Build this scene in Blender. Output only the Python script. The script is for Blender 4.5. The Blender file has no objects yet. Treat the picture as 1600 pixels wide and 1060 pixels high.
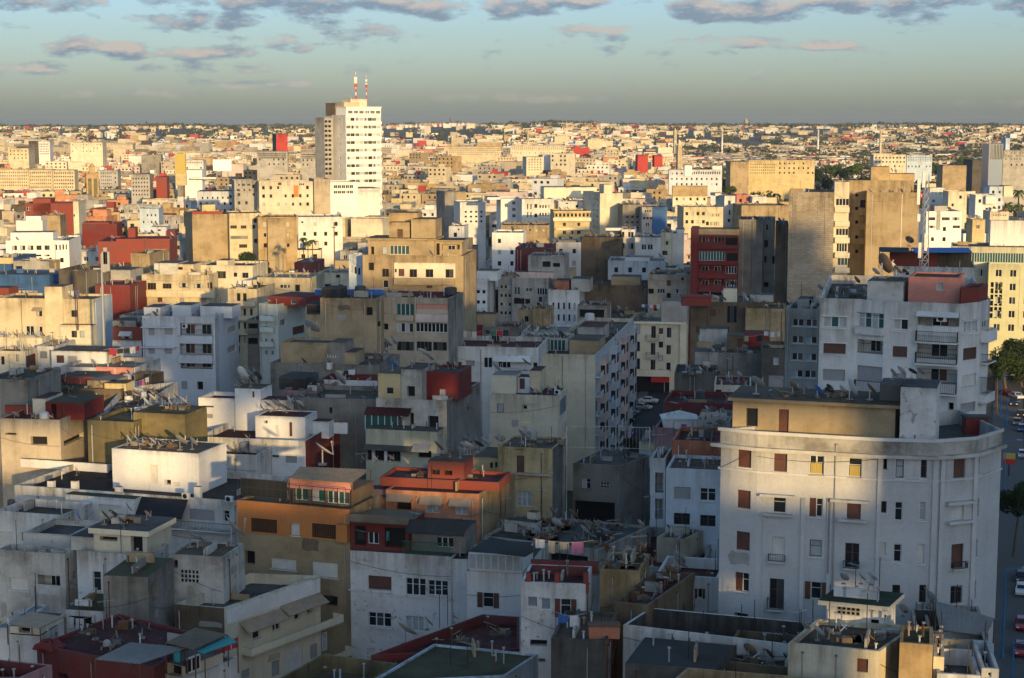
import bpy, math, random
import numpy as np
from mathutils import Vector, Matrix
from mathutils.geometry import intersect_line_line_2d
rnd = random.Random(7)
scene = bpy.context.scene
col = scene.collection
# ---------------------------------------------------------------- camera model (photo pixels 1600 x 1060)
CAMZ = 60.0; FPX = 2590.0; PITCH = math.atan((530-196)/FPX)
CP, SP = math.cos(PITCH), math.sin(PITCH)
EYE = Vector((0, 0, CAMZ))
def ray(px, py):
    cx, cy = (px-800)/FPX, (530-py)/FPX
    return Vector((cx, CP+cy*SP, -SP+cy*CP))
def at_y(px, py, Y):
    d = ray(px, py); return EYE+d*(Y/d.y)
def at_z(px, py, z):
    d = ray(px, py); return EYE+d*((z-CAMZ)/d.z)
def at_plane(px, py, P, n):
    d = ray(px, py); t = (P-EYE).dot(n)/d.dot(n); return EYE+d*t
def project(p):
    d = Vector(p)-EYE
    w = d.y*CP-d.z*SP; u = d.y*SP+d.z*CP
    return 800+FPX*d.x/w, 530-FPX*u/w, w
ZT = {0: (0, 0, 1), 1: (0, 680, 2.79), 2: (350, 680, 2.79), 3: (700, 680, 2.79), 4: (1050, 580, 2.207), 5: (1250, 580, 2.209),
      6: (0, 400, 3.1175), 7: (350, 400, 3.1175), 8: (700, 400, 3.1175), 9: (1050, 230, 2.65), 10: (1250, 230, 2.354),
      11: (0, 180, 4), 12: (350, 90, 3.0275), 13: (700, 180, 4), 14: (1000, 170, 5.3), 15: (1300, 170, 5.3),
      16: (960, 880, 4.706), 17: (1380, 900, 6.627), 18: (0, 900, 6.154), 19: (220, 900, 4.706), 20: (930, 560, 6.625)}
def zp(R, x, y):
    ox, oy, s = ZT[R]; return ox+x/s, oy+y/s
# ---------------------------------------------------------------- materials
MATS = {}
def newmat(name):
    m = bpy.data.materials.new(name); m.use_nodes = True
    nt = m.node_tree; nt.nodes.clear()
    out = nt.nodes.new('ShaderNodeOutputMaterial'); b = nt.nodes.new('ShaderNodeBsdfPrincipled')
    nt.links.new(b.outputs[0], out.inputs[0]); MATS[name] = m
    return m, nt, b
def N(nt, t, **kw):
    n = nt.nodes.new('ShaderNode'+t)
    for k, v in kw.items():
        if k.startswith('i_'): n.inputs[k[2:].replace('_', ' ')].default_value = v
        else: setattr(n, k, v)
    return n
def mathn(nt, op, a, b=None, c=None, clamp=False):
    n = nt.nodes.new('ShaderNodeMath'); n.operation = op; n.use_clamp = clamp
    for i, v in enumerate((a, b, c)):
        if v is None: continue
        if isinstance(v, (int, float)): n.inputs[i].default_value = v
        else: nt.links.new(v, n.inputs[i])
    return n.outputs[0]
def mixc(nt, f, a, b, blend='MIX'):
    n = nt.nodes.new('ShaderNodeMix'); n.data_type = 'RGBA'; n.blend_type = blend; n.clamp_factor = True
    for s, v in ((n.inputs['Factor'], f), (n.inputs['A'], a), (n.inputs['B'], b)):
        if isinstance(v, (int, float)): s.default_value = v
        elif isinstance(v, tuple): s.default_value = (*v[:3], 1)
        else: nt.links.new(v, s)
    return n.outputs['Result']
def noise(nt, vec, scale, detail=3, rough=.55):
    n = N(nt, 'TexNoise'); n.inputs['Scale'].default_value = scale; n.inputs['Detail'].default_value = detail; n.inputs['Roughness'].default_value = rough
    nt.links.new(vec, n.inputs['Vector']); return n.outputs[0]
def remap(nt, v, a, b, lo=0., hi=1.):
    n = N(nt, 'MapRange'); n.clamp = True
    n.inputs[1].default_value = a; n.inputs[2].default_value = b; n.inputs[3].default_value = lo; n.inputs[4].default_value = hi
    nt.links.new(v, n.inputs[0]); return n.outputs[0]
def scaled(nt, vec, s, off=None):
    n = N(nt, 'Mapping'); n.inputs['Scale'].default_value = s
    nt.links.new(vec, n.inputs[0])
    if off is not None: nt.links.new(off, n.inputs['Location'])
    return n.outputs[0]
def wallmat(name, c, dirt=.35, streak=.5, dc=None, brick=0, rough=.88, var=.12, top=.6, spots=0):
    m, nt, b = newmat(name)
    dc = dc or tuple(x*f for x, f in zip(c, (.42, .385, .34)))
    pos = N(nt, 'NewGeometry').outputs['Position']
    oi = N(nt, 'ObjectInfo').outputs['Random']
    off = N(nt, 'CombineXYZ'); 
    for i in range(3): nt.links.new(mathn(nt, 'MULTIPLY', oi, 37.+i*11), off.inputs[i])
    n1 = noise(nt, scaled(nt, pos, (.22, .22, .3), off.outputs[0]), 1., 6, .65)
    n2 = noise(nt, scaled(nt, pos, (.8, .8, .06), off.outputs[0]), 1., 6, .72)
    n3 = noise(nt, pos, 4.5, 4, .7)
    gz = N(nt, 'SeparateXYZ'); nt.links.new(N(nt, 'TexCoord').outputs['Generated'], gz.inputs[0])
    tm = remap(nt, gz.outputs[2], .86, 1.)
    n5 = noise(nt, scaled(nt, pos, (.09, .09, .16), off.outputs[0]), 1., 3, .5)
    f1 = mathn(nt, 'MULTIPLY', mathn(nt, 'MULTIPLY', remap(nt, n2, .5, .74), remap(nt, n5, .42, .62, .12, 1.)), streak)
    f2 = mathn(nt, 'MULTIPLY', remap(nt, n1, .44, .62), dirt)
    f3 = mathn(nt, 'MULTIPLY', mathn(nt, 'MULTIPLY', tm, remap(nt, n2, .35, .62)), top)
    f = mathn(nt, 'ADD', mathn(nt, 'ADD', f1, f2), f3, clamp=True)
    cc = mixc(nt, f, c, dc)
    if spots:
        n4 = noise(nt, pos, 1.6, 5, .7)
        cc = mixc(nt, mathn(nt, 'MULTIPLY', remap(nt, n4, .6, .64), spots), cc, (.3, .27, .22))
    if brick:
        sx = N(nt, 'SeparateXYZ'); nt.links.new(pos, sx.inputs[0])
        cb = N(nt, 'CombineXYZ'); nt.links.new(mathn(nt, 'ADD', sx.outputs[0], mathn(nt, 'MULTIPLY', sx.outputs[1], .55)), cb.inputs[0]); nt.links.new(sx.outputs[2], cb.inputs[1])
        br = N(nt, 'TexBrick'); br.inputs['Scale'].default_value = 1.; br.inputs['Brick Width'].default_value = .9; br.inputs['Row Height'].default_value = .45
        br.inputs['Mortar Size'].default_value = .05; br.inputs['Color1'].default_value = (1, 1, 1, 1); br.inputs['Color2'].default_value = (.72, .7, .66, 1); br.inputs['Mortar'].default_value = (.6, .58, .55, 1)
        nt.links.new(cb.outputs[0], br.inputs['Vector'])
        cc = mixc(nt, brick, cc, br.outputs[0], 'MULTIPLY')
    v = mathn(nt, 'ADD', mathn(nt, 'MULTIPLY', n3, .35), mathn(nt, 'ADD', mathn(nt, 'MULTIPLY', oi, var), .82-var*.5))
    cv = N(nt, 'CombineColor'); [nt.links.new(v, cv.inputs[i]) for i in range(3)]
    cc = mixc(nt, 1., cc, cv.outputs[0], 'MULTIPLY')
    nt.links.new(cc, b.inputs['Base Color']); b.inputs['Roughness'].default_value = rough
    b.inputs['Specular IOR Level'].default_value = .2
    bp = N(nt, 'Bump'); bp.inputs['Strength'].default_value = .25; bp.inputs['Distance'].default_value = .04
    nt.links.new(n3, bp.inputs['Height']); nt.links.new(bp.outputs[0], b.inputs['Normal'])
    return m
def plain(name, c, rough=.6, metal=0, spec=.4, var=0):
    m, nt, b = newmat(name)
    b.inputs['Base Color'].default_value = (*c, 1); b.inputs['Roughness'].default_value = rough; b.inputs['Metallic'].default_value = metal
    b.inputs['Specular IOR Level'].default_value = spec
    if var:
        pos = N(nt, 'NewGeometry').outputs['Position']; n = noise(nt, pos, 1.3, 5, .7)
        cc = mixc(nt, mathn(nt, 'MULTIPLY', remap(nt, n, .35, .7), var), c, tuple(x*.35 for x in c)); nt.links.new(cc, b.inputs['Base Color'])
    return m
wallmat('white', (.68, .67, .645), .28, .5, top=.8); wallmat('cleanwhite', (.72, .71, .69), .14, .32, top=.6); wallmat('blockwhite', (.55, .545, .535), .16, .36, top=.6); wallmat('brightwhite', (.80, .78, .74), .08, .2, top=.3); wallmat('farwhite', (.70, .68, .64), .2, .35)
wallmat('bluewhite', (.57, .60, .64), .2, .4); wallmat('dirtywhite', (.54, .52, .475), .6, .7, spots=.5)
wallmat('peeled', (.66, .65, .635), .35, .5, spots=.9)
wallmat('cream', (.62, .53, .36), .35, .5); wallmat('palecream', (.68, .61, .46), .25, .4); wallmat('yellow', (.57, .46, .25), .35, .5)
wallmat('greencream', (.52, .50, .36), .2, .4); wallmat('ochre', (.45, .33, .18), .5, .6); wallmat('tan', (.38, .295, .18), .45, .6)
wallmat('grey', (.27, .25, .22), .5, .6); wallmat('lightgrey', (.39, .375, .345), .4, .6); wallmat('darkgrey', (.12, .11, .098), .5, .5)
wallmat('raw', (.42, .36, .28), .35, .45, brick=.8, var=.05); wallmat('brown', (.17, .13, .088), .5, .6); wallmat('olive', (.21, .17, .082), .55, .6, dc=(.09, .075, .04))
wallmat('red', (.25, .055, .04), .55, .5, dc=(.17, .065, .05), var=.2); wallmat('darkred', (.17, .026, .024), .6, .5, dc=(.13, .055, .05), var=.2); wallmat('pink', (.55, .24, .19), .35, .4)
wallmat('salmon', (.55, .26, .15), .4, .5); wallmat('paleyellow', (.53, .52, .33), .15, .25); wallmat('orange', (.50, .20, .065), .3, .5, dc=(.36, .13, .045)); wallmat('terracotta', (.42, .17, .10), .4, .5)
wallmat('beige', (.47, .40, .305), .35, .5); wallmat('palepink', (.62, .50, .46), .3, .4); wallmat('mauve', (.36, .22, .23), .4, .5); wallmat('paleblue', (.50, .60, .70), .25, .4)
wallmat('palegreen', (.57, .63, .60), .2, .4); wallmat('blue', (.05, .12, .28), .3, .3); wallmat('black', (.028, .027, .026), .5, .5, dc=(.12, .11, .1))
for nm, c in (('r_grey', (.085, .078, .07)), ('r_light', (.22, .205, .18)), ('r_dark', (.04, .036, .033)), ('r_red', (.085, .025, .023)), ('r_moss', (.075, .068, .032)), ('r_white', (.36, .35, .33)), ('r_brown', (.105, .078, .052)), ('r_teal', (.085, .10, .098)), ('r_green', (.03, .05, .036))):
    wallmat(nm, c, .85, .0, top=0, dc=tuple(x*.38 for x in c), spots=.25 if nm in ('r_grey', 'r_red', 'r_brown', 'r_dark') else 0)
wallmat('corr', (.24, .24, .235), .4, .3, top=0); wallmat('corrbrown', (.17, .135, .095), .5, .3, top=0); wallmat('corrdark', (.045, .046, .044), .4, .3, top=0)
plain('glass', (.018, .022, .026), .12, 0, .5); plain('glasslight', (.06, .07, .08), .08, 0, .8); plain('dark', (.012, .011, .011), .9); plain('greenglass', (.03, .095, .085), .15, 0, .5)
plain('curtain', (.42, .45, .46), .8, var=.5); plain('frame', (.62, .62, .60), .5); plain('framebrown', (.10, .05, .03), .6)
plain('shutter', (.115, .045, .028), .6, var=.5); plain('shutterwhite', (.62, .60, .55), .6, var=.3); plain('shuttergrey', (.32, .31, .31), .6, var=.3)
plain('shutterblue', (.18, .22, .26), .6, var=.3)
plain('yellowcloth', (.46, .35, .10), .9); plain('iron', (.035, .033, .033), .5, .3); plain('rust', (.16, .075, .035), .8, var=.6)
plain('steel', (.45, .45, .45), .4, .6); plain('dishwhite', (.62, .61, .58), .55, var=.25); plain('dishgrey', (.36, .35, .34), .6, var=.4); plain('dishrust', (.30, .19, .12), .7, var=.6)
plain('dishdark', (.06, .06, .062), .6); plain('dishblue', (.05, .16, .42), .5)
plain('wood', (.30, .21, .12), .8, var=.5); plain('redpaint', (.45, .03, .02), .5); plain('bluepaint', (.03, .17, .36), .5); plain('asphalt', (.022, .022, .024), .9, var=.5)
plain('pave', (.10, .096, .09), .9, var=.4); plain('tarpgreen', (.02, .13, .09), .7); plain('tarpteal', (.04, .25, .26), .7); plain('tarpblue', (.03, .14, .42), .6, var=.4)
plain('awning', (.36, .27, .19), .85, var=.4); plain('tyre', (.02, .02, .02), .8); plain('linewhite', (.65, .65, .62), .7, var=.4)
# ---------------------------------------------------------------- mesh helpers
class MB:
    def __init__(s): s.v = []; s.f = []; s.m = []; s.mats = []
    def mi(s, m):
        if m not in s.mats: s.mats.append(m)
        return s.mats.index(m)
    def quad(s, a, b, c, d, m):
        n = len(s.v); s.v += [tuple(a), tuple(b), tuple(c), tuple(d)]; s.f.append((n, n+1, n+2, n+3)); s.m.append(s.mi(m))
    def poly(s, pts, m):
        n = len(s.v); s.v += [tuple(p) for p in pts]; s.f.append(tuple(range(n, n+len(pts)))); s.m.append(s.mi(m))
    def box(s, x0, y0, z0, x1, y1, z1, m):
        s.prism([(x0, y0), (x1, y0), (x1, y1), (x0, y1)], z0, z1, m)
    def prism(s, pts, z0, z1, m, mt=None):
        n = len(s.v); k = len(pts)
        s.v += [(p[0], p[1], z0) for p in pts]+[(p[0], p[1], z1) for p in pts]
        i = s.mi(m)
        for a in range(k):
            b = (a+1) % k; s.f.append((n+a, n+b, n+k+b, n+k+a)); s.m.append(i)
        s.f.append(tuple(n+k+a for a in range(k))); s.m.append(s.mi(mt or m)); s.f.append(tuple(n+a for a in reversed(range(k)))); s.m.append(i)
    def bar(s, a, b, r, m, sides=4, r2=None):
        a, b = Vector(a), Vector(b); d = (b-a)
        if d.length < 1e-6: return
        d.normalize(); u = d.orthogonal().normalized(); w = d.cross(u); r2 = r if r2 is None else r2
        n = len(s.v)
        for p, rr in ((a, r), (b, r2)):
            for k in range(sides):
                t = 2*math.pi*(k+.5)/sides; s.v.append(tuple(p+u*math.cos(t)*rr+w*math.sin(t)*rr))
        i = s.mi(m)
        for k in range(sides):
            j = (k+1) % sides; s.f.append((n+k, n+j, n+sides+j, n+sides+k)); s.m.append(i)
        s.f.append(tuple(n+sides+k for k in range(sides))); s.m.append(i); s.f.append(tuple(n+k for k in reversed(range(sides)))); s.m.append(i)
    def lathe(s, prof, m, seg=12, o=(0, 0, 0)):
        n = len(s.v); i = s.mi(m)
        for r, z in prof:
            for k in range(seg):
                t = 2*math.pi*k/seg; s.v.append((o[0]+r*math.cos(t), o[1]+r*math.sin(t), o[2]+z))
        for a in range(len(prof)-1):
            for k in range(seg):
                j = (k+1) % seg; s.f.append((n+a*seg+k, n+a*seg+j, n+(a+1)*seg+j, n+(a+1)*seg+k)); s.m.append(i)
        s.f.append(tuple(n+k for k in reversed(range(seg)))); s.m.append(i)
        e = n+(len(prof)-1)*seg; s.f.append(tuple(e+k for k in range(seg))); s.m.append(i)
    def mesh(s, name, smooth=False):
        me = bpy.data.meshes.new(name); me.from_pydata(s.v, [], s.f)
        for m in s.mats: me.materials.append(MATS[m])
        me.polygons.foreach_set('material_index', s.m)
        if smooth: me.polygons.foreach_set('use_smooth', [True]*len(s.f))
        me.update(); return me
    def build(s, name, parent=None, loc=None, rz=0, smooth=False):
        if not s.f: return None
        return link(name, s.mesh(name, smooth), parent, loc, rz)
def link(name, me, parent=None, loc=None, rz=0):
    o = bpy.data.objects.new(name, me); col.objects.link(o)
    if parent is not None: o.parent = parent
    if loc is not None: o.location = loc
    if rz: o.rotation_euler = (0, 0, rz)
    return o
def tag(o, label=None, cat=None, group=None, kind=None):
    if label: o['label'] = label
    if cat: o['category'] = cat
    if group: o['group'] = group
    if kind: o['kind'] = kind
    return o
def thing(name, label, cat, loc, rz=0, group=None):
    return tag(link(name, None, None, loc, rz), label, cat, group)
# ---------------------------------------------------------------- windows
WC = {}
NEAR_Y = 215
def winparts(t, w, h, near):
    """[(part name, mesh, label)] in a frame with x along the wall, y into it (0 at the face), z up"""
    var = rnd.randrange(4) if t in 'dksgh' else 0
    key = (t, round(w/.08), round(h/.08), near, var)
    if key in WC: return WC[key]
    w = max(.25, round(w/.08)*.08); h = max(.25, round(h/.08)*.08)
    fr, pn, sh, sl = MB(), MB(), [], MB()
    r = .22; out = []
    fm = {'d': 'frame', 'g': 'frame', 'k': 'framebrown', 's': 'frame', 'h': 'frame', 'y': 'frame', 'c': 'frame'}.get(t, 'frame')
    def sash(x0, x1, z0, z1, m, pm):
        b = .055
        fr.box(x0, r-.07, z0, x0+b, r, z1, m); fr.box(x1-b, r-.07, z0, x1, r, z1, m)
        fr.box(x0+b, r-.07, z0, x1-b, r, z0+b, m); fr.box(x0+b, r-.07, z1-b, x1-b, r, z1, m)
        pn.quad((x0+b, r-.03, z0+b), (x1-b, r-.03, z0+b), (x1-b, r-.03, z1-b), (x0+b, r-.03, z1-b), pm)
        if h > 1.1 and near: fr.box(x0+b, r-.06, z0+(z1-z0)*.62, x1-b, r-.01, z0+(z1-z0)*.62+.04, m)
    if t in 'dgksyc':
        n = max(1, round(w/.65)); pm = {'g': 'greenglass', 'c': 'curtain'}.get(t, 'glass')
        for i in range(n): sash(w*i/n, w*(i+1)/n, 0, h, fm, pm if (var < 2 or (i+var) % 2) else ('curtain' if var == 2 else 'glasslight'))
        if t == 's':
            for x in (-w/2-.02, w+.02):
                b = MB(); b.box(x, -.07, 0, x+w/2, -.02, h, 'shutter'); sh.append(b)
        if t == 'y':
            b = MB(); n = 6
            for i in range(n): b.box(w*.1+w*.8*i/n, r-.16-.03*(i % 2), h*.05, w*.1+w*.8*(i+1)/n-.01, r-.1, h*.6, 'yellowcloth')
            sh.append(b)
    elif t == 'h':
        sash(w/2, w, 0, h, fm, 'glass'); b = MB(); b.box(0, r-.1, 0, w/2, r, h, 'shutter'); sh.append(b)
    elif t in 'bwtu':
        m = {'b': 'shutter', 'w': 'shutterwhite', 't': 'shuttergrey', 'u': 'shutterblue'}[t]
        n = max(3, int(h/.16)) if near else 1
        for i in range(n):
            z0, z1 = h*i/n, h*(i+1)/n
            pn.quad((.03, r-.06, z0), (w-.03, r-.06, z0), (w-.03, r-.03, z1), (.03, r-.03, z1), m)
            if n > 1: pn.quad((.03, r-.03, z0), (w-.03, r-.03, z0), (w-.03, r-.06, z0+.001), (.03, r-.06, z0+.001), m)
        fr.box(0, r-.12, 0, .03, r, h, m); fr.box(w-.03, r-.12, 0, w, r, h, m)
    elif t in 'pq':
        m = 'shutter' if t == 'p' else 'shuttergrey'
        pn.box(.04, r-.06, 0, w-.04, r-.01, h, m); fr.box(0, r-.1, 0, .04, r, h, m); fr.box(w-.04, r-.1, 0, w, r, h, m)
    elif t in 'vx':
        vm = 'dirtywhite' if t == 'v' else 'rust'
        gs = .35 if t == 'v' else .2; nx, nz = max(2, round(w/gs)), max(2, round(h/gs)); tb = .05 if t == 'v' else .022
        for i in range(nx+1): fr.box(w*i/nx-tb, .02, 0, w*i/nx+tb, .14, h, vm)
        for i in range(nz+1): fr.box(0, .03, h*i/nz-tb, w, .13, h*i/nz+tb, vm)
        pn.quad((0, r, 0), (w, r, 0), (w, r, h), (0, r, h), 'dark')
    elif t == 'o':
        pn.quad((0, .6, 0), (w, .6, 0), (w, .6, h), (0, .6, h), 'dark')
    if t in 'dkhbwsyu' and near and h < 2.6: sl.box(-.1, -.1, -.1, w+.1, .0, -.005, 'white')
    if near:
        main = fr if fr.f else pn
        out.append(('window' if t not in 'pq' else 'door', main.mesh('window')))
        if pn.f and main is not pn: out.append(('shutter_slats' if t in 'bwtu' else 'leaf' if t in 'pq' else 'pane', pn.mesh('pane')))
        if sl.f: out.append(('sill', sl.mesh('sill')))
        for b in sh: out.append(('shutter' if t != 'y' else 'curtain', b.mesh('shutter')))
    else:
        for b in [pn]+sh:
            for v4, mi in zip(b.f, b.m): fr.poly([b.v[i] for i in v4], b.mats[mi])
        out.append(('window' if t not in 'pq' else 'door', fr.mesh('window')))
    WC[key] = out; return out
# ---------------------------------------------------------------- boxes and buildings
def inset(pts, d):
    n = len(pts); out = []
    for i in range(n):
        a, b, c = Vector(pts[i-1]), Vector(pts[i]), Vector(pts[(i+1) % n])
        d1, d2 = (b-a).normalized(), (c-b).normalized()
        n1, n2 = Vector((-d1.y, d1.x)), Vector((-d2.y, d2.x))
        k = 1+n1.dot(n2)
        out.append(tuple(b+(n1+n2)*(d/max(k, .3))))
    return out
def facade(mb, A, B, z0, z1, holes, m):
    A, B = Vector(A), Vector(B); L = (B-A).length
    if L < .05: return
    d = (B-A)/L; inn = Vector((-d.y, d.x))
    P = lambda u, z, k=0: (A.x+d.x*u+inn.x*k, A.y+d.y*u+inn.y*k, z)
    hs = []
    for (u0, u1, a, b, dep, bm) in holes:
        u0, u1, a, b = max(u0, .06), min(u1, L-.06), max(a, z0+.02), min(b, z1-.06)
        if u1-u0 > .1 and b-a > .1: hs.append((round(u0, 3), round(u1, 3), round(a, 3), round(b, 3), dep, bm))
    us = sorted({0., L, *[h[0] for h in hs], *[h[1] for h in hs]}); zs = sorted({z0, z1, *[h[2] for h in hs], *[h[3] for h in hs]})
    for j in range(len(zs)-1):
        zc = (zs[j]+zs[j+1])/2; st = None
        row = [h for h in hs if h[2] < zc < h[3]]
        for i in range(len(us)-1):
            uc = (us[i]+us[i+1])/2; hole = any(h[0] < uc < h[1] for h in row)
            if not hole and st is None: st = us[i]
            if st is not None and (hole or i == len(us)-2):
                e = us[i] if hole else us[i+1]
                mb.quad(P(st, zs[j]), P(e, zs[j]), P(e, zs[j+1]), P(st, zs[j+1]), m); st = None
    for (u0, u1, a, b, k, bm) in hs:
        mb.quad(P(u0, a), P(u0, b), P(u0, b, k), P(u0, a, k), m); mb.quad(P(u1, b), P(u1, a), P(u1, a, k), P(u1, b, k), m)
        mb.quad(P(u0, b), P(u1, b), P(u1, b, k), P(u0, b, k), m); mb.quad(P(u1, a), P(u0, a), P(u0, a, k), P(u1, a, k), m)
        if bm: mb.quad(P(u0, a, k), P(u1, a, k), P(u1, b, k), P(u0, b, k), bm)
class Box:
    def __init__(s, root, org, pts, z0, z1, wall, roof, par, name=None, near=True, inner=None, R=0, roofz=None):
        s.root, s.org, s.pts, s.z0, s.z1 = root, org, [Vector(p) for p in pts], z0, z1
        s.wall, s.roof, s.par, s.near, s.inner, s.R = wall, roof, par, near, inner, R
        s.h = {}; s.w = []; s.name = name; s.facemat = {}; s.zr = z1-par if par > 0 else z1
    def frame(s, i):
        A, B = s.pts[i], s.pts[(i+1) % len(s.pts)]; d = (B-A).normalized(); return A, d, Vector((d.y, -d.x)), (B-A).length
    def uz(s, i, px, py):
        A, d, n, L = s.frame(i); p = at_plane(px, py, Vector((A.x, A.y, 0)), Vector((n.x, n.y, 0)))
        return (p.xy-A).dot(d), p.z
    def rect(s, i, x0, y0, x1, y1, R=None):
        R = s.R if R is None else R
        (x0, y0), (x1, y1) = zp(R, x0, y0), zp(R, x1, y1); xm, ym = (x0+x1)/2, (y0+y1)/2
        u0, u1 = s.uz(i, x0, ym)[0], s.uz(i, x1, ym)[0]; return u0, u1, s.uz(i, xm, y1)[1], s.uz(i, xm, y0)[1]
    def add(s, i, t, u0, u1, a, b):
        if b-a < .2 or u1-u0 < .2: return
        if t in 'Lr':
            s.h.setdefault(i, []).append((u0, u1, a, b, 1.3, s.wall)); s.w.append((i, t, u0, u1, a, b))
        elif t == 'n':
            s.h.setdefault(i, []).append((u0, u1, a, b, .25, s.wall))
        else:
            s.h.setdefault(i, []).append((u0, u1, a, b, .6 if t == 'o' else .22, None)); s.w.append((i, t, u0, u1, a, b))
    def wins(s, spec, R=None):
        for q in spec.split(';'):
            q = q.split()
            if not q: continue
            i, t = int(q[0]), q[1]; v = [float(x) for x in q[2:]]
            u0, u1, a, b = s.rect(i, *v[:4], R=R)
            if len(v) == 4: s.add(i, t[0], u0, u1, a, b)
            else:
                nc, nr, fw, fh = int(v[4]), int(v[5]), v[6], v[7]; W, H = (u1-u0)/nc, (b-a)/nr
                for r in range(nr):
                    for c in range(nc):
                        tt = t[(r*nc+c) % len(t)] if len(t) > 1 else t
                        if tt == '.': continue
                        s.add(i, tt, u0+W*(c+.5-fw/2), u0+W*(c+.5+fw/2), b-H*(r+.5+fh/2), b-H*(r+.5-fh/2))
        return s
    def finish(s):
        o = s.org; mb = MB(); n = len(s.pts); P = [(p.x-o.x, p.y-o.y) for p in s.pts]
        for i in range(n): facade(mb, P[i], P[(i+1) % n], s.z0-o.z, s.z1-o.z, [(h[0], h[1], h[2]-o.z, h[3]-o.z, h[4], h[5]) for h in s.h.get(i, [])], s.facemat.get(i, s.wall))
        z1 = s.z1-o.z; zr = s.zr-o.z
        if s.par > 0:
            q = inset(P, .22)
            for i in range(n):
                j = (i+1) % n
                mb.quad((*P[i], z1), (*P[j], z1), (*q[j], z1), (*q[i], z1), s.wall)
                mb.quad((*q[j], zr-.05), (*q[i], zr-.05), (*q[i], z1), (*q[j], z1), s.inner or s.wall)
        else: q = P
        rb = MB(); rb.poly([(*p, zr) for p in q], s.roof)
        if s.name is None:
            par = s.root; mb.build('wall', par); rb.build('roof', par)
        else:
            rb_m = mb
            rb_m.poly([(*p, zr) for p in q], s.roof)
            par = mb.build(s.name, s.root)
        s.part = par
        for (i, t, u0, u1, a, b) in s.w:
            A, d, nn, L = s.frame(i); pp = A+d*u0; loc = (pp.x-o.x, pp.y-o.y, a-o.z); rz = math.atan2(d.y, d.x)
            if t in 'Lr':
                w, h = u1-u0, b-a; m = MB()
                dw = min(w*.42, 1.6)
                for k in range(max(1, int(w/2.6))):
                    x = w*(k+.5)/max(1, int(w/2.6))-dw/2
                    m.box(x, 1.2, .05, x+dw, 1.28, min(h*.88, 2.1), 'frame'); m.box(x+.07, 1.19, .12, x+dw/2-.03, 1.25, min(h*.84, 2.0), 'glass'); m.box(x+dw/2+.03, 1.19, .12, x+dw-.07, 1.25, min(h*.84, 2.0), 'shutter' if (k+int(w*7)) % 2 else 'glass')
                m.box(0, 1.27, 0, w, 1.295, .06, 'frame'); m.build('balcony_door', par, loc, rz)
                m = MB()
                if t == 'L': m.box(-.0, -.06, -.05, w, .08, .85, s.wall)
                else: railing(m, w, .95, 0)
                m.build('balustrade', par, loc, rz); continue
            first = None
            for nm, me in winparts(t, u1-u0, b-a, s.near and s.name is None):
                if first is None: first = link(nm, me, par, loc, rz)
                else: link(nm, me, first)
        return s
def railing(m, w, h, y, mat='iron', step=.16):
    m.box(0, y, h-.04, w, y+.04, h, mat); m.box(0, y, .05, w, y+.03, .08, mat)
    n = max(2, int(w/step))
    for k in range(n+1): x = (w-.025)*k/n; m.box(x, y+.005, .08, x+.02, y+.025, h-.04, mat)
BLD = []
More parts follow.
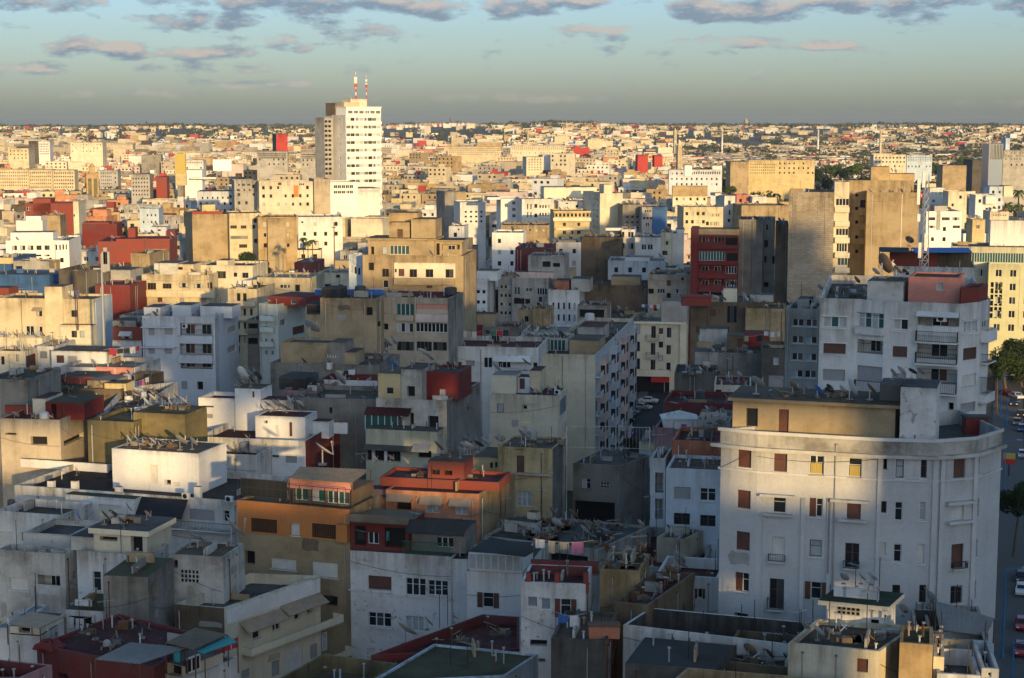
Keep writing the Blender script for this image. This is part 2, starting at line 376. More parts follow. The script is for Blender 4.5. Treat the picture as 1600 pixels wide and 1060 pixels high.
class Bld(Box):
    """a building: front left corner pixel (x0,y0) of its top edge at distance Y, front right pixel x1, turned th degrees; side pixel s or depth D"""
    def __init__(s, label, short, R, x0, y0, x1, Y, th=-15, S=None, D=12., pts=None, wall='white', roof='r_grey', par=.7, wins='', yb=None, name='apartment_building', cat='building', inner=None, z0=0., lid=True):
        X0, Y0 = zp(R, x0, y0)
        P0 = at_y(X0, Y0, Y); z = P0.z
        if pts is None:
            t = math.radians(th); d = Vector((math.cos(t), math.sin(t))); e = Vector((-d.y, d.x))
            X1 = zp(R, x1, 0)[0]
            def hit(P, d, X):   # distance along d at which the point P+k d projects to column X
                k = (X-800)/FPX; c = (z-CAMZ)*SP
                return (k*(P.y*CP-c)-P.x)/(d.x-k*d.y*CP)
            W = hit(P0.xy, d, X1); P1 = P0.xy+d*W
            if S is not None:
                D = hit(P1, e, zp(R, S, 0)[0])
                if not 2 < D < 90: print('DEPTH?', short, round(D, 1)); D = 12.
            pts = [P0.xy, P1, P1+e*D, P0.xy+e*D]
            if not 1 < W < 120: print('WIDTH?', short, W)
        else:
            q = [zp(R, *p) for p in pts]; q = [at_z(px, py, z).xy for px, py in q]
            if len(q) == 3: q.append(q[0]+q[2]-q[1])
            pts = q
        root = thing(name, label, cat, (pts[0].x, pts[0].y, z0)); s.short = short; s.label = label
        near = pts[0].y < NEAR_Y
        Box.__init__(s, root, Vector((pts[0].x, pts[0].y, z0)), pts, z0, z, wall, roof, par, None, near, inner, R)
        s.vols = []; s.yb = yb
        BLD.append(s)
        if wins: s.wins(wins)
        pr = [project((p.x, p.y, z)) for p in pts]; s.px = (min(p[0] for p in pr), max(p[0] for p in pr)); s.pyt = min(p[1] for p in pr)
        if yb is None: s.ybp = max(p[1] for p in pr)+ (40 if pts[0].y < 300 else 18)
        else: s.ybp = zp(R, 0, yb)[1]
    def vol(s, x0, y0, x1, dv=2., D=5., wall=None, roof=None, par=0., yb=None, name='roof_storey', wins='', R=None, face=0, slab=0, inner=None, S=None):
        """a smaller volume standing on the roof (or yb: down to that pixel): its front lies dv metres behind face"""
        R = s.R if R is None else R
        A, d, n, L = s.frame(face); A = A-n*dv; e = -n
        def on(X, Yp):
            p = at_plane(*zp(R, X, Yp), Vector((A.x, A.y, 0)), Vector((n.x, n.y, 0))); return p
        p0, p1 = on(x0, y0), on(x1, y0); z = p0.z; q0, q1 = p0.xy, A+d*((p1.xy-A).dot(d))
        zb = s.zr if yb is None else on(x0, yb).z
        if z < zb+.4: print('VOL?', s.short, name, z, zb); z = zb+1.
        if S is not None:
            k = (zp(R, S, 0)[0]-800)/FPX; c = (z-CAMZ)*SP; D2 = (k*(q1.y*CP-c)-q1.x)/(e.x-k*e.y*CP)
            if 1 < D2 < 40: D = D2
            else: print('VOLS?', s.short, D2)
        v = Box(s.root, s.org, [q0, q1, q1+e*D, q0+e*D], zb, z, wall or s.wall, roof or s.roof, par, name, s.near, inner, R)
        if slab: s.slab(v, slab)
        if wins: v.wins(wins)
        s.vols.append(v); return v
    def slab(s, v, h, over=.35, m=None):
        v.slabh = (h, over, m)
    def band(s, y, h=.3, proj=.15, faces=(0,), R=None, mat=None, name='string_course', x=None):
        """a moulding round the faces, its top at pixel row y of the first face (at its left corner)"""
        R = s.R if R is None else R
        A, d, n, L = s.frame(faces[0]); z = s.z1 if y is None else at_plane(*zp(R, x if x is not None else 0, y), Vector((A.x, A.y, 0)), Vector((n.x, n.y, 0))).z
        mb = MB(); o = s.org
        for i in faces:
            A, d, n, L = s.frame(i); p = [A-n*.02-d*(proj*.5), A-n*.02+d*(L+proj*.5), A+n*proj+d*(L+proj*.5), A+n*proj-d*(proj*.5)]
            mb.prism([(q.x-o.x, q.y-o.y) for q in reversed(p)], z-h-o.z, z-o.z, mat or s.wall)
        mb.build(name, s.root); return s
    def balcony(s, i, x0, y0, x1, y1, proj=1.1, style='wall', R=None, mat=None):
        u0, u1, a, b = s.rect(i, x0, y0, x1, y1, R); A, d, n, L = s.frame(i); pp = A+d*u0; o = s.org; w = u1-u0
        m = MB(); m.box(0, -proj, a-.02, w, -.001, a+.13, mat or s.wall)
        loc = (pp.x-o.x, pp.y-o.y, -o.z); rz = math.atan2(d.y, d.x)
        r = m.build('balcony', s.root, loc, rz); m = MB()
        if style == 'wall':
            m.box(0, -proj, a+.13, w, -proj+.1, b, mat or s.wall); m.box(0, -proj+.1, a+.13, .1, -.003, b, mat or s.wall); m.box(w-.1, -proj+.1, a+.13, w, -.003, b, mat or s.wall)
            m.build('balustrade', r)
        else:
            m2 = MB(); railing(m2, w, max(.6, b-a-.1), -proj); 
            for k in (0, w-.04): m2.box(k, -proj, b-a-.14, k+.04, -.01, b-a-.1, 'iron'); 
            for k in range(6):
                for e in (0, w-.03): m2.box(e, -proj+.05+(proj-.1)*k/6, .05, e+.02, -proj+.07+(proj-.1)*k/6, b-a-.12, 'iron')
            m2.build('railing', r, (0, 0, a+.1))
        return s
    def awn(s, i, x0, y0, x1, y1, proj=.9, mat='awning', R=None, name='awning', box=None):
        u0, u1, a, b = (box or s).rect(i, x0, y0, x1, y1, R); A, d, n, L = (box or s).frame(i); pp = A+d*u0; o = s.org; w = u1-u0
        m = MB(); n = max(3, int(w/.18)) if mat.startswith('corr') else 1
        for k in range(n):
            xa, xb = w*k/n, w*(k+1)/n; e = .035 if k % 2 else 0
            m.quad((xa, -proj, a+e), (xb, -proj, a+.035-e if n > 1 else a), (xb, 0, b+.035-e if n > 1 else b), (xa, 0, b+e), mat)
            m.quad((xa, 0, b+e-.03), (xb, 0, b-.03), (xb, -proj, a-.03), (xa, -proj, a+e-.03), mat)
        m.quad((0, -proj, a-.05), (w, -proj, a-.05), (w, -proj, a+.03), (0, -proj, a+.03), mat)
        m.build(name, s.root, (pp.x-o.x, pp.y-o.y, -o.z), math.atan2(d.y, d.x)); return s
    def strip(s, i, x0, y0, x1, y1, proj=.12, mat=None, R=None, name='pilaster'):
        u0, u1, a, b = s.rect(i, x0, y0, x1, y1, R); A, d, n, L = s.frame(i); pp = A+d*u0; o = s.org
        m = MB(); m.box(0, -proj, a, u1-u0, .004, b, mat or s.wall)
        m.build(name, s.root, (pp.x-o.x, pp.y-o.y, -o.z), math.atan2(d.y, d.x)); return s
    def glazed(s, i, x0, y0, x1, y1, n=6, proj=0., frame='frame', pane='curtain', R=None, box=None, D=1.6, rows=1):
        """a glazed veranda standing proud of a face by proj with a flat lid"""
        B = box or s; u0, u1, a, b = B.rect(i, x0, y0, x1, y1, R); A, d, nn, L = B.frame(i); pp = A+d*u0; o = s.org; w = u1-u0; h = b-a
        m = MB(); g = MB(); y0_, y1_ = -proj, -proj+.08
        for k in range(n+1): m.box((w-.08)*k/n, y0_, 0, (w-.08)*k/n+.08, y1_, h, frame)
        for r in range(rows+1): m.box(0, y0_+.01, (h-.08)*r/rows, w, y1_-.01, (h-.08)*r/rows+.08, frame)
        g.quad((.04, y0_+.05, 0), (w-.04, y0_+.05, 0), (w-.04, y0_+.05, h), (.04, y0_+.05, h), pane)
        if proj > .1:
            m.box(0, y1_, h-.1, w, -.005, h, frame); m.quad((0, -.005, 0), (0, y0_, 0), (0, y0_, h), (0, -.005, h), pane); m.quad((w, y0_, 0), (w, -.005, 0), (w, -.005, h), (w, y0_, h), pane)
        r = m.build('veranda', s.root, (pp.x-o.x, pp.y-o.y, a-o.z), math.atan2(d.y, d.x)); g.build('pane', r); return s
    def skin(s, i, x0, y0, x1, y1, mat, spec='', proj=.06, R=None, name='painted_panel'):
        """a differently painted panel standing proud of a face, with openings that go through both"""
        R = s.R if R is None else R; u0, u1, a, b = s.rect(i, x0, y0, x1, y1, R); A, d, n, L = s.frame(i); o = s.org; k0 = len(s.w)
        if spec: s.wins(spec, R)
        hs = [(w[2]-u0, w[3]-u0, w[4]-o.z, w[5]-o.z, proj-.003, None) for w in s.w if w[0] == i and w[2] > u0 and w[3] < u1 and w[4] > a and w[5] < b]
        m = MB(); P, Q = A+d*u0+n*proj-o.xy, A+d*u1+n*proj-o.xy; p2, q2 = P-n*(proj-.003), Q-n*(proj-.003); z0, z1 = a-o.z, b-o.z
        facade(m, P, Q, z0, z1, hs, mat)
        m.quad((*p2, z1), (*P, z1), (*Q, z1), (*q2, z1), mat); m.quad((*P, z0), (*p2, z0), (*q2, z0), (*Q, z0), mat); m.quad((*p2, z0), (*P, z0), (*P, z1), (*p2, z1), mat); m.quad((*Q, z0), (*q2, z0), (*q2, z1), (*Q, z1), mat)
        m.build(name, s.root); return s
    def done(s):
        if s.pts[0].y < 430: enrich(s)
        s.finish()
        for v in s.vols:
            v.finish()
            if hasattr(v, 'slabh'):
                h, over, m = v.slabh; o = s.org; mb = MB(); q = inset([(p.x-o.x, p.y-o.y) for p in v.pts], -over)
                mb.prism(q, v.z1-o.z-.002, v.z1-o.z+h, m or v.wall, v.roof); mb.build('roof_slab', s.root); v.zr = v.z1+h
        return s
PATCH = {}
def enrich(b, light=False):
    """what such houses gather: pipes, cables, repair patches, tiny windows, low roof walls, vent pipes"""
    r = random.Random(int(b.pts[0].x*13+b.pts[0].y*7+b.z1*3)); o = b.org; n = len(b.pts)
    for i in (0, 1):
        A, d, nn, L = b.frame(i)
        if L < 2.2 or (nn.dot(A) > -.05*A.length): continue
        loc0 = A-o.xy; rz = math.atan2(d.y, d.x); occ = [(w[2], w[3], w[4], w[5]) for w in b.w if w[0] == i]
        if i == 0 and occ and 210 < b.pts[0].y < 430 and not light and not any(k in (b.label or '') for k in ('gable', 'blank', 'bare', 'wall', 'tower', 'rows')):
            st = r.uniform(2.3, 3.2); zz = b.z1-2.7
            while zz > max(b.z0, b.z1-14):
                u = st*.6
                while u < L-.9:
                    if r.random() < .5 and all(u+.9 < a or u-.9 > c or zz+1.7 < e or zz-.4 > f for a, c, e, f in occ): b.add(0, r.choice('kdobt'), u-.5, u+.5, zz, zz+1.35)
                    u += st
                zz -= 3.1
            occ = [(w[2], w[3], w[4], w[5]) for w in b.w if w[0] == i]
        free = lambda u, w, z0, z1: all(u+w < a-.15 or u-w > c+.15 or z1 < e or z0 > f for a, c, e, f in occ)
        if i == 1 and not occ and not light:
            zz = b.z1-2.6
            for k in range(3):
                if r.random() < .7: u = L*r.choice([.3, .55, .75]); b.add(1, 'o', u-.28, u+.28, zz, zz+r.uniform(.5, .8))
                zz -= 3.1
        for k in range(1 if L < 5 else 2):
            u = r.uniform(.25, L-.25); zb = max(b.z0, b.z1-16)
            if free(u, .1, zb, b.z1):
                m = MB(); m.bar((u, -.09, zb-o.z), (u, -.09, b.z1-.5-o.z), .045, r.choice(['rust', 'dishgrey', 'steel', 'dishgrey', 'dishwhite']), 6)
                m.box(u-.08, -.1, b.z1-.62-o.z, u+.08, 0, b.z1-.5-o.z, 'iron'); m.build('drain_pipe', b.root, (loc0.x, loc0.y, 0), rz)
        for k in range(r.randint(1, 3) if not light and b.pts[0].y < 260 else 0):   # repair patches in a different plaster
            w, h = r.uniform(.3, min(1.3, L*.3)), r.uniform(.2, .8); u = r.uniform(w, max(w+.1, L-w)); z = b.z1-r.uniform(1.2, 10)
            if z-h < b.z0+.5 or not free(u, w, z-h, z+h): continue
            cs = [(-1, -1), (-.3, -1.1), (.4, -.8), (1, -1), (.9, -.2), (1, .6), (.5, 1), (-.2, .8), (-.9, 1), (-1.1, .1)]
            pts = [(u+w*(a_+r.uniform(-.16, .16)), -.006, z+h*(c_+r.uniform(-.18, .18))-o.z) for a_, c_ in cs]
            if max(p[0] for p in pts) > L-.05 or min(p[0] for p in pts) < .05: continue
            m = MB(); m.poly(pts, r.choice([{'white': 'dirtywhite', 'peeled': 'lightgrey', 'cleanwhite': 'white', 'bluewhite': 'white', 'tan': 'brown', 'grey': 'lightgrey', 'darkgrey': 'grey', 'palecream': 'beige'}.get(b.wall, 'beige'), 'lightgrey'])); m.build('repair_patch', b.root, (loc0.x, loc0.y, 0), rz)
        if r.random() < .6 and not light:                                        # a sagging cable across the face
            z0, z1 = b.z1-r.uniform(.6, 4), b.z1-r.uniform(.8, 5); m = MB(); q = 8; f = lambda t: (L*t, -.13, z0+(z1-z0)*t-o.z-.5*t*(1-t)*min(3, L*.3))
            for c in range(q): m.bar(f(c/q), f((c+1)/q), .02, 'iron', 3)
            m.build('cable', b.root, (loc0.x, loc0.y, 0), rz)
    if b.par >= 0 and n >= 4:
        for x, y in scatter(b, r.randint(1, 3), .9):
            e = r.uniform(.5, 1.6); t = math.atan2(b.frame(0)[1].y, b.frame(0)[1].x)+r.choice([0, 1.5708]); c, q = math.cos(t), math.sin(t)
            pp = [(x+a*e*c-bb*.08*q, y+a*e*q+bb*.08*c) for a, bb in ((-1, -1), (1, -1), (1, 1), (-1, 1))]
            if not all(inside([tuple(v) for v in b.pts], *v) for v in pp): continue
            m = MB(); m.prism([(v[0]-o.x, v[1]-o.y) for v in pp], b.zr-o.z, b.zr-o.z+r.uniform(.35, 1.1), r.choice([b.wall, 'lightgrey', 'dirtywhite', 'tan'])); m.build('roof_partition', b.root)
        for x, y in scatter(b, r.randint(2, 5), .5):
            m = MB(); h = r.uniform(.4, 1.3); m.bar((x-o.x, y-o.y, b.zr-o.z), (x-o.x, y-o.y, b.zr-o.z+h), .06, r.choice(['dishgrey', 'rust', 'dishwhite']), 6); m.box(x-o.x-.11, y-o.y-.11, b.zr-o.z+h, x-o.x+.11, y-o.y+.11, b.zr-o.z+h+.08, 'dishgrey'); m.build('vent_pipe', b.root)
        if not light and b.short and 150 < b.pts[0].y < 340:
            if r.random() < .28:
                for x, y in scatter(b, 1, 1.): tank((x, y, b.zr), b.short, r.uniform(.4, .6), r.uniform(.9, 1.3), r.choice(['dishgrey', 'dishwhite', 'dishdark', 'dishgrey']))
            if r.random() < .22:
                q = scatter(b, 2, .7)
                if len(q) == 2 and 1.8 < math.dist(*q) < 9: laundry((*q[0], b.zr), (*q[1], b.zr), b.short, [r.choice(['white', 'beige', 'white', 'black', 'beige', 'blue']) for _ in range(5)], 1.8)
        if not light and b.short:
            for x, y in scatter(b, r.choice([0, 1, 1, 2]), .6): aerial((x, y, b.zr), b.short, r.uniform(1.8, 3.6), r.uniform(0, 3), r.random() < .55)
# ---------------------------------------------------------------- roof things
HOST = {}      # things waiting for a label: (object, noun, host short)
def wait(o, noun, host, cat, tail='on'):
    o['category'] = cat; HOST.setdefault((noun, host, tail), []).append(o); return o
DM = {}
def dish_mesh(mat):
    if mat in DM: return DM[mat]
    b = MB(); b.lathe([(.02, 0), (.2, .012), (.36, .045), (.47, .09), (.5, .105), (.475, .10), (.36, .06), (.2, .027), (.02, .015)], mat, 16)
    refl = b.mesh('reflector', True)
    a = MB(); a.bar((0, -.46, .1), (0, -.06, .52), .022, 'steel'); a.bar((0, -.09, .47), (0, -.05, .55), .035, 'dishgrey', 5)
    pass
    p = MB(); p.bar((0, 0, 0), (0, 0, .68), .035, 'steel', 5); p.box(-.18, -.18, 0, .18, .18, .06, 'grey')
    DM[mat] = (refl, a.mesh('feed_arm'), p.mesh('pole')); return DM[mat]
NDISH = [0]
def dish(loc, host, r=.5, mat=None, az=None, el=None, far=False):
    r *= .82; mat = mat or rnd.choice(['dishwhite']*6+['dishgrey']*4+['dishrust']*2+['dishdark']); k = r/.5
    az = math.radians(az if az is not None else rnd.gauss(62, 14)); el = math.radians(el if el is not None else rnd.gauss(36, 7))
    refl, arm, pole = dish_mesh(mat); NDISH[0] += 1
    o = link('satellite_dish', None, None, loc)
    o.scale = (k, k, k)
    n = Vector((math.sin(az)*math.cos(el), math.cos(az)*math.cos(el), math.sin(el)))
    q = n.to_track_quat('Z', 'Y')
    a = link('reflector', refl, o, (n.x*.1, n.y*.1, .64)); a.rotation_euler = q.to_euler()
    if not far: link('feed_arm', arm, a); link('pole', pole, o)
    else: link('pole', pole, o)
    col_ = {'dishwhite': 'white', 'dishgrey': 'grey', 'dishrust': 'rusty', 'dishdark': 'black', 'dishblue': 'blue'}[mat]
    return wait(o, ('large ' if r > .75 else '')+col_+' satellite dish', host, 'satellite dish')
def dishes(box, host, R, pts, r=.5, mat=None, z=None):
    for q in pts.split():
        v = q.split(','); x, y = float(v[0]), float(v[1]); rr = float(v[2]) if len(v) > 2 and v[2] else r
        P = at_z(*zp(R, x, y), box.zr if z is None else z); dish(P, host, rr*rnd.uniform(.9, 1.12), v[3] if len(v) > 3 else mat)
def inside(pts, x, y):
    c = False; n = len(pts)
    for i in range(n):
        a, b = pts[i], pts[(i+1) % n]
        if (a[1] > y) != (b[1] > y) and x < (b[0]-a[0])*(y-a[1])/(b[1]-a[1])+a[0]: c = not c
    return c
def scatter(box, n, m=.5):
    q = inset([tuple(p) for p in box.pts], m); xs = [p[0] for p in q]; ys = [p[1] for p in q]; out = []; t = 0
    while len(out) < n and t < n*40:
        t += 1; x, y = rnd.uniform(min(xs), max(xs)), rnd.uniform(min(ys), max(ys))
        if inside(q, x, y) and all((x-a)**2+(y-b)**2 > .5 for a, b in out): out.append((x, y))
    return out
def rdish(box, host, n, r=.5, m=.5):
    for x, y in scatter(box, n, m): dish((x, y, box.zr), host, r*rnd.uniform(.8, 1.25))
def edish(box, host, n, r=.5, face=0, back=.5):
    A, d, nn, L = box.frame(face)
    for k in range(n):
        p = A+d*(L*(k+.5+rnd.uniform(-.35, .35))/n)-nn*(back+rnd.uniform(0, .8)); dish((p.x, p.y, box.zr), host, r*rnd.uniform(.8, 1.2))
ACM = []
def ac_mesh():
    if not ACM:
        b = MB(); b.box(0, -.32, 0, .85, 0, .6, 'frame'); c = MB(); n = 14
        for r in (.24, .16, .08):
            for k in range(n): t = 2*math.pi*k/n; t2 = 2*math.pi*(k+1)/n; c.bar((.34+r*math.cos(t), -.33, .3+r*math.sin(t)), (.34+r*math.cos(t2), -.33, .3+r*math.sin(t2)), .008, 'iron', 3)
        c.poly([(.34+.26*math.cos(2*math.pi*k/n), -.325, .3+.26*math.sin(2*math.pi*k/n)) for k in range(n)], 'dark')
        ACM.append(b.mesh('casing')); ACM.append(c.mesh('fan_grille'))
    return ACM
def ac(box, i, x, y, host, R=None):
    u, z = box.uz(i, *zp(box.R if R is None else R, x, y)); A, d, n, L = box.frame(i); p = A+d*u+n*.05
    o = link('air_conditioner', None, None, (p.x, p.y, z), math.atan2(d.y, d.x)); a, b = ac_mesh(); link('casing', a, o); link('fan_grille', b, o)
    return wait(o, 'white air conditioner unit', host, 'air conditioner', 'on wall of')
def tank(loc, host, r=.55, h=1.3, mat='dishgrey'):
    b = MB(); b.lathe([(r*.98, .25), (r, .3), (r, h*.4), (r*.95, h*.42), (r, h*.44), (r, h-.1), (r*.75, h+.05), (r*.25, h+.12)], mat, 14)
    o = link('water_tank', None, None, loc); b.build('drum', o); c = MB()
    for x, y in ((-.35, -.35), (.35, -.35), (.35, .35), (-.35, .35)): c.box(x-.06, y-.06, 0, x+.06, y+.06, .26, 'grey')
    c.build('stand', o)
    return wait(o, {'dishgrey': 'grey', 'dishwhite': 'white', 'tarpblue': 'blue', 'dishdark': 'black'}[mat]+' round water tank', host, 'water tank')
def aerial(loc, host, h=3., rot=.3, yagi=True):
    o = link('tv_aerial', None, None, loc, rot); m = MB(); m.bar((0, 0, 0), (0, 0, h), .03, 'iron', 5); m.build('mast', o)
    if yagi:
        y = MB(); y.bar((-.7, 0, h-.15), (.7, 0, h-.15), .015, 'steel')
        for k in range(7): x = -.65+1.3*k/6; y.bar((x, -.32+.02*k, h-.15), (x, .32-.02*k, h-.15), .01, 'steel')
        y.build('antenna_rods', o)
    return wait(o, 'thin television aerial', host, 'aerial')
CLOTH = {'white': (.6, .6, .6), 'red': (.4, .03, .04), 'blue': (.05, .14, .4), 'pink': (.5, .18, .28), 'black': (.03, .03, .035), 'beige': (.5, .4, .27), 'green': (.04, .2, .12), 'turquoise': (.05, .35, .4), 'purple': (.2, .08, .25)}
for k_, c_ in CLOTH.items(): plain('cloth_'+k_, c_, .95, var=.35)
def laundry(P0, P1, host, cols, h=1.7, poles=True):
    """a line between two roof points with cloths of their own hanging from it"""
    P0, P1 = Vector(P0), Vector(P1); d = (P1-P0); L = d.length; d.normalize()
    rz = math.atan2(d.y, d.x); o = link('washing_line', None, None, P0, rz); m = MB()
    if poles: m.bar((0, 0, 0), (0, 0, h), .03, 'rust'); m.bar((L, 0, 0), (L, 0, h), .03, 'rust')
    p = MB(); n = 8
    for k in range(n):
        f = lambda t: (L*t, 0, h-.05-.25*4*t*(1-t)); p.bar(f(k/n), f((k+1)/n), .012, 'dishwhite', 3)
    if m.f: m.build('posts', o)
    p.build('rope', o); wait(o, 'washing line', host, 'washing line')
    x = .15
    for c in cols:
        w, hh = rnd.uniform(.5, .95), rnd.uniform(.6, 1.15)
        if x+w > L: break
        t = (x+w/2)/L; zt = h-.05-.25*4*t*(1-t); b = MB(); n = 5
        for k in range(n):
            a0, a1 = w*k/n, w*(k+1)/n; ya, yb = .05*math.sin(k*2.1), .05*math.sin((k+1)*2.1); sag = rnd.uniform(-.06, .06)
            b.quad((a0, ya, zt-hh+sag), (a1, yb, zt-hh+sag), (a1, yb*.3, zt), (a0, ya*.3, zt), 'cloth_'+c)
            b.quad((a1, yb+.012, zt-hh+sag), (a0, ya+.012, zt-hh+sag), (a0, ya*.3+.012, zt), (a1, yb*.3+.012, zt), 'cloth_'+c)
        q = P0+d*x; wait(b.build('hanging_cloth', None, q, rz), c+' cloth drying on the line', host, 'laundry'); x += w+rnd.uniform(.03, .3)
def chimney(b, n=1, h=1.2, w=.5, mat=None):
    for x, y in scatter(b, n, .8):
        o = b.org; m = MB(); m.box(x-w/2-o.x, y-w/2-o.y, b.zr-o.z, x+w/2-o.x, y+w/2-o.y, b.zr+h-o.z, mat or b.wall); m.box(x-w/2-.06-o.x, y-w/2-.06-o.y, b.zr+h-o.z, x+w/2+.06-o.x, y+w/2+.06-o.y, b.zr+h+.1-o.z, mat or b.wall)
        m.build('chimney', b.root)
def junk(box, host, n=1, spread=1.2, k=9):
    for x, y in scatter(box, n, .9):
        m = MB()
        for i in range(k):
            a = Vector((rnd.gauss(0, spread*.5), rnd.gauss(0, spread*.4), rnd.uniform(.05, .5))); t = rnd.uniform(0, 6.3); l = rnd.uniform(.3, 1.3); v = Vector((math.cos(t)*l, math.sin(t)*l, rnd.uniform(-.2, .5)))
            if rnd.random() < .55: m.bar(a, a+v, rnd.uniform(.02, .06), rnd.choice(['wood', 'rust', 'wood', 'steel']))
            else:
                s = rnd.uniform(.12, .4); m.box(a.x-s, a.y-s*.7, 0, a.x+s, a.y+s*.7, s*rnd.uniform(.6, 1.6), rnd.choice(['r_grey', 'wood', 'rust', 'dishgrey', 'r_light', 'brown']))
        m.box(-spread*1.1, -spread*.9, 0, spread*1.1, spread*.9, .045, 'r_brown')
        o = m.build('scrap_pile', None, (x, y, box.zr)); wait(o, 'scrap heap', host, 'scrap pile')
def proof(name, label, cat, R, q, z, dz, mat, th=.05, n=0, legs=True, zfloor=None, group=None):
    """a free-standing flat roof over a terrace: four pixels at height z (first two) and z+dz (last two), on posts"""
    P = [at_z(*zp(R, *q[i]), z+(dz if i > 1 else 0)) for i in range(4)]; o = P[0].copy(); o.z = z if zfloor is None else zfloor
    r = thing(name, label, cat, o, group=group); m = MB(); L = (P[1]-P[0]).length; n = n or max(4, int(L/.2))
    for k in range(n):
        a, b = k/n, (k+1)/n; e0, e1 = (.03, 0) if k % 2 else (0, .03); up = Vector((0, 0, 1))
        A, B, C, D = P[0].lerp(P[1], a)-o+up*e0, P[0].lerp(P[1], b)-o+up*e1, P[3].lerp(P[2], b)-o+up*e1, P[3].lerp(P[2], a)-o+up*e0
        m.quad(A, B, C, D, mat); dn = up*(-th); m.quad(D+dn, C+dn, B+dn, A+dn, mat); m.quad(A+dn, B+dn, B, A, mat); m.quad(C+dn, D+dn, D, C, mat)
    m.build('roof_sheet', r)
    if legs:
        for p in P:
            m = MB(); m.bar((p.x-o.x, p.y-o.y, 0), p-o-Vector((0, 0, th)), .05, 'rust'); 
            if p.z-o.z > .3: m.build('post', r)
    return r
# ================================================================ BUILDINGS SEEN NEAR, bottom right
B = Bld
wallmat('parapet', (.43, .41, .365), .8, .9, dc=(.15, .135, .11), top=0)
RW = B('tall white apartment block with rounded corner and brown shuttered windows above the street', 'tall white corner block', 0, 1127, 670, 1184, 125,
       pts=[(1127, 670), (1184.6, 676), (1372, 686.5), (1462, 689), (1524, 684.5), (1543, 679), (1566, 671.5), (1500, 640)], wall='blockwhite', roof='r_grey', par=1.15, yb=990)
RW.wins('0 b 228 266 273 332;0 b 226 411 271 474;0 b 222 554 268 618;0 h 218 695 266 760;0 o 215 835 262 870;1 b 352 285 397 347;1 y 474 292 524 357;1 d 348 430 393 490;1 h 474 438 520 503;1 w 346 572 389 638;1 k 474 582 517 640;1 k 336 716 386 822;1 s 478 728 514 787', R=4)
RW.wins('1 y 167 302 213 366;1 b 162 450 210 514;1 k 155 594 204 682;2 o 288 302 301 341;2 k 331 305 358 369;2 k 417 305 438 369;2 k 280 449 299 490;2 d 327 453 353 517;2 d 411 452 433 517;2 w 278 592 297 635;2 d 323 597 350 660;2 w 406 597 429 665;2 k 318 738 345 800;2 k 411 738 435 800;3 b 530 304 570 369;3 w 524 457 565 515;3 b 522 597 563 682;3 k 519 741 560 802;4 b 612 292 620 355;4 d 611 440 618 500;4 d 607 580 612 640;4 d 603 720 608 780', R=5)
# deep cornice and string courses
fs = (0, 1, 2, 3, 4, 5)
A_, d_, n_, L_ = RW.frame(1)
RW.z_parbot = RW.z1-1.75
def rwband(z, h, p, nm, mt=None):
    mb = MB(); o = RW.org; q0 = [(x.x-o.x, x.y-o.y) for x in RW.pts]; qo = inset(q0, -p)
    n = len(q0)
    for i in fs:
        j = i+1
        mb.quad((*qo[i], z-h-o.z), (*qo[j], z-h-o.z), (*qo[j], z-o.z), (*qo[i], z-o.z), mt or ('dirtywhite' if p > .3 else 'blockwhite'))
        mb.quad((*qo[i], z-o.z), (*qo[j], z-o.z), (*q0[j], z-o.z), (*q0[i], z-o.z), 'dirtywhite'); mb.quad((*q0[i], z-h-o.z), (*q0[j], z-h-o.z), (*qo[j], z-h-o.z), (*qo[i], z-h-o.z), 'white')
    mb.build(nm, RW.root)
rwband(RW.z1+.12, .26, .12, 'coping'); rwband(RW.z1-1.12, .26, .38, 'cornice')
rwband(RW.z1-.16, .94, .025, 'stained_parapet', 'parapet'); zb_ = RW.uz(1, *zp(4, 420, 352))[1]; rwband(zb_, .16, .1, 'string_course')
for x0, x1 in ((442, 456), (534, 548)): RW.strip(1, x0, 437, x1, 868, .14, R=4)
for x0, x1 in ((312, 318),): RW.strip(1, x0, 500, x1, 868, .1, R=4)
for i_, q in ((2, (262, 296, 276, 830)), (2, (452, 296, 470, 830)), (3, (476, 296, 490, 830)), (3, (590, 296, 604, 830))): RW.strip(i_, *q, .16, R=5)
for q in ((92, 437, 104, 700),): RW.strip(1, *q, .14, R=5)
for R_, i_, q in ((4, 1, (305, 424, 425, 432)), (4, 1, (314, 490, 415, 498)), (5, 1, (106, 443, 240, 452)), (5, 1, (132, 510, 232, 518)), (5, 3, (503, 447, 597, 458)), (5, 3, (505, 514, 588, 523)), (5, 2, (0, 371, 1, 372))):
    if q[2]-q[0] > 5: RW.strip(i_, *q, .45, R=R_, name='window_hood')
for R_, i_, q in ((4, 1, (334, 634, 392, 658)), (4, 1, (330, 780, 386, 824)), (5, 1, (150, 655, 206, 683)), (5, 3, (520, 660, 568, 684))): RW.balcony(i_, *q, proj=.45, style='rail', R=R_)
v = RW.vol(210, 100, 772, 2.4, 5.5, wall='tan', roof='r_brown', R=4, face=1, slab=.25, name='roof_storey', wins='0 k 256 128 296 192;0 p 368 132 402 212')
v2 = RW.vol(348, 55, 473, 1.6, 4.5, wall='peeled', roof='r_grey', R=5, face=1, name='stair_tower')
v3 = RW.vol(275, 46, 348, 4.2, 3.5, wall='darkgrey', roof='r_grey', R=5, face=1, name='lift_housing')
RW.done()
dishes(v, 'tall white corner block', 4, '290,80,.8 415,82,.62,dishrust 455,80 500,85,.5,dishblue 540,84,.5,dishdark 585,88', z=v.z1+.3)
dishes(v, 'tall white corner block', 5, '60,92,.5,dishblue 95,90,.45,dishdark 170,98,.8 240,100,.75 300,96', z=v.z1+.3)
dishes(v3, 'tall white corner block', 5, '318,30 345,24 385,24 412,26', z=v3.z1)
junk(v, 'tall white corner block', 2)
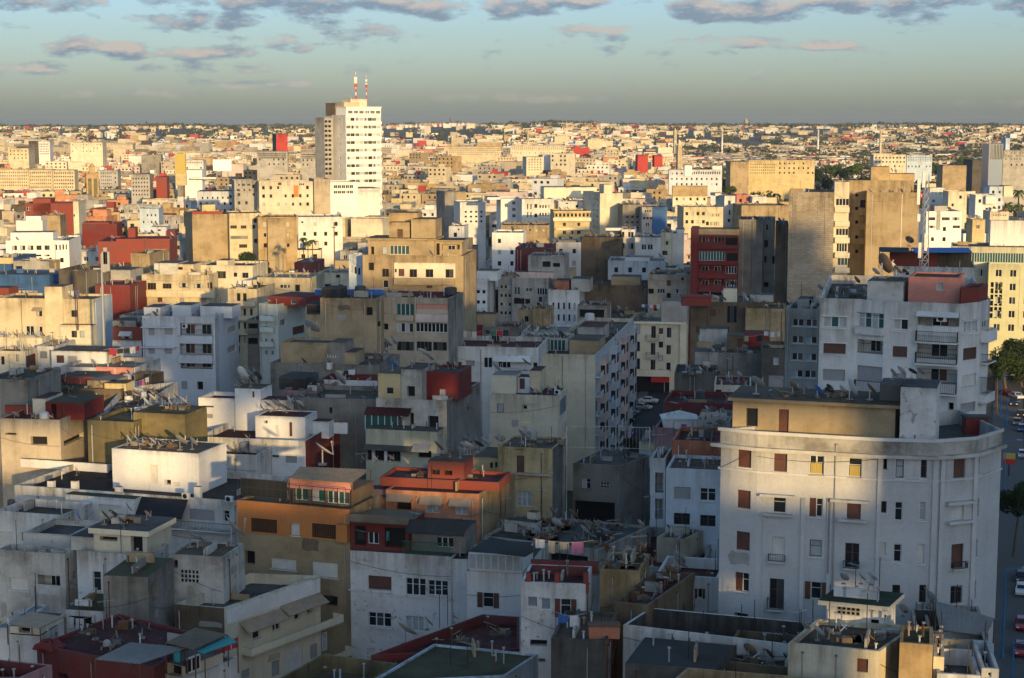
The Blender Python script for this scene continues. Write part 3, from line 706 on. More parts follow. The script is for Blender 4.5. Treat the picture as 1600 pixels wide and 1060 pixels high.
P = at_z(*zp(5, 160, 225), RW.zr)
laundry(at_z(*zp(5, 190, 232), RW.zr), at_z(*zp(5, 270, 236), RW.zr), 'tall white corner block', ['red', 'black', 'red'])
o = thing('terrace_box', 'dark red painted box on the red terrace of the tall white corner block', 'box', at_z(*zp(5, 603, 214), RW.zr)); m = MB(); m.box(-.9, -.6, 0, .9, .6, 1.3, 'darkred'); m.build('body', o); m = MB(); m.box(-1, -.7, 1.3, 1, .7, 1.4, 'r_grey'); m.build('lid', o)

b = B('cream stair house with a green flat roof and a brick lattice vent', 'green roofed stair house', 5, 92, 803, 291, 112, pts=[(92, 803), (290, 822), (331, 785), (140, 768)], wall='cleanwhite', roof='r_green', par=0, wins='0 v 127 800 207 843;0 o 243 858 272 905', yb=915, name='stair_house', cat='stair house', z0=0)
b.done()
mb = MB(); o = b.org; q = inset([(p.x-o.x, p.y-o.y) for p in b.pts], -.45); mb.prism(q, b.z1-o.z+.004, b.z1-o.z+.32, 'palecream', 'r_green'); mb.build('roof_slab', b.root); b.zr = b.z1+.32
dishes(b, b.short, 5, '150,735,.5 210,735,.5,dishgrey 245,738,.55')
b = B('low cream house with a littered flat roof in front of the green roofed stair house', 'cream house below the stair house', 5, -20, 945, 262, 106, pts=[(-40, 938), (275, 968), (400, 880), (60, 855)], wall='palecream', roof='r_grey', par=.35, wins='0 p 197 993 235 1040', yb=1060); b.done()
dishes(b, b.short, 5, '15,905,.5 60,930,.6 100,925 235,945,.55'); junk(b, b.short, 4, 1.); aerial(at_z(*zp(5, 100, 915), b.zr), b.short, 3.6, yagi=False)
CH = b
b = B('olive stained wall block catching the sun beside the cream house', 'olive wall block', 5, 344, 937, 459, 104, th=-14, D=4, wall='ochre', roof='r_moss', par=.3, yb=1060, name='stained_block', cat='outbuilding'); b.done()
b = B('cream wall block with a mossy top right of the olive block', 'mossy cream block', 5, 461, 985, 498, 105, th=-14, D=5, wall='palecream', roof='r_moss', par=.3, yb=1060, name='stair_house', cat='stair house'); b.done()
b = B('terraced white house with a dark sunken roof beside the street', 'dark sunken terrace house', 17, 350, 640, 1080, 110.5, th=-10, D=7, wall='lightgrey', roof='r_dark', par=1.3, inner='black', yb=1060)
b.done()
b = B('white house with a teal painted terrace at the bottom right corner', 'teal terrace house', 17, 560, 1010, 1010, 104, th=-10, D=5.5, wall='bluewhite', roof='r_teal', par=1.1, yb=1100); b.done()
aerial(at_z(*zp(17, 680, 1040), b.zr), b.short, 2.4, yagi=False); aerial(at_z(*zp(17, 915, 1000), b.zr), b.short, 1.6, yagi=False)
b = B('narrow white street house with stepped white ledges at the kerb', 'stepped ledge house', 17, 1020, 955, 1200, 104, th=-10, D=6, wall='bluewhite', roof='r_dark', par=1., yb=1100, wins='0 d 1080 1000 1120 1050'); b.done()
b = B('low house with a long corrugated roof at the foot of the tall white corner block', 'corrugated roof house', 17, 470, 575, 1090, 113, th=-10, D=7, wall='lightgrey', roof='r_grey', par=.5, yb=640); b.done()
proof('corrugated_roof', 'pale grey corrugated sheet roof at the foot of the tall white corner block', 'roof', 17, [(590, 560), (1060, 620), (1150, 440), (520, 255)], b.zr+.6, 1.2, 'corr', zfloor=b.zr, n=22)
dishes(b, b.short, 17, '200,420,.5 360,270,.75 430,290,.8 480,330,.7,dishgrey 600,420,.5,dishrust', z=b.zr+.3); junk(b, b.short, 2)
# ---- bottom edge
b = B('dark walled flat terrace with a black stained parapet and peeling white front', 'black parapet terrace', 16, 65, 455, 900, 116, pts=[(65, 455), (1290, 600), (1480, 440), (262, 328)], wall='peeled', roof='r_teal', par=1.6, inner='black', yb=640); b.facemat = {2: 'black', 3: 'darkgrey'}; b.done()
aerial(at_z(*zp(16, 930, 620), b.zr), b.short, 3.2, rot=.1)
junk(b, b.short, 1)
b = B('shed with a wide grey sheet roof below the black parapet terrace', 'grey sheet roof shed', 16, 80, 735, 745, 108, pts=[(80, 735), (745, 778), (900, 606), (225, 545)], wall='darkgrey', roof='corrdark', par=0, yb=847, name='shed', cat='shed'); b.done()
b = B('brown parapet house with dishes on its roof at the bottom edge', 'brown parapet house', 16, 775, 722, 1640, 110, th=-17, D=7.5, wall='brown', roof='r_dark', par=.5, yb=847); b.done()
dishes(b, b.short, 16, '985,716,.75,dishrust 1060,690,.45 1130,725,.5 1290,700,.9,dishdark 1400,740,1.0,dishgrey 1250,735,.4'); junk(b, b.short, 2)
b = B('cream ruin wall with posts and a dark shed roof right of the grey sheet roof', 'posted cream wall house', 16, 1365, 640, 1560, 113, th=-15, D=5, wall='palecream', roof='r_grey', par=.3, yb=760); b.done(); junk(b, b.short, 3); aerial(at_z(*zp(16, 1370, 560), b.zr), b.short, 2.2, yagi=False)
b = B('flat yellowish walled roof at the very bottom edge of the picture', 'yellow walled roof', 16, 420, 860, 1640, 104, pts=[(415, 875), (1640, 1000), (1700, 862), (537, 768)], wall='ochre', roof='r_brown', par=.8, yb=900); b.done()
# ---- bottom centre
b = B('large flat roof with moss stains and a pale blue side wall at the bottom edge', 'mossy flat roof', 0, 576, 1062, 789, 116, pts=[(576, 1066), (789.6, 1056), (841.6, 1022), (678, 1006)], wall='paleblue', roof='r_moss', par=.15, yb=1075); b.done()
b = B('red tiled roof terrace with low red parapets beneath the white house', 'red terrace at the bottom', 0, 579, 1020, 811, 124, pts=[(579.4, 1024), (811.8, 1014), (811.8, 964), (753.8, 960)], wall='darkred', roof='r_red', par=.7, yb=1040); b.done()
dishes(b, b.short, 2, '790,915,1.0,dishgrey 1000,820,.5 885,850,.6,dishgrey'); aerial(at_z(*zp(2, 940, 840), b.zr), b.short, 3.4); aerial(at_z(*zp(2, 975, 830), b.zr), b.short, 2.6); junk(b, b.short, 2, .8)
b = B('olive walled courtyard with a low dark wall at the bottom centre', 'olive courtyard', 2, 200, 1075, 640, 118, pts=[(190, 1090), (640, 1075), (760, 995), (430, 955)], wall='olive', roof='r_brown', par=1.2, yb=1100); b.done()
BC3 = b = B('narrow white house with a red roof terrace and laundry and a curved corner', 'white house with red terrace', 3, 318, 640, 600, 122, th=-8, D=5.2, wall='peeled', roof='r_red', par=.75, inner='darkred', yb=1040, wins='0 u 350 705 388 745;0 u 410 712 445 757;0 s 490 715 535 795;0 o 358 893 432 920;0 o 395 975 425 990')
for q in ((340, 600, 360, 628), (465, 600, 485, 632), (590, 600, 612, 640)): b.vol(*q[:3], .05, .35, wall='red', name='parapet_pier')
b.vol(360, 585, 655, 5.5, .3, wall='darkred', name='terrace_wall')
b.done()
laundry(at_z(*zp(3, 375, 600), b.zr)+Vector((0, 2.5, 0)), at_z(*zp(3, 640, 610), b.zr)+Vector((0, 2.5, 0)), b.short, ['white', 'beige', 'beige', 'pink', 'white', 'black', 'white'], h=2.2)
aerial(at_z(*zp(3, 520, 640), b.zr), b.short, 3., yagi=False)
b = B('pale yellow roof house topped by dishes, antennas and old timber', 'timber littered yellow house', 3, 664, 585, 838, 126, th=-12, D=5.5, wall='ochre', roof='r_brown', par=.2, yb=700); b.done()
dishes(b, b.short, 3, '735,560,.4 775,545,.45 815,540,.7 835,530,.7,dishrust 860,560,.5 890,570,.45 700,570'); junk(b, b.short, 4, 1.); aerial(at_z(*zp(3, 830, 540), b.zr), b.short, 2.)
b = B('brown rendered house with a red terrace and a long bare side wall', 'brown long walled house', 16, 0, 285, 250, 120, pts=[(0, 283), (250, 312), (595, 70), (300, 60)], wall='brown', roof='r_red', par=.6, yb=420); b.done()
dishes(b, b.short, 16, '410,130,.7,dishrust 300,230,.6,dishgrey 470,90,.9,dishgrey'); junk(b, b.short, 2, .7)
dishes(b, b.short, 3, '1000,585,.85,dishgrey')
b = B('dark grey blank walled house with laundry on its roof edge', 'dark blank house', 3, 449, 885, 690, 114, th=-10, S=738, wall='darkgrey', roof='r_brown', par=.25, yb=1060); b.facemat = {1: 'terracotta'}; b.done()
laundry(at_z(*zp(3, 470, 868), b.zr), at_z(*zp(3, 600, 872), b.zr), b.short, ['blue', 'white', 'blue', 'white', 'black'])
o = thing('terrace_box', 'rust red rusty box on the roof of the dark blank house', 'box', at_z(*zp(3, 680, 880), b.zr)); m = MB(); m.box(-1.1, -.5, 0, 1.1, .5, .9, 'terracotta'); m.build('body', o); m = MB(); m.box(-1.15, -.55, .9, 1.15, .55, .97, 'rust'); m.build('lid', o)
BC4 = b = B('white house with a glazed veranda under a dark corrugated roof', 'glazed veranda house', 3, 82, 592, 322, 143, th=-12, D=9, wall='cleanwhite', roof='r_grey', par=0, yb=800, wins='0 s 152 688 200 752')
v = b.vol(92, 515, 322, .1, 5, wall='cleanwhite', name='veranda_wall'); 
b.glazed(0, 92, 517, 320, 588, 7, R=3, proj=.25); b.done()
proof('veranda_roof', 'dark corrugated roof over the glazed veranda of the white house', 'roof', 3, [(90, 503), (335, 530), (405, 490), (185, 445)], b.z1+2.75, .35, 'corrdark', legs=False)
BIG = b = B('wide grey flat roof littered with dishes and scrap timber', 'wide littered flat roof', 3, 155, 440, 655, 158, pts=[(155, 440), (655, 500), (885, 398), (330, 345)], wall='lightgrey', roof='r_grey', par=.25, yb=530, wins='0 o 440 520 610 560')
b.vol(247, 368, 385, 4.5, 1.2, wall='dirtywhite', roof='r_grey', name='chimney_block'); b.vol(345, 335, 385, 7, 1, wall='palecream', name='flue')
b.done()
rdish(b, b.short, 15, .52); dishes(b, b.short, 3, '470,425,.8 540,380,.8 600,420,.7 650,440,.8 665,480,.8 690,450,.6,dishgrey 450,365,.7 380,415,.7 235,415,.7 590,450,.7'); junk(b, b.short, 14, 1.4, 12)
for x, y in ((880, 370), (250, 380), (720, 480)): aerial(at_z(*zp(3, x, y), b.zr), b.short, 2.6)
b = B('long low light wall house with a dark red terrace behind the timber house', 'long light parapet house', 3, 655, 545, 915, 153, pts=[(655, 560), (1110, 590), (1160, 430), (890, 398)], wall='lightgrey', roof='r_red', par=1., yb=600); b.done()
b = B('low white wall house below the tall white corner block with a tiny balcony', 'low white wall house', 4, -55, 700, 160, 132, th=-14, D=6, wall='cleanwhite', roof='r_red', par=.9, yb=835, wins='0 s 88 750 106 784;0 q 78 716 86 780'); b.done()
b = B('pale stair box with a dark cluttered top on the red terrace', 'pale stair box', 3, 910, 445, 1035, 156, pts=[(910, 445), (1035, 455), (1112, 415), (985, 402)], wall='beige', roof='r_dark', par=.3, yb=560, name='stair_house', cat='stair house'); b.done()
dishes(b, b.short, 3, '1015,400,.7,dishdark 960,420,.4,dishgrey'); aerial(at_z(*zp(3, 908, 425), b.zr), b.short, 2.4); junk(b, b.short, 1)
# ---- centre: white house, orange house, salmon house
W1 = b = B('white apartment house with a red loggia and a grey loggia under its roof', 'white house with red loggia', 2, 550, 502, 990, 152, th=-14, D=9, wall='peeled', roof='r_grey', par=0, yb=960,
           wins='0 b 630 615 730 675;0 d 793 625 880 700;0 d 890 635 978 700;0 d 630 775 728 835;0 c 793 790 870 855;0 w 625 930 660 965')
b.strip(0, 545, 677, 735, 684, .12, name='sill_ledge'); b.strip(0, 700, 702, 985, 710, .12, name='sill_ledge'); b.strip(0, 640, 838, 740, 845, .12, name='sill_ledge')
v = b.vol(552, 372, 805, .5, 5, wall='darkred', roof='corrbrown', name='red_loggia', wins='0 o 570 395 620 480;0 d 628 425 675 475;0 o 700 405 790 490')
v = b.vol(808, 400, 1052, 1.4, 4, wall='shuttergrey' if 0 else 'grey', roof='corrdark', name='grey_loggia', wins='0 d 925 445 1000 490')
b.awn(0, 548, 352, 810, 376, .7, 'corrbrown', name='red_canopy'); b.awn(0, 806, 375, 1060, 420, 1.2, 'corrdark', name='grey_canopy')
b.done()
m = MB(); A, d, n, L = b.frame(0); o = b.org; u0 = b.uz(0, *zp(2, 775, 520))[0]; z0 = b.z1-o.z
for k in range(int((L-u0)/.12)):
    p = A+d*(u0+k*.12)-Vector((o.x, o.y)); m.bar((p.x, p.y, z0), (p.x+d.x*.2, p.y+d.y*.2, z0+1.2), .02, 'tarpgreen')
p0 = A+d*u0-Vector((o.x, o.y)); p1 = A+d*L-Vector((o.x, o.y)); m.bar((*p0, z0+1.2), (*p1, z0+1.2), .04, 'tarpgreen'); m.build('lattice_railing', b.root)
laundry(at_z(*zp(2, 572, 495), b.z1), at_z(*zp(2, 740, 500), b.z1), b.short, ['black', 'white', 'red', 'turquoise', 'white', 'blue'], h=1.9)
b2 = B('white bay wing with a grey window at the right end of the white house', 'white bay wing', 2, 992, 540, 1062, 150, th=-2, D=8, wall='peeled', roof='r_grey', par=0, yb=900); b2.done()
SA = b = B('salmon house with three brown window awnings and a flat red roof', 'salmon house with awnings', 2, 705, 240, 1112, 162, pts=[(705, 238), (1112, 258), (1268, 168), (850, 150)], wall='salmon', roof='r_red', par=.1, yb=380, wins='0 o 750 283 816 328;0 c 876 298 942 340;0 c 1008 308 1063 348')
b.facemat = {1: 'tan'}
b.awn(0, 713, 258, 822, 282, .8, R=2); b.awn(0, 857, 265, 955, 297, .8, R=2); b.awn(0, 985, 275, 1082, 306, .8, R=2)
b.band(362, .35, .45, R=2, x=720, name='ledge', mat='salmon')
b.vol(680, 182, 1200, 2., 5.2, wall='red', roof='r_red', par=.35, name='red_parapet', inner='red'); b.vol(556, 262, 704, .6, 5, wall='salmon', name='side_wing', yb=380); b.vol(650, 236, 702, 1.2, 4, wall='mauve', name='side_wing', yb=330)
v = b.vol(888, 112, 1045, 3.2, 2.6, wall='red', roof='r_brown', name='red_roof_hut', S=1085, wins='0 o 905 150 940 172;0 o 960 155 995 175')
b.done()
dishes(v, 'red roof hut', 2, '930,88,.8 970,78,.8 985,95,.5,dishrust 1050,85,.85 1062,84,.85 1075,84,.7 1030,100,.6,dishgrey'); dishes(b.vols[0], b.short, 2, '785,145,.65 725,122,.55 655,122,.5 600,118,.4,dishgrey', z=b.vols[0].zr)
dishes(b, b.short, 2, '815,340,.75', z=b.z1-3.4)
junk(b.vols[0], b.short, 2)
OR = b = B('tall house painted orange above and tan below with a pergola terrace', 'orange house', 2, 58, 283, 548, 157, th=-20, D=7, wall='tan', roof='r_brown', par=.3, yb=960,
           wins='0 x 120 365 233 425;0 w 292 385 332 438;0 x 385 388 500 450;0 o 90 505 135 565;0 w 205 540 315 586;0 w 385 555 496 620;0 o 400 700 495 745')
o = b.org; zsplit = b.uz(0, *zp(2, 300, 443))[1]
m = MB(); A, d, n, L = b.frame(0)
b.z1o = b.z1
# the orange upper floor is its own skin, 8 cm proud, with the same openings
ob = Box(b.root, b.org, [b.pts[0]-(b.pts[3]-b.pts[0]).normalized()*.09, b.pts[1]-(b.pts[3]-b.pts[0]).normalized()*.09, b.pts[1]-(b.pts[3]-b.pts[0]).normalized()*.004, b.pts[0]-(b.pts[3]-b.pts[0]).normalized()*.004], zsplit, b.z1+.02, 'orange', 'orange', 0, 'orange_upper_wall', True, None, 2)
for (i_, t_, u0, u1, a, c) in b.w:
    if a > zsplit: ob.h.setdefault(0, []).append((u0, u1, a, c, .084, None))
# a wall of its own so that openings read through it
mb = MB(); P_ = [(p.x-o.x, p.y-o.y) for p in ob.pts]; facade(mb, P_[0], P_[1], zsplit, b.z1+.02, ob.h.get(0, []), 'orange')
mb.quad((*P_[0], zsplit), (*P_[1], zsplit), (*P_[2], zsplit), (*P_[3], zsplit), 'orange'); mb.quad((*P_[0], b.z1+.02), (*P_[1], b.z1+.02), (*P_[2], b.z1+.02), (*P_[3], b.z1+.02), 'orange')
mb.quad((*P_[1], zsplit), (*P_[2], zsplit), (*P_[2], b.z1+.02), (*P_[1], b.z1+.02), 'orange'); mb.quad((*P_[3], zsplit), (*P_[0], zsplit), (*P_[0], b.z1+.02), (*P_[3], b.z1+.02), 'orange')
mb.build('orange_upper_wall', b.root)
b.glazed(0, 72, 195, 275, 272, 7, R=2, frame='iron', pane='glass', rows=2); 
v = b.vol(300, 222, 556, 2.2, 5, wall='brown', roof='corrbrown', name='roof_room', wins='0 g 310 232 365 285;0 g 380 235 440 290;0 g 450 240 545 300')
b.awn(0, 285, 195, 562, 232, .6, 'pink', R=2, name='pink_awning', box=v)
b.strip(0, 500, 385, 548, 462, .6, mat='orange', R=2, name='corner_bay')
b.done()
proof('pergola_roof', 'brown reed mat roof over the orange house terrace', 'roof', 2, [(285, 190), (560, 210), (640, 150), (330, 138)], b.z1+2.2, .3, 'wood', zfloor=b.zr)
dishes(b, b.short, 2, '430,130,1.55', z=b.z1+1.5); aerial(at_z(*zp(2, 600, 200), b.zr), b.short, 3.)
m = MB(); p0 = A-Vector((o.x, o.y))-n*.15; w_ = L
for k in range(10):
    p = p0+d*(w_*k/9.); m.bar((p.x, p.y, b.z1-o.z), (p.x, p.y, b.z1-o.z+1.9), .035, 'iron')
for h_ in (.9, 1.9): m.bar((*p0, b.z1-o.z+h_), (*(p0+d*w_), b.z1-o.z+h_), .03, 'iron')
m.build('terrace_frame', b.root)
tank(at_z(*zp(2, 262, 285), b.zr), b.short, .4, 1., 'dishwhite')
# ---- bottom left
L7 = b = B('cream apartment house with brown awnings, long balcony and a slanted white parapet', 'awning balcony house', 19, 250, 205, 612, 139, pts=[(250, 208), (612, 238), (1318, 0), (800, -20)], wall='palecream', roof='r_grey', par=.9, yb=750,
         wins='1 d 822 385 880 462;1 d 968 318 1025 402;1 d 1130 258 1168 322;1 d 1222 215 1255 275;1 o 1345 165 1445 215;1 w 1062 515 1195 690;1 t 1245 500 1300 610;1 t 740 690 800 760;1 t 962 620 1022 740;1 c 1345 420 1380 550')
b.facemat = {0: 'brown', 1: 'palecream'}
b.awn(1, 722, 292, 1020, 352, 1.2, 'awning', R=19); b.awn(1, 1024, 172, 1316, 228, 1.2, 'awning', R=19)
b.balcony(1, 735, 395, 1420, 450, 1.2, R=19); b.balcony(1, 1350, 540, 1508, 590, 1.1, R=19)
b.strip(1, 625, 120, 1316, 238, .1, mat='white', R=19, name='white_parapet')
b.done()
RT = b = B('low house with a dark red front wall and a wide red roof terrace', 'red roof terrace house', 18, 352, 665, 1480, 124, pts=[(352, 665), (1480, 880), (1950, 560), (1140, 365)], wall='darkred', roof='r_red', par=.25, yb=985, wins='0 o 560 940 650 985'); b.done()
dishes(b, b.short, 18, '920,610,.95 1370,600,.8,dishdark'); aerial(at_z(*zp(18, 830, 640), b.zr), b.short, 1.7, yagi=False); aerial(at_z(*zp(18, 920, 640), b.zr), b.short, 2.2, yagi=False); junk(b, b.short, 3, .7)
tank(at_z(*zp(18, 1030, 700), b.zr), b.short, .3, .6, 'dishgrey')
m = MB(); m.lathe([(1.2, 0), (1.1, .2), (.9, .4), (.6, .5), (.2, .55)], 'darkred', 16); m.v = [(x*rnd.uniform(.72, 1.2), y*rnd.uniform(.72, 1.2), z*rnd.uniform(.6, 1.35)) for x, y, z in m.v]; tag(m.build('red_tarpaulin', None, at_z(*zp(18, 480, 690), b.zr)), 'crumpled red tarpaulin on the corner of the red roof terrace', 'tarpaulin')
proof('tin_roof', 'pale corrugated tin roof over the edge of the red terrace', 'roof', 18, [(915, 800), (1340, 845), (1800, 690), (1250, 640)], b.zr+1.6, .4, 'corr', zfloor=b.zr)
proof('brown_tin_roof', 'brown corrugated roof beside the teal canopy', 'roof', 19, [(182, 490), (400, 543), (640, 432), (400, 380)], b.zr+2.2, .3, 'corrbrown', zfloor=b.zr)
proof('teal_canopy', 'bright teal canopy over a balcony with hanging red rugs', 'canopy', 19, [(400, 550), (470, 572), (712, 490), (640, 440)], b.zr+2., .3, 'tarpteal', zfloor=b.zr)
b = B('white balcony house with laundry and red rugs over its rail below the teal canopy', 'red rug balcony house', 19, 100, 700, 330, 121, pts=[(60, 690), (330, 760), (720, 600), (480, 540)], wall='white', roof='r_grey', par=.2, yb=800)
b.vol(130, 618, 325, .4, 4, wall='beige', name='balcony_room', wins='0 o 200 640 300 740'); b.glazed(1, 328, 590, 425, 700, 3, R=19, pane='glass', proj=.2); b.done()
laundry(at_z(*zp(19, 110, 690), b.zr), at_z(*zp(19, 300, 735), b.zr), b.short, ['blue', 'black', 'turquoise', 'black', 'pink', 'black'], h=2.)
laundry(at_z(*zp(19, 530, 660), b.zr), at_z(*zp(19, 718, 590), b.zr), b.short, ['red', 'red', 'red', 'red'], h=1.7)
tag(MB().build('x') or link('green_screen', (lambda q: (q.box(-1.2, -.05, 0, 1.2, .05, 2.4, 'tarpgreen'), q.box(-1.25, -.08, 2.4, 1.25, .08, 2.5, 'iron'), q.mesh('g'))[2])(MB()), None, at_z(*zp(19, 670, 480), L7.zr-3.2), -.3), 'dark green privacy screen at the end of the brown awnings', 'screen')
b = B('dark red low wall house at the bottom left corner', 'red corner house', 18, -60, 800, 200, 117, pts=[(-60, 980), (190, 985), (500, 855), (-60, 800)], wall='mauve', roof='r_red', par=.9, inner='darkred', yb=1000); b.done()
b = B('white shack with a pale sheet roof and red brown fittings at the left edge', 'white shack', 18, 90, 560, 385, 130, th=-12, S=560, wall='white', roof='r_grey', par=0, yb=800); v = b.vol(95, 480, 380, .3, 4, wall='palecream', name='upper_room', wins='0 o 180 490 290 550'); b.done()
proof('canvas_roof', 'domed beige canvas roof over the white shack', 'roof', 18, [(70, 462), (385, 505), (620, 395), (300, 345)], b.z1+1.7, .3, 'awning', zfloor=b.z1)
b = B('white lean to house with a rusty sheet roof at the left edge', 'left edge lean to', 18, -60, 500, 80, 133, th=-12, D=7, wall='white', roof='corr', par=.1, yb=800); b.done(); dishes(b, b.short, 18, '30,760,.7,dishrust', z=b.z1-4)
b = B('white house with wet stains, a recessed loggia and an open rooftop', 'stained white house', 1, -15, 500, 282, 149, th=-14, S=336, wall='dirtywhite', roof='r_brown', par=.9, yb=780, wins='0 w 42 622 120 677;0 L 165 612 265 692'); b.vol(100, 425, 305, 5, 6, wall='dirtywhite', roof='r_grey', par=.6, name='roof_wall'); b.done()
WH2 = b = B('white roof house with an overhanging slab roof full of dishes', 'slab roofed white house', 1, 334, 505, 642, 147, th=-14, S=735, wall='white', roof='r_brown', par=.5, yb=690, wins='0 d 405 595 440 680')
v = b.vol(408, 425, 640, 1.2, 5., wall='palecream', roof='r_grey', name='slab_house', slab=.5, wins='0 o 435 443 512 462;0 o 570 440 622 512')
v2 = b.vol(308, 440, 408, 1.5, 3.2, wall='dirtywhite', roof='r_grey', name='curved_tank_room', yb=500); b.done()
dishes(v, b.short, 1, '440,380,.6 455,390,.8 490,372,.6 520,385 555,350,.7,dishrust 335,385,.6,dishblue 640,370,.5,dishrust 540,410,.5', z=v.z1+.5); junk(v, b.short, 2)
b = B('square grey concrete block with a mossy flat top', 'mossy grey block', 1, 448, 612, 645, 136, th=-8, S=755, wall='grey', roof='r_moss', par=0, yb=800, wins='1 o 660 640 690 720'); b.done(); aerial(at_z(*zp(1, 548, 790), b.z1-5.5)+Vector((0, -1.5, 0)), b.short, 2.6)
b = B('white stair house with a brick lattice vent and a big dish on top', 'lattice vent stair house', 1, 735, 520, 972, 143, th=-12, S=1065, wall='dirtywhite', roof='r_brown', par=.15, yb=690, wins='0 v 786 588 868 645;0 o 752 545 775 580'); b.done()
dishes(b, b.short, 1, '830,490,1.15,dishgrey 1010,480,1.4,dishgrey 875,480,.55,dishrust'); junk(b, b.short, 1)
b = B('small white wall house with peeling paint below the stained white house', 'peeling garden house', 1, 285, 760, 448, 136, th=-10, D=5, wall='peeled', roof='r_moss', par=0, yb=860, wins='0 o 300 790 400 840'); b.done(); laundry(at_z(*zp(1, 310, 845), b.z1-2)+Vector((0, -1.5, 0)), at_z(*zp(1, 420, 850), b.z1-2)+Vector((0, -1.5, 0)), b.short, ['white', 'white', 'white'])
PW = b = B('long white apartment house with closed roller shutters and a tall white penthouse', 'long white shuttered house', 1, 62, 218, 1040, 176, th=-17, D=13, wall='white', roof='r_dark', par=.7, yb=400,
         wins='0 w 80 262 138 330;0 w 167 268 278 345;0 w 295 293 388 350;0 w 430 305 527 352;0 t 560 325 612 360;0 t 825 325 935 372;0 d 975 330 1000 378')
v = b.vol(487, 58, 865, 4.5, 6.5, wall='cleanwhite', roof='r_brown', par=.05, name='penthouse', wins='0 w 655 130 688 215;0 o 717 195 745 216;0 w 755 205 783 222')
for x in (205, 308, 500, 845): b.vol(x, 200 if x < 400 else 225, x+26, .3, .5, name='parapet_pier')
b.vol(90, 150, 470, 11.5, .3, name='back_parapet'); 
b.awn(0, 618, 275, 820, 345, 1.5, 'cloth_black', R=1, name='dark_awning'); b.vol(285, 258, 585, -1.5, 1.5, roof='r_green', yb=400, name='green_roofed_bay', wins='0 w 295 293 388 350;0 w 430 305 527 352')
b.balcony(0, 665, 365, 1030, 405, 1.2, 'rail', R=1); b.done()
dishes(v, 'white penthouse', 1, '555,45,.62 585,30,.55 660,55,.65 725,30,.3 785,65,.9 838,62,.7,dishgrey 690,60,.5 610,60,.5,dishgrey'); junk(v, 'white penthouse', 5, 1.1, 12)
dishes(b, b.short, 1, '335,175,.5 840,205,.7,dishgrey 885,200,.8 900,180,.7 930,185,.85 870,215,.7,dishgrey 850,190,.6')
ac(b, 0, 800, 275, b.short, 1); ac(b, 0, 988, 288, b.short, 1)
b = B('low white terrace house with a pierced parapet below the long white shuttered house', 'pierced parapet house', 1, -20, 330, 270, 166, th=-16, D=6, wall='white', roof='r_brown', par=.8, yb=480, wins='0 w -10 420 58 480;0 o 95 425 160 465'); b.done(); tank(at_z(*zp(1, 50, 320), b.zr), b.short, .4, .9, 'dishdark')
# ================================================================ MIDDLE GROUND, right
R2 = b = B('large white apartment block with balconies, green glazing and a pink roof house', 'white balcony block', 10, 74, 558, 214, 150, pts=[(74, 556), (214, 560), (312, 567), (430, 571), (590, 578), (665, 570), (700, 560), (640, 480), (110, 470)], wall='white', roof='r_grey', par=.9, yb=985,
   wins='0 g 86 624 170 663;0 b 86 722 168 760;0 t 84 818 165 860;1 g 214 610 310 665;1 r 209 710 306 760;1 t 207 806 304 866;2 d 344 634 397 672;2 b 341 733 394 773;2 t 338 832 390 862;3 L 433 625 585 692;3 r 430 724 580 780;3 r 428 815 578 870;4 c 602 640 652 680;4 b 600 738 650 782;4 w 596 836 648 878;4 t 590 940 645 975;3 o 545 940 565 968;5 d 668 640 690 665')
b.balcony(1, 210, 660, 310, 688, .5, 'wall'); b.balcony(3, 430, 676, 583, 720, .8, 'rail'); b.balcony(3, 428, 755, 580, 800, .8, 'rail'); b.balcony(3, 428, 862, 578, 908, .8, 'rail'); b.balcony(1, 207, 858, 304, 905, .5, 'rail')
b.balcony(5, 665, 668, 697, 712, .7, 'wall'); b.balcony(5, 664, 755, 694, 792, .7, 'rail'); b.balcony(5, 660, 840, 690, 905, .7, 'rail'); b.balcony(5, 655, 905, 688, 935, .7, 'wall')
b.awn(3, 430, 605, 585, 622, .5, 'white', name='ledge')
for q in ((80, 619, 176, 624), (80, 716, 174, 722), (80, 664, 176, 669), (78, 761, 174, 767), (338, 628, 402, 634), (336, 674, 402, 680), (598, 634, 656, 640), (595, 682, 655, 688)): b.strip(0 if q[0] < 300 else 2 if q[0] < 500 else 4, *q, .1, name='sill_ledge')
v = b.vol(400, 476, 590, 3.5, 5.5, wall='pink', roof='r_red', par=.15, face=2, name='pink_roof_house', wins='0 d 502 500 528 528')
v2 = b.vol(248, 492, 380, 3.0, 5, wall='dirtywhite', roof='r_grey', face=2, name='roof_room')
v3 = b.vol(592, 518, 660, 2.5, 5, wall='red', roof='r_red', par=.2, face=3, name='red_roof_wall')
b.done()
dishes(v2, b.short, 10, '275,482,.5 300,482,1.35,dishrust 325,478,.9 355,480,.6 385,482,.5,dishdark', z=v2.z1)
dishes(b, b.short, 10, '130,560,.6 160,552,.7 205,510,.6 435,566,.5 470,568,.5 515,570,.7 545,566,.8 580,572,.5,dishgrey 240,548,.6', z=b.zr); junk(b, b.short, 5, 1.2); rdish(b, b.short, 6, .45)
ac(b, 3, 505, 640, b.short); ac(b, 5, 668, 935, b.short)
o = thing('lattice_mast', 'tall steel lattice mast with antennas behind the white balcony block', 'mast', at_y(*zp(10, 452, 475), 172)); zb = o.location.z; ht = at_y(*zp(10, 452, 100), 172).z-zb
m = MB(); s0 = .55
for k in range(3):
    t = k*2.094; m.bar((s0*math.cos(t), s0*math.sin(t), 0), (.3*math.cos(t), .3*math.sin(t), ht), .05, 'steel')
n = int(ht/.8)
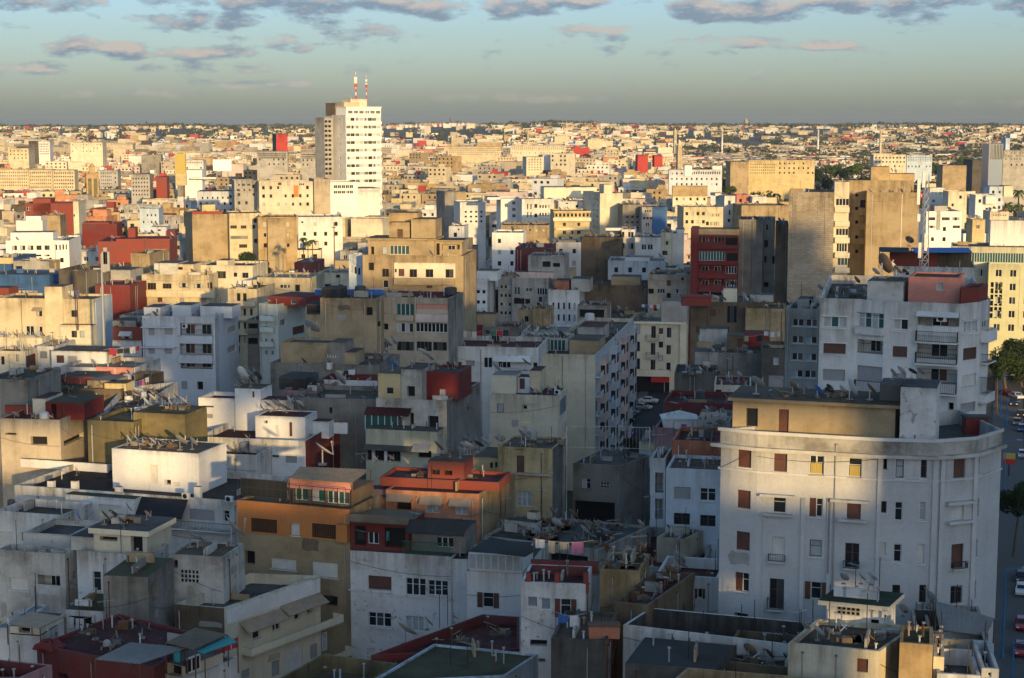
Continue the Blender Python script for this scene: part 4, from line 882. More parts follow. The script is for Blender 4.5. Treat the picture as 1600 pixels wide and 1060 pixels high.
for q in range(n):
    za, zc = ht*q/n, ht*(q+1)/n; ra, rc = s0+(.3-s0)*q/n, s0+(.3-s0)*(q+1)/n
    for k in range(3):
        t, t2 = k*2.094, (k+1)*2.094; m.bar((ra*math.cos(t), ra*math.sin(t), za), (rc*math.cos(t2), rc*math.sin(t2), zc), .025, 'steel', 3); m.bar((ra*math.cos(t), ra*math.sin(t), za), (ra*math.cos(t2), ra*math.sin(t2), za), .02, 'steel', 3)
m.build('lattice', o)
for px_, py_, s_ in ((436, 165, 2.6), (462, 350, 1.8), (440, 380, 1.6), (436, 260, .8), (455, 120, 1.6)):
    p = at_y(*zp(10, px_, py_), 171.6)-o.location; m = MB(); m.box(p.x-.16, p.y-.1, p.z-s_/2, p.x+.16, p.y+.1, p.z+s_/2, 'dishwhite'); m.bar(p, (0, 0, p.z), .03, 'steel'); m.build('antenna_panel', o)
b = B('white flat roofed block with a red walled terrace under blue sheeting', 'blue sheeted terrace block', 10, 345, 438, 645, 235, th=-14, S=652, wall='white', roof='r_brown', par=.4, yb=500)
v = b.vol(330, 388, 505, 2, 4, wall='red', roof='r_red', name='red_terrace_wall'); v2 = b.vol(505, 385, 632, 2.5, 4, wall='brown', roof='r_dark', name='glass_terrace_room'); b.glazed(0, 510, 388, 630, 425, 8, pane='glass', frame='iron', box=v2); b.done()
proof('blue_sheeting', 'bright blue plastic sheeting over a roof terrace', 'sheeting', 10, [(425, 388), (635, 388), (620, 370), (410, 370)], v2.z1+.1, .4, 'tarpblue', zfloor=b.zr)
proof('terrace_canopy', 'open dark frame canopy at the left end of the red terrace wall', 'canopy', 10, [(292, 385), (400, 388), (400, 370), (292, 368)], v.z1+.3, .3, 'corrdark', zfloor=b.zr)
dishes(b, b.short, 10, '575,432,.5 400,365,.9')
R4 = b = B('pale yellow office block with rows of dark square windows at the right edge', 'yellow office block', 10, 695, 430, 860, 420, th=-14, D=16, wall='paleyellow', roof='r_grey', par=.5, yb=705,
    wins='0 d 700 440 860 690 3 5 .42 .5;0 o 697 495 745 632 3 6 .7 .8', name='office_block'); 
b.w = [q for q in b.w]; b.done()
b = B('grey green left wing of the yellow office block with a dark glazed top storey', 'grey green office wing', 10, 560, 365, 880, 428, th=-14, D=16, wall='greencream', roof='r_grey', par=.4, yb=700, wins='0 g 575 390 870 425;0 d 655 450 680 475;0 d 640 500 690 530', name='office_block'); b.done()
b = B('blank white rooftop billboard wall at the right edge', 'blank white rooftop wall', 10, 702, 270, 870, 436, th=-10, D=3, wall='cleanwhite', roof='r_white', par=0, yb=352, name='rooftop_wall', cat='rooftop wall'); b.done()
BW = b = B('tall apartment block with a raw block wall, a cream balcony strip and a tan gable', 'raw block gable tower', 10, -40, 165, 127, 372, th=-10, D=18, wall='raw', roof='r_brown', par=.5, yb=590); b.done()
b = B('cream balcony slice with window bands between the raw gable and the tan gable', 'cream balcony slice', 10, 128, 128, 182, 373, th=-10, D=18, wall='palecream', roof='r_brown', par=.3, yb=470, wins='0 d 132 190 180 215;0 d 132 300 178 325;0 d 134 355 172 385;0 g 138 405 175 435'); 
for y in (218, 270, 330, 385, 440): b.balcony(0, 128, y+2, 182, y+22, 1.)
b.done()
b = B('shaded recess wall with small balconies right of the cream slice', 'shaded recess wall', 10, 178, 168, 246, 381, th=-10, D=14, wall='tan', roof='r_brown', par=.3, yb=470, wins='0 o 204 168 214 182;0 o 203 220 214 232;0 o 203 270 214 282;0 o 203 325 214 337;0 o 203 378 214 390;0 k 222 195 245 222')
for y in (222, 275, 330, 385): b.balcony(0, 218, y+2, 247, y+26, 2.2)
b.done()
b = B('tan rendered gable wall of the tall block lit by the sun', 'sunlit tan gable', 10, 246, 166, 440, 372, th=-10, D=18, wall='tan', roof='r_brown', par=.4, yb=475)
b.done(); b0 = b; edish(b0, b0.short, 5, .6, back=.8)
b = B('stepped tan penthouse on top of the tall gable block', 'stepped tan penthouse', 10, 130, 122, 420, 383, th=-10, D=9, wall='tan', roof='r_brown', par=0, yb=165, name='penthouse', cat='penthouse'); b.vol(262, 72, 330, .5, 6, wall='ochre', name='lift_tower'); b.vol(330, 98, 423, .6, 6, wall='ochre', name='lift_tower'); b.done()
dishes(b.vols[1], b.short, 10, '335,96,.7 350,96,.5', z=b.vols[1].z1)
DR = b = B('dark red apartment block with white window bands in the shade', 'dark red block', 9, 78, 362, 275, 385, th=-9, D=16, wall='darkred', roof='r_grey', par=.6, yb=620,
    wins='0 L 112 368 214 408;0 o 222 370 270 410;0 g 112 432 220 470;0 o 226 440 270 472;0 L 110 490 214 528;0 d 222 495 268 525;0 L 110 548 214 585;0 d 225 550 268 580;0 o 110 600 214 620')
b.vol(110, 338, 278, .3, 6, wall='tan', name='parapet_storey'); b.vol(78, 335, 108, -.4, 8, wall='darkred', name='red_fin', yb=620)
for y in (405, 470, 527, 584): b.balcony(0, 110, y, 272, y+16, .7)
b.done()
b = B('blank grey concrete gable in shade right of the dark red block', 'shaded grey gable', 9, 278, 300, 378, 388, th=-9, D=14, wall='grey', roof='r_dark', par=.5, yb=590); b.done(); rdish(b, b.short, 4, .6)
b = B('pale grey narrow facade with small windows beside the shaded grey gable', 'narrow grey facade', 9, 379, 300, 428, 392, th=-9, D=14, wall='lightgrey', roof='r_grey', par=.3, yb=590, wins='0 d 388 320 400 345;0 k 382 385 398 415;0 d 380 450 393 480;0 d 414 450 428 485;0 o 380 560 400 580'); b.done()
b = B('dark brown tall gable standing left of the raw block gable tower', 'dark brown gable', 9, 429, 318, 482, 380, th=-9, D=14, wall='brown', roof='r_dark', par=.3, yb=600); b.done(); rdish(b, b.short, 3, .6)
b = B('brown rendered house with red canopy and dishes below the dark red block', 'brown house with red canopy', 9, 78, 640, 385, 300, th=-8, D=12, wall='brown', roof='r_grey', par=.3, yb=765, wins='0 k 228 658 268 728')
v = b.vol(213, 585, 270, 3, 3, wall='palecream', name='stair_house'); b.vol(335, 612, 420, 4, 4, wall='lightgrey', name='roof_room'); b.done(); rdish(b, b.short, 12, .7); dishes(v, b.short, 9, '225,580,.8 240,578,.7,dishdark 255,580,.6', z=v.z1)
tag(b and MB().build('q') or (lambda m: (m.box(-2.6, -1.2, 0, 2.6, 1.2, 1.6, 'red'), m.box(-2.8, -1.4, 1.6, 2.8, 1.4, 1.8, 'red'), m.build('rooftop_kiosk', None, at_z(*zp(9, 100, 655), b.zr)))[2])(MB()), 'bright red kiosk at the left end of the brown house roof', 'kiosk')
b = B('ochre walled house partly lit by sun right of the brown house', 'ochre half lit house', 9, 305, 668, 470, 296, th=-8, D=10, wall='ochre', roof='r_brown', par=.3, yb=770); b.done()
b = B('grey house behind a laundry roof with red canopies', 'laundry roof grey house', 9, 95, 850, 375, 252, th=-8, D=16, wall='grey', roof='r_brown', par=.4, yb=1000); b.vol(95, 848, 190, -.4, 5, wall='lightgrey', roof='r_grey', name='pale_wing', yb=950); b.vol(115, 752, 230, 11, 4, wall='dirtywhite', name='roof_room'); b.vol(300, 770, 405, 10, 4, wall='red', roof='r_red', name='red_roof_room'); b.vol(228, 780, 300, 6, 4, wall='brown', name='roof_hut', wins='0 p 270 792 295 828'); b.done()
rdish(b, b.short, 9, .65); junk(b, b.short, 7)
laundry(at_z(*zp(9, 272, 838), b.zr), at_z(*zp(9, 372, 838), b.zr), b.short, ['white', 'beige', 'red', 'black', 'white', 'pink', 'white'], h=2.4); tank(at_z(*zp(9, 128, 820), b.zr), b.short, .7, 1.6, 'dishwhite')
b = B('dark grey lower wall with a beige wing in front of the laundry roof house', 'dark lower wall house', 9, 10, 935, 185, 240, th=-8, D=9, wall='darkgrey', roof='r_dark', par=.3, yb=1010); b.done(); junk(b, b.short, 4); rdish(b, b.short, 4, .6)
b = B('shaded grey house with a small window right of the laundry roof', 'shaded small window house', 9, 372, 835, 472, 244, th=-8, D=9, wall='darkgrey', roof='r_dark', par=.3, yb=1010, wins='0 d 420 872 443 903;0 t 400 945 465 1000'); b.done()
laundry(at_z(*zp(9, 388, 828), b.zr)+Vector((0, 3, 0)), at_z(*zp(9, 468, 828), b.zr)+Vector((0, 3, 0)), b.short, ['white']*6, h=2.2)
b = B('low cream house with a red roof edge before the dark lower wall', 'low cream red edged house', 9, 175, 985, 328, 222, th=-8, D=8, wall='palecream', roof='r_red', par=.3, yb=1060, wins='0 o 180 1005 205 1045', inner='darkred'); b.done(); rdish(b, b.short, 6, .55)
b = B('narrow pale grey block with four rows of paired dark windows', 'paired window block', 9, 472, 668, 606, 178, th=-16, D=11, wall='lightgrey', roof='r_grey', par=.5, yb=1010, wins='0 d 492 692 603 975 2 4 .82 .42'); b.vol(520, 628, 580, 3, 3, wall='lightgrey', name='roof_room', wins='0 o 568 625 582 655'); b.done()
for q in ((690, 697), (740, 746), (818, 824), (896, 902)): pass
dishes(b, b.short, 9, '470,665,.5,dishdark 610,600,.5'); junk(b, b.short, 2)
# red houses between the street and the white corner block
b = B('dark red walled terrace house with a grey dish strewn roof', 'dark red terrace house', 4, -30, 105, 212, 200, th=-12, D=9, wall='darkred', roof='r_red', par=.6, yb=165); b.done(); rdish(b, b.short, 6, .5)
b = B('grey white roof house with dishes beside the dark red terrace', 'dish topped grey house', 4, 85, 168, 200, 182, th=-12, D=7, wall='lightgrey', roof='r_grey', par=.3, yb=240, wins='0 q 100 190 125 235'); b.done(); dishes(b, b.short, 4, '105,160,.5 120,150,.55 140,150,.55 155,160,.4'); junk(b, b.short, 2)
b = B('pinkish red house with a gabled white rooftop shelter', 'pink red shelter house', 4, -60, 195, 85, 188, th=-12, D=8, wall='mauve', roof='r_red', par=.5, yb=235); b.done(); laundry(at_z(*zp(4, 5, 225), b.zr), at_z(*zp(4, 70, 225), b.zr), b.short, ['white', 'purple', 'white', 'white'])
m = MB(); m.prism([(-2, -1.5), (2, -1.5), (2, 1.5), (-2, 1.5)], 0, 1.1, 'white'); m.poly([(-2.2, -1.7, 1.1), (2.2, -1.7, 1.1), (0, 0, 1.9)], 'shutterwhite'); m.poly([(2.2, -1.7, 1.1), (2.2, 1.7, 1.1), (0, 0, 1.9)], 'shutterwhite'); m.poly([(2.2, 1.7, 1.1), (-2.2, 1.7, 1.1), (0, 0, 1.9)], 'shutterwhite'); m.poly([(-2.2, 1.7, 1.1), (-2.2, -1.7, 1.1), (0, 0, 1.9)], 'shutterwhite'); tag(m.build('roof_shelter', None, at_z(*zp(4, 25, 190), b.zr)), 'white pyramid roofed shelter on the pink red house', 'shelter')
b = B('terracotta red walled house with a flat roof beside the low white wall', 'terracotta wall house', 4, 0, 238, 168, 168, th=-12, D=8, wall='terracotta', roof='r_red', par=.5, yb=320); b.done()
b = B('white house with shuttered windows and air outlets left of the tall white corner block', 'white four window house', 4, -20, 335, 168, 160, th=-12, D=7, wall='bluewhite', roof='r_brown', par=.3, yb=690, wins='0 t 8 400 64 442;0 d 97 405 152 448;0 k 6 490 62 530;0 k 97 497 150 536'); b.done(); rdish(b, b.short, 3, .5)
b = B('narrow white gap house with balconies left of the white four window house', 'narrow gap house', 4, -75, 300, -22, 168, th=-12, D=6, wall='white', roof='r_grey', par=.3, yb=500, wins='0 r -58 350 -30 420;0 r -58 440 -30 510'); b.done()
b = B('tiny yellow shed house with a slanted pale roof by the garden trees', 'tiny yellow shed house', 20, 455, 865, 612, 200, th=-12, D=6, wall='bluewhite', roof='r_light', par=0, yb=960, wins='0 o 470 865 605 885'); b.strip(0, 470, 890, 608, 955, .1, mat='yellow', name='yellow_panel'); b.done()
b = B('pale pink and white low wall house right of the tiny yellow shed', 'pale corner wall house', 20, 610, 825, 800, 190, th=-12, D=6, wall='white', roof='r_red', par=.4, yb=1060); b.done()
# ================================================================ MIDDLE GROUND, centre
K1 = b = B('tall cream blank wall block with a long blue grey balcony side along the side street', 'cream blank gable block', 8, 437, 476, 718, 270, th=-11, S=905, wall='palecream', roof='r_brown', par=.7, yb=870)
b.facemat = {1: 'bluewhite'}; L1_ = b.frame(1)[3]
print('K1 depth', L1_)
for c in range(int(L1_/4.5)):
    for r in range(7):
        u = .9+c*4.5; z = b.z1-3.4-r*3.2
        if c % 3 == 1: continue
        b.add(1, 'dgkod'[(c*2+r) % 5], u, u+2.7, z, z+1.9)
A, d, n, L = b.frame(1); o = b.org
for c in range(1, int(L1_/4.5), 3):   # projecting bays with windows on their near cheeks
    u = .5+c*4.5; p = A+d*u; lo = (p.x-o.x, p.y-o.y, 0); rz_ = math.atan2(d.y, d.x)
    m = MB(); m.box(0, -1.1, 6, 3.4, -.004, b.z1-1.2, 'palepink' if c % 2 else 'bluewhite')
    for r in range(6): z = b.z1-4-r*3.2; m.quad((-.01, -.95, z), (-.01, -.2, z), (-.01, -.2, z+1.6), (-.01, -.95, z+1.6), 'glass'); m.quad((.5, -1.11, z), (2.9, -1.11, z), (2.9, -1.11, z+1.7), (.5, -1.11, z+1.7), 'glass')
    m.build('bay', b.root, lo, rz_)
for c in range(0, int(L1_/4.5), 3):
    for r in range(6):
        u = .6+c*4.5; p = A+d*u; m = MB(); m.box(0, -.9, 0, 3.2, -.005, .14, 'white'); m.box(0, -.9, .14, 3.2, -.82, .95, 'bluewhite' if r % 3 else 'white'); m.build('balcony', b.root, (p.x-o.x, p.y-o.y, b.z1-3.9-r*3.2), math.atan2(d.y, d.x))
v = b.vol(340, 395, 585, 9, 7, wall='dirtywhite', roof='r_grey', par=.4, name='roof_wing', wins='0 g 478 408 570 468'); v2 = b.vol(592, 410, 735, 5, 8, wall='tan', roof='r_brown', name='roof_room')
v3 = b.vol(632, 345, 755, 22, 8, wall='lightgrey', roof='r_red', name='roof_room')
b.done(); rdish(b, b.short, 14, .65); edish(v, b.short, 8, .8); junk(b, b.short, 8)
b = B('cream house with a red flat roof and a blue tarpaulin terrace', 'cream house with red roof edge', 8, 205, 672, 535, 236, th=-11, S=582, wall='palecream', roof='r_red', par=.25, yb=880, wins='0 n 360 722 418 815;0 d 365 728 385 748;0 n 360 832 385 870;1 u 545 690 578 770')
v = b.vol(212, 580, 330, 2, 5, wall='palecream', roof='r_light', name='roof_room'); b.vol(395, 560, 450, 4, 5, wall='cream', name='roof_room'); b.vol(340, 590, 395, 3, 3, wall='bluewhite', name='roof_hut', wins='0 b 348 598 374 650'); b.done()
ac(b, 0, 520, 672, b.short, 8); dishes(b, b.short, 8, '230,580,1.2,dishwhite 350,520,1.3,dishgrey 375,560,1.2,dishgrey'); rdish(b, b.short, 6, .6)
m = MB(); m.lathe([(1.7, 0), (1.4, .3), (.9, .6), (.5, .7), (.1, .75)], 'tarpblue', 16); m.v = [(x*rnd.uniform(.72, 1.2), y*rnd.uniform(.72, 1.2), z*rnd.uniform(.6, 1.35)) for x, y, z in m.v]; tag(m.build('blue_tarpaulin', None, at_z(*zp(8, 375, 660), b.zr)), 'crumpled blue tarpaulin on the cream house terrace', 'tarpaulin')
b = B('long white roofed house with laundry and green glazed windows left of the cream gable', 'long white laundry house', 8, 0, 440, 440, 266, th=-8, D=14, wall='white', roof='r_red', par=.8, yb=560, wins='0 g 22 515 68 540;0 t 88 510 130 538;0 d 175 495 215 545;0 d 245 515 305 545;0 o 415 520 435 550')
b.awn(0, 220, 484, 408, 512, 1., 'white', name='canopy', R=8); b.done(); laundry(at_z(*zp(8, 180, 432), b.zr), at_z(*zp(8, 300, 430), b.zr), b.short, ['black', 'green', 'red', 'black', 'green', 'red', 'red'], h=2.6); rdish(b, b.short, 8, .6); laundry(at_z(*zp(8, 70, 425), b.zr), at_z(*zp(8, 165, 425), b.zr), b.short, ['white', 'beige', 'white', 'red'], h=2.2)
K5 = b = B('cream corner apartment house with tall shutters and little balconies at the street end', 'cream corner house', 8, 880, 320, 1155, 372, th=-9, D=18, wall='palecream', roof='r_light', par=.9, yb=580,
   wins='0 k 915 335 936 380;0 k 990 342 1012 400;0 k 1066 350 1088 398;0 k 912 418 935 465;0 k 988 425 1010 482;0 k 1064 435 1086 480;0 k 912 500 935 552;0 k 987 508 1010 570;0 k 1064 520 1084 565')
for q in ((968, 383, 1028, 412), (966, 468, 1026, 498)): b.balcony(0, *q, .9, 'rail', R=8)
b.balcony(0, 905, 552, 1080, 585, .8); b.vol(1040, 220, 1165, 2, 7, wall='lightgrey', name='roof_room'); b.strip(0, 1128, 330, 1160, 690, .3, name='corner_pilaster', R=8)
b.strip(0, 903, 585, 1078, 690, .05, mat='dark', R=8, name='shop_front'); b.strip(0, 990, 585, 1078, 615, .5, mat='redpaint', R=8, name='red_shop_fascia'); b.band(318, .5, .4, R=8, x=885, name='cornice'); b.done()
rdish(b, b.short, 8, .7); laundry(at_z(*zp(8, 940, 290), b.zr), at_z(*zp(8, 1035, 290), b.zr), b.short, ['white', 'blue', 'white', 'red', 'white', 'beige', 'white', 'blue', 'white'], h=2.8)
b = B('curved shaded side wing of the cream corner house', 'curved shaded side wing', 8, 790, 300, 882, 385, pts=[(760, 262), (882, 322), (960, 300), (850, 240)], wall='grey', roof='r_brown', par=.5, yb=420, wins='0 k 812 330 826 365;0 k 850 345 862 385'); b.done(); rdish(b, b.short, 4, .7); junk(b, b.short, 3)
for (lab, sh, x0, y0, x1, Y, D, wl, rf, wn, vols, yb) in (
  ('shaded grey apartment house with pink bands and green glazing', 'pink banded grey house', 312, 108, 490, 400, 14, 'lightgrey', 'r_red', '0 g 322 152 350 190;0 g 378 155 410 175;0 d 434 158 482 190;0 o 320 205 372 235;0 o 375 210 400 235', [(330, 78, 515, 4, 6, 'palepink')], 320),
  ('curved grey apartment house with stacked bay windows', 'curved bay house', 245, 100, 313, 402, 12, 'lightgrey', 'r_grey', '0 d 250 130 310 300 3 4 .6 .4', [], 320),
  ('white apartment house with cream balcony boxes in the shade', 'white cream boxed house', 76, 115, 190, 395, 12, 'white', 'r_grey', '0 d 80 150 188 300 4 3 .6 .35', [(140, 72, 240, 3, 6, 'white')], 320),
  ('long rounded white house in shade above the cream gable', 'rounded white shade house', 487, 165, 640, 395, 16, 'white', 'r_grey', '0 k 500 215 630 330 5 2 .35 .55', [(520, 120, 590, 2, 6, 'terracotta'), (600, 112, 690, 2, 7, 'lightgrey')], 330),
  ('long brown windowless wall house in the shade', 'long brown shade wall', 650, 140, 978, 405, 14, 'brown', 'r_brown', '', [(795, 100, 935, 4, 6, 'tan')], 210),
  ('beige shaded house with three dark windows above the cream corner house', 'three window beige house', 975, 90, 1180, 398, 14, 'beige', 'r_grey', '0 o 972 160 1002 185;0 d 1020 160 1055 183;0 d 1098 160 1135 183;0 o 1136 105 1148 120', [], 215),
  ('low bright white house with a pair of dark windows', 'pair window white house', 782, 55, 1112, 440, 14, 'white', 'r_grey', '', [(862, 8, 980, 3, 6, 'white')], 85),
  ('grey dormer house with a dark porch and a white water drum', 'dark porch house', 630, 240, 775, 372, 10, 'grey', 'r_dark', '0 o 640 262 760 300', [], 320),
  ('low red roofed shed house with dark red walls left of the ochre stair box', 'dark red shed house', 75, 335, 168, 340, 10, 'darkred', 'r_red', '', [], 400),
  ('grey low house between the dark red shed and the ochre stair box', 'grey middle shed house', 168, 345, 345, 338, 10, 'grey', 'r_red', '', [(125, 282, 230, 2, 4, 'tan')], 400),
  ('ochre stair box catching the last sun among shaded roofs', 'sunlit ochre stair box', 412, 258, 492, 350, 8, 'ochre', 'r_brown', '', [], 350),
  ('tan stair hut beside the sunlit ochre stair box', 'tan stair hut', 340, 262, 412, 352, 8, 'tan', 'r_brown', '0 o 345 320 362 345', [], 350),
  ('cream arched window house in the shade', 'arched window cream house', 528, 55, 625, 440, 10, 'cream', 'r_grey', '0 o 535 90 578 110 3 1 .7 .9', [], 110),
):
    b = B(lab, sh, 8, x0, y0, x1, Y, th=-9, D=D, wall=wl, roof=rf, par=.5, yb=yb, wins=wn)
    for k, q in enumerate(vols): b.vol(*q[:5], wall=q[5], wins='0 o 910 10 925 32;0 o 932 10 948 32' if sh == 'pair window white house' else '')
    b.done(); rdish(b, b.short, 5, .7); junk(b, b.short, 2)
tank(at_z(*zp(8, 690, 318), 24.), 'dark porch house', .9, 1.4, 'dishwhite')
# big tan apartment houses
C3 = b = B('big tan apartment block with a white recessed upper floor and a stepped penthouse', 'big tan penthouse block', 12, 655, 935, 1132, 295, th=-7, D=16, wall='tan', roof='r_brown', par=.7, yb=1290,
   wins='0 k 748 1000 780 1038;', name='apartment_building')
b.facemat = {3: 'paleblue'}  # left face of the tan block, blue shade put into its colour
b.skin(0, 806, 972, 1094, 1044, 'palecream', '0 b 826 1000 853 1035;0 k 878 1002 913 1040;0 k 954 1002 990 1040;0 k 1048 1002 1086 1042;0 o 808 1000 817 1017')
b.balcony(0, 808, 1042, 1092, 1075, .9)
v = b.vol(682, 862, 995, 4, 8, name='roof_storey', slab=.3, wins='0 o 695 895 710 932;0 k 748 895 772 932;0 g 785 890 875 932;0 o 1005 880 1018 935'); v2 = b.vol(780, 780, 880, 6, 6, wall='tan', name='roof_tower', wins='0 b 820 812 846 850'); v3 = b.vol(885, 765, 1000, 5, 7, wall='tan', name='roof_tower'); v4 = b.vol(780, 735, 915, 9, 5, wall='ochre', name='roof_tower'); v5 = b.vol(995, 870, 1125, 5, 6, wall='tan', name='roof_room', slab=.25, wins='0 L 1030 885 1115 930')
b.done(); rdish(b, b.short, 6, .7); junk(b, b.short, 3)
b = B('left flank of the big tan penthouse block, its shade painted pale blue', 'pale blue shade flank', 12, 590, 930, 654, 300, th=-7, D=14, wall='paleblue', roof='r_grey', par=.4, yb=1080, wins='0 d 598 985 610 1020;0 d 615 990 628 1025;0 d 633 995 645 1030'); b.done()  # stands for the penthouse block's left face, shade put into its blue
C4 = b = B('tan apartment house with green glazed loggia, pink balcony and a red roof edge', 'tan house with green glazing', 7, 768, 200, 1092, 262, th=-12, S=1166, wall='beige', roof='r_red', par=.5, yb=530, inner='darkred',
   wins='0 g 840 235 925 290;0 d 843 328 922 372;0 d 935 328 1088 372;0 k 842 418 924 462;0 k 938 418 1012 464;0 k 1018 420 1085 462;0 o 742 235 774 278;0 o 772 330 800 360;0 o 772 418 798 448;0 L 938 235 1090 285')
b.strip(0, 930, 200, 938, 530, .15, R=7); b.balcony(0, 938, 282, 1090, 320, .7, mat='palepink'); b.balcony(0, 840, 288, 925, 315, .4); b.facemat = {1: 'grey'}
b.strip(0, 940, 236, 1088, 284, -1.25, mat='pink', name='pink_wall'); b.done()
tank(at_z(*zp(7, 1105, 195), b.zr), b.short, 1., 1.4, 'dishdark'); dishes(b, b.short, 7, '745,190,.6 800,195,.7,dishrust'); rdish(b, b.short, 4, .6)
GW = b = B('broad grey tan blank gable house with one dark window and a black roof hut', 'broad blank gable house', 7, 468, 205, 742, 258, th=-8, D=12, wall='tan', roof='r_brown', par=.4, yb=470, wins='0 o 693 250 724 290;0 o 745 320 757 345')
b.vol(398, 285, 470, 0., 8, wall='tan', roof='r_brown', par=0, name='low_wing', yb=470, wins=''); b.vol(402, 235, 468, 3, 5, wall='black', roof='r_dark', name='dark_roof_shed', yb=290); b.vol(475, 158, 562, 2, 5, wall='black', roof='r_dark', name='black_roof_hut'); b.done()
tank(at_z(*zp(7, 665, 195), b.zr), b.short, .9, 1.6, 'dishdark'); rdish(b, b.short, 4, .6)
tag((lambda m: (m.box(-5.5, -.1, 0, 5.5, .1, .95, 'tarpblue'), m.box(-5.6, -.14, .95, 5.6, .14, 1.05, 'steel'), m.build('blue_fence', None, at_z(*zp(7, 610, 192), b.zr)))[2])(MB()), 'blue sheet fence on the roof of the broad blank gable house', 'fence')
b = B('pale green house with rounded balconies below a red rooftop', 'pale green balcony house', 7, 170, 232, 262, 276, th=-22, S=396, wall='palegreen', roof='r_red', par=.4, yb=510, wins='0 u 190 270 250 500 2 4 .4 .35;1 b 335 342 392 380;1 d 275 310 300 340')
for y in (290, 345, 415): b.balcony(0, 185, y, 250, y+25, .8)
b.vol(215, 195, 400, 2, 8, wall='darkred', roof='r_red', name='red_roof_house', face=0, wins='0 g 325 215 350 235'); b.done(); dishes(b, b.short, 7, '420,405,1.5,dishgrey'); rdish(b, b.short, 3, .6)
b = B('low brown grey terrace house with stepped parapets in front of the blank gable house', 'stepped grey terrace house', 7, 225, 520, 755, 232, th=-10, D=12, wall='grey', roof='r_brown', par=.6, yb=590)
b.vol(275, 420, 510, 4, 6, wall='tan', roof='r_grey', par=.4, name='upper_block'); b.vol(510, 422, 588, 3, 5, wall='grey', name='upper_block', wins='0 v 505 482 555 498'); b.vol(588, 470, 640, 3, 5, wall='tan', name='upper_block'); b.vol(500, 548, 520, -1, .8, wall='white', name='flue'); b.done(); rdish(b, b.short, 9, .6); dishes(b, b.short, 7, '385,540,.8,dishdark 820,400,1.,dishgrey 820,455,1.1,dishgrey 790,465,1.1,dishgrey 780,490,.9,dishgrey'); junk(b, b.short, 4)
b = B('red and pink low roofs house with a dark walled enclosure', 'pink low roof house', 7, 285, 655, 450, 214, th=-12, D=9, wall='mauve', roof='r_red', par=.4, yb=700); b.vol(268, 590, 400, 3, 5, wall='black', roof='r_dark', name='dark_enclosure'); b.done(); junk(b, b.short, 3)
b = B('white parapet house with a dark red wall band left of the yellow roof box', 'white red banded house', 7, 445, 615, 750, 222, th=-9, D=8, wall='darkred', roof='r_red', par=.8, yb=672); b.strip(0, 450, 605, 748, 632, .12, mat='white', R=7, name='white_coping'); b.done(); dishes(b, b.short, 7, '555,650,1.3,dishgrey'); rdish(b, b.short, 3, .5)
b = B('wide bare grey wall house left of the white veranda house', 'wide bare grey wall house', 7, 330, 690, 750, 207, th=-9, D=10, wall='grey', roof='r_brown', par=.5, yb=920, wins='0 o 512 738 528 768'); b.done(); rdish(b, b.short, 5, .5)
b = B('small grey paved roof house in shade before the garden trees', 'grey paved roof house', 3, 545, 122, 752, 187, pts=[(545, 122), (752, 134), (882, 88), (680, 55)], wall='grey', roof='r_grey', par=.2, yb=395, wins='0 d 583 190 622 235;0 v 665 205 705 232;0 o 552 290 727 388;1 o 790 330 800 350'); b.facemat = {1: 'lightgrey'}; b.strip(0, 578, 232, 627, 240, .15, name='sill_ledge'); b.done(); rdish(b, b.short, 2, .5)
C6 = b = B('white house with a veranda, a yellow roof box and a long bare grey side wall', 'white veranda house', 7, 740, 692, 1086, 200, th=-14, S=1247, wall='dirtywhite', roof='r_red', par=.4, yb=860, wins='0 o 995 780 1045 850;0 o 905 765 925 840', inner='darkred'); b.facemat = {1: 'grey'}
v = b.vol(750, 572, 860, .4, 6, wall='yellow', roof='r_brown', name='yellow_roof_box', wins='0 d 790 640 825 675'); v2 = b.vol(863, 552, 963, .5, 6, wall='dirtywhite', roof='r_brown', name='white_roof_box', wins='0 o 893 635 930 685'); v3 = b.vol(963, 560, 1142, 2.5, 6, wall='darkred', roof='r_grey', name='red_roof_wall', par=.3, wins='0 d 1050 650 1080 690'); 
for A_ in (3, 8): pass
b.glazed(0, 702, 765, 862, 838, 5, proj=1.2, frame='frame', pane='greenglass'); b.awn(0, 698, 738, 915, 768, 1.4, 'r_red', name='veranda_roof'); b.wins('1 o 1185 605 1195 620;1 o 1185 735 1195 752;1 o 1185 865 1195 882'); b.done()
dishes(b, b.short, 7, '820,560,.7,dishblue 965,510,1.,dishwhite 1000,525,.7,dishgrey', z=v2.z1); rdish(v2, b.short, 2, .5); rdish(v3, b.short, 5, .5)
m = MB(); m.lathe([(.3, 0), (.75, .35), (.8, .7), (.4, 1.)], 'foliage_pot' if 'foliage_pot' in MATS else 'tarpgreen', 8); tag(m.build('potted_bush', None, at_z(*zp(7, 1060, 690), b.zr-.4)), 'green potted bush against the red wall of the veranda house', 'potted plant')
b = B('pale greenish lower house with a dark porch in front of the white veranda house', 'pale greenish porch house', 7, 690, 842, 1040, 196, th=-14, D=3.2, wall='greencream', roof='r_grey', par=.0, yb=1000, wins='0 o 690 935 860 1000;0 o 945 950 1010 985'); 
for x in (720, 780): b.strip(0, x, 930, x+14, 1010, -.3, name='porch_post', mat='white')
b.awn(0, 690, 922, 930, 940, 1.2, 'r_grey', name='porch_roof'); b.awn(0, 925, 915, 1010, 945, 1.2, 'shuttergrey', name='canopy'); b.done()
b = B('sunlit yellow house with a brown door and dishes along its roof', 'sunlit yellow wall house', 3, 218, 50, 456, 178, th=-14, D=7, wall='yellow', roof='r_brown', par=.2, yb=340, wins='0 b 300 90 333 165;0 c 300 245 366 312'); b.facemat = {1: 'grey'}  # right face grey, partly its own tone, partly shade painted in
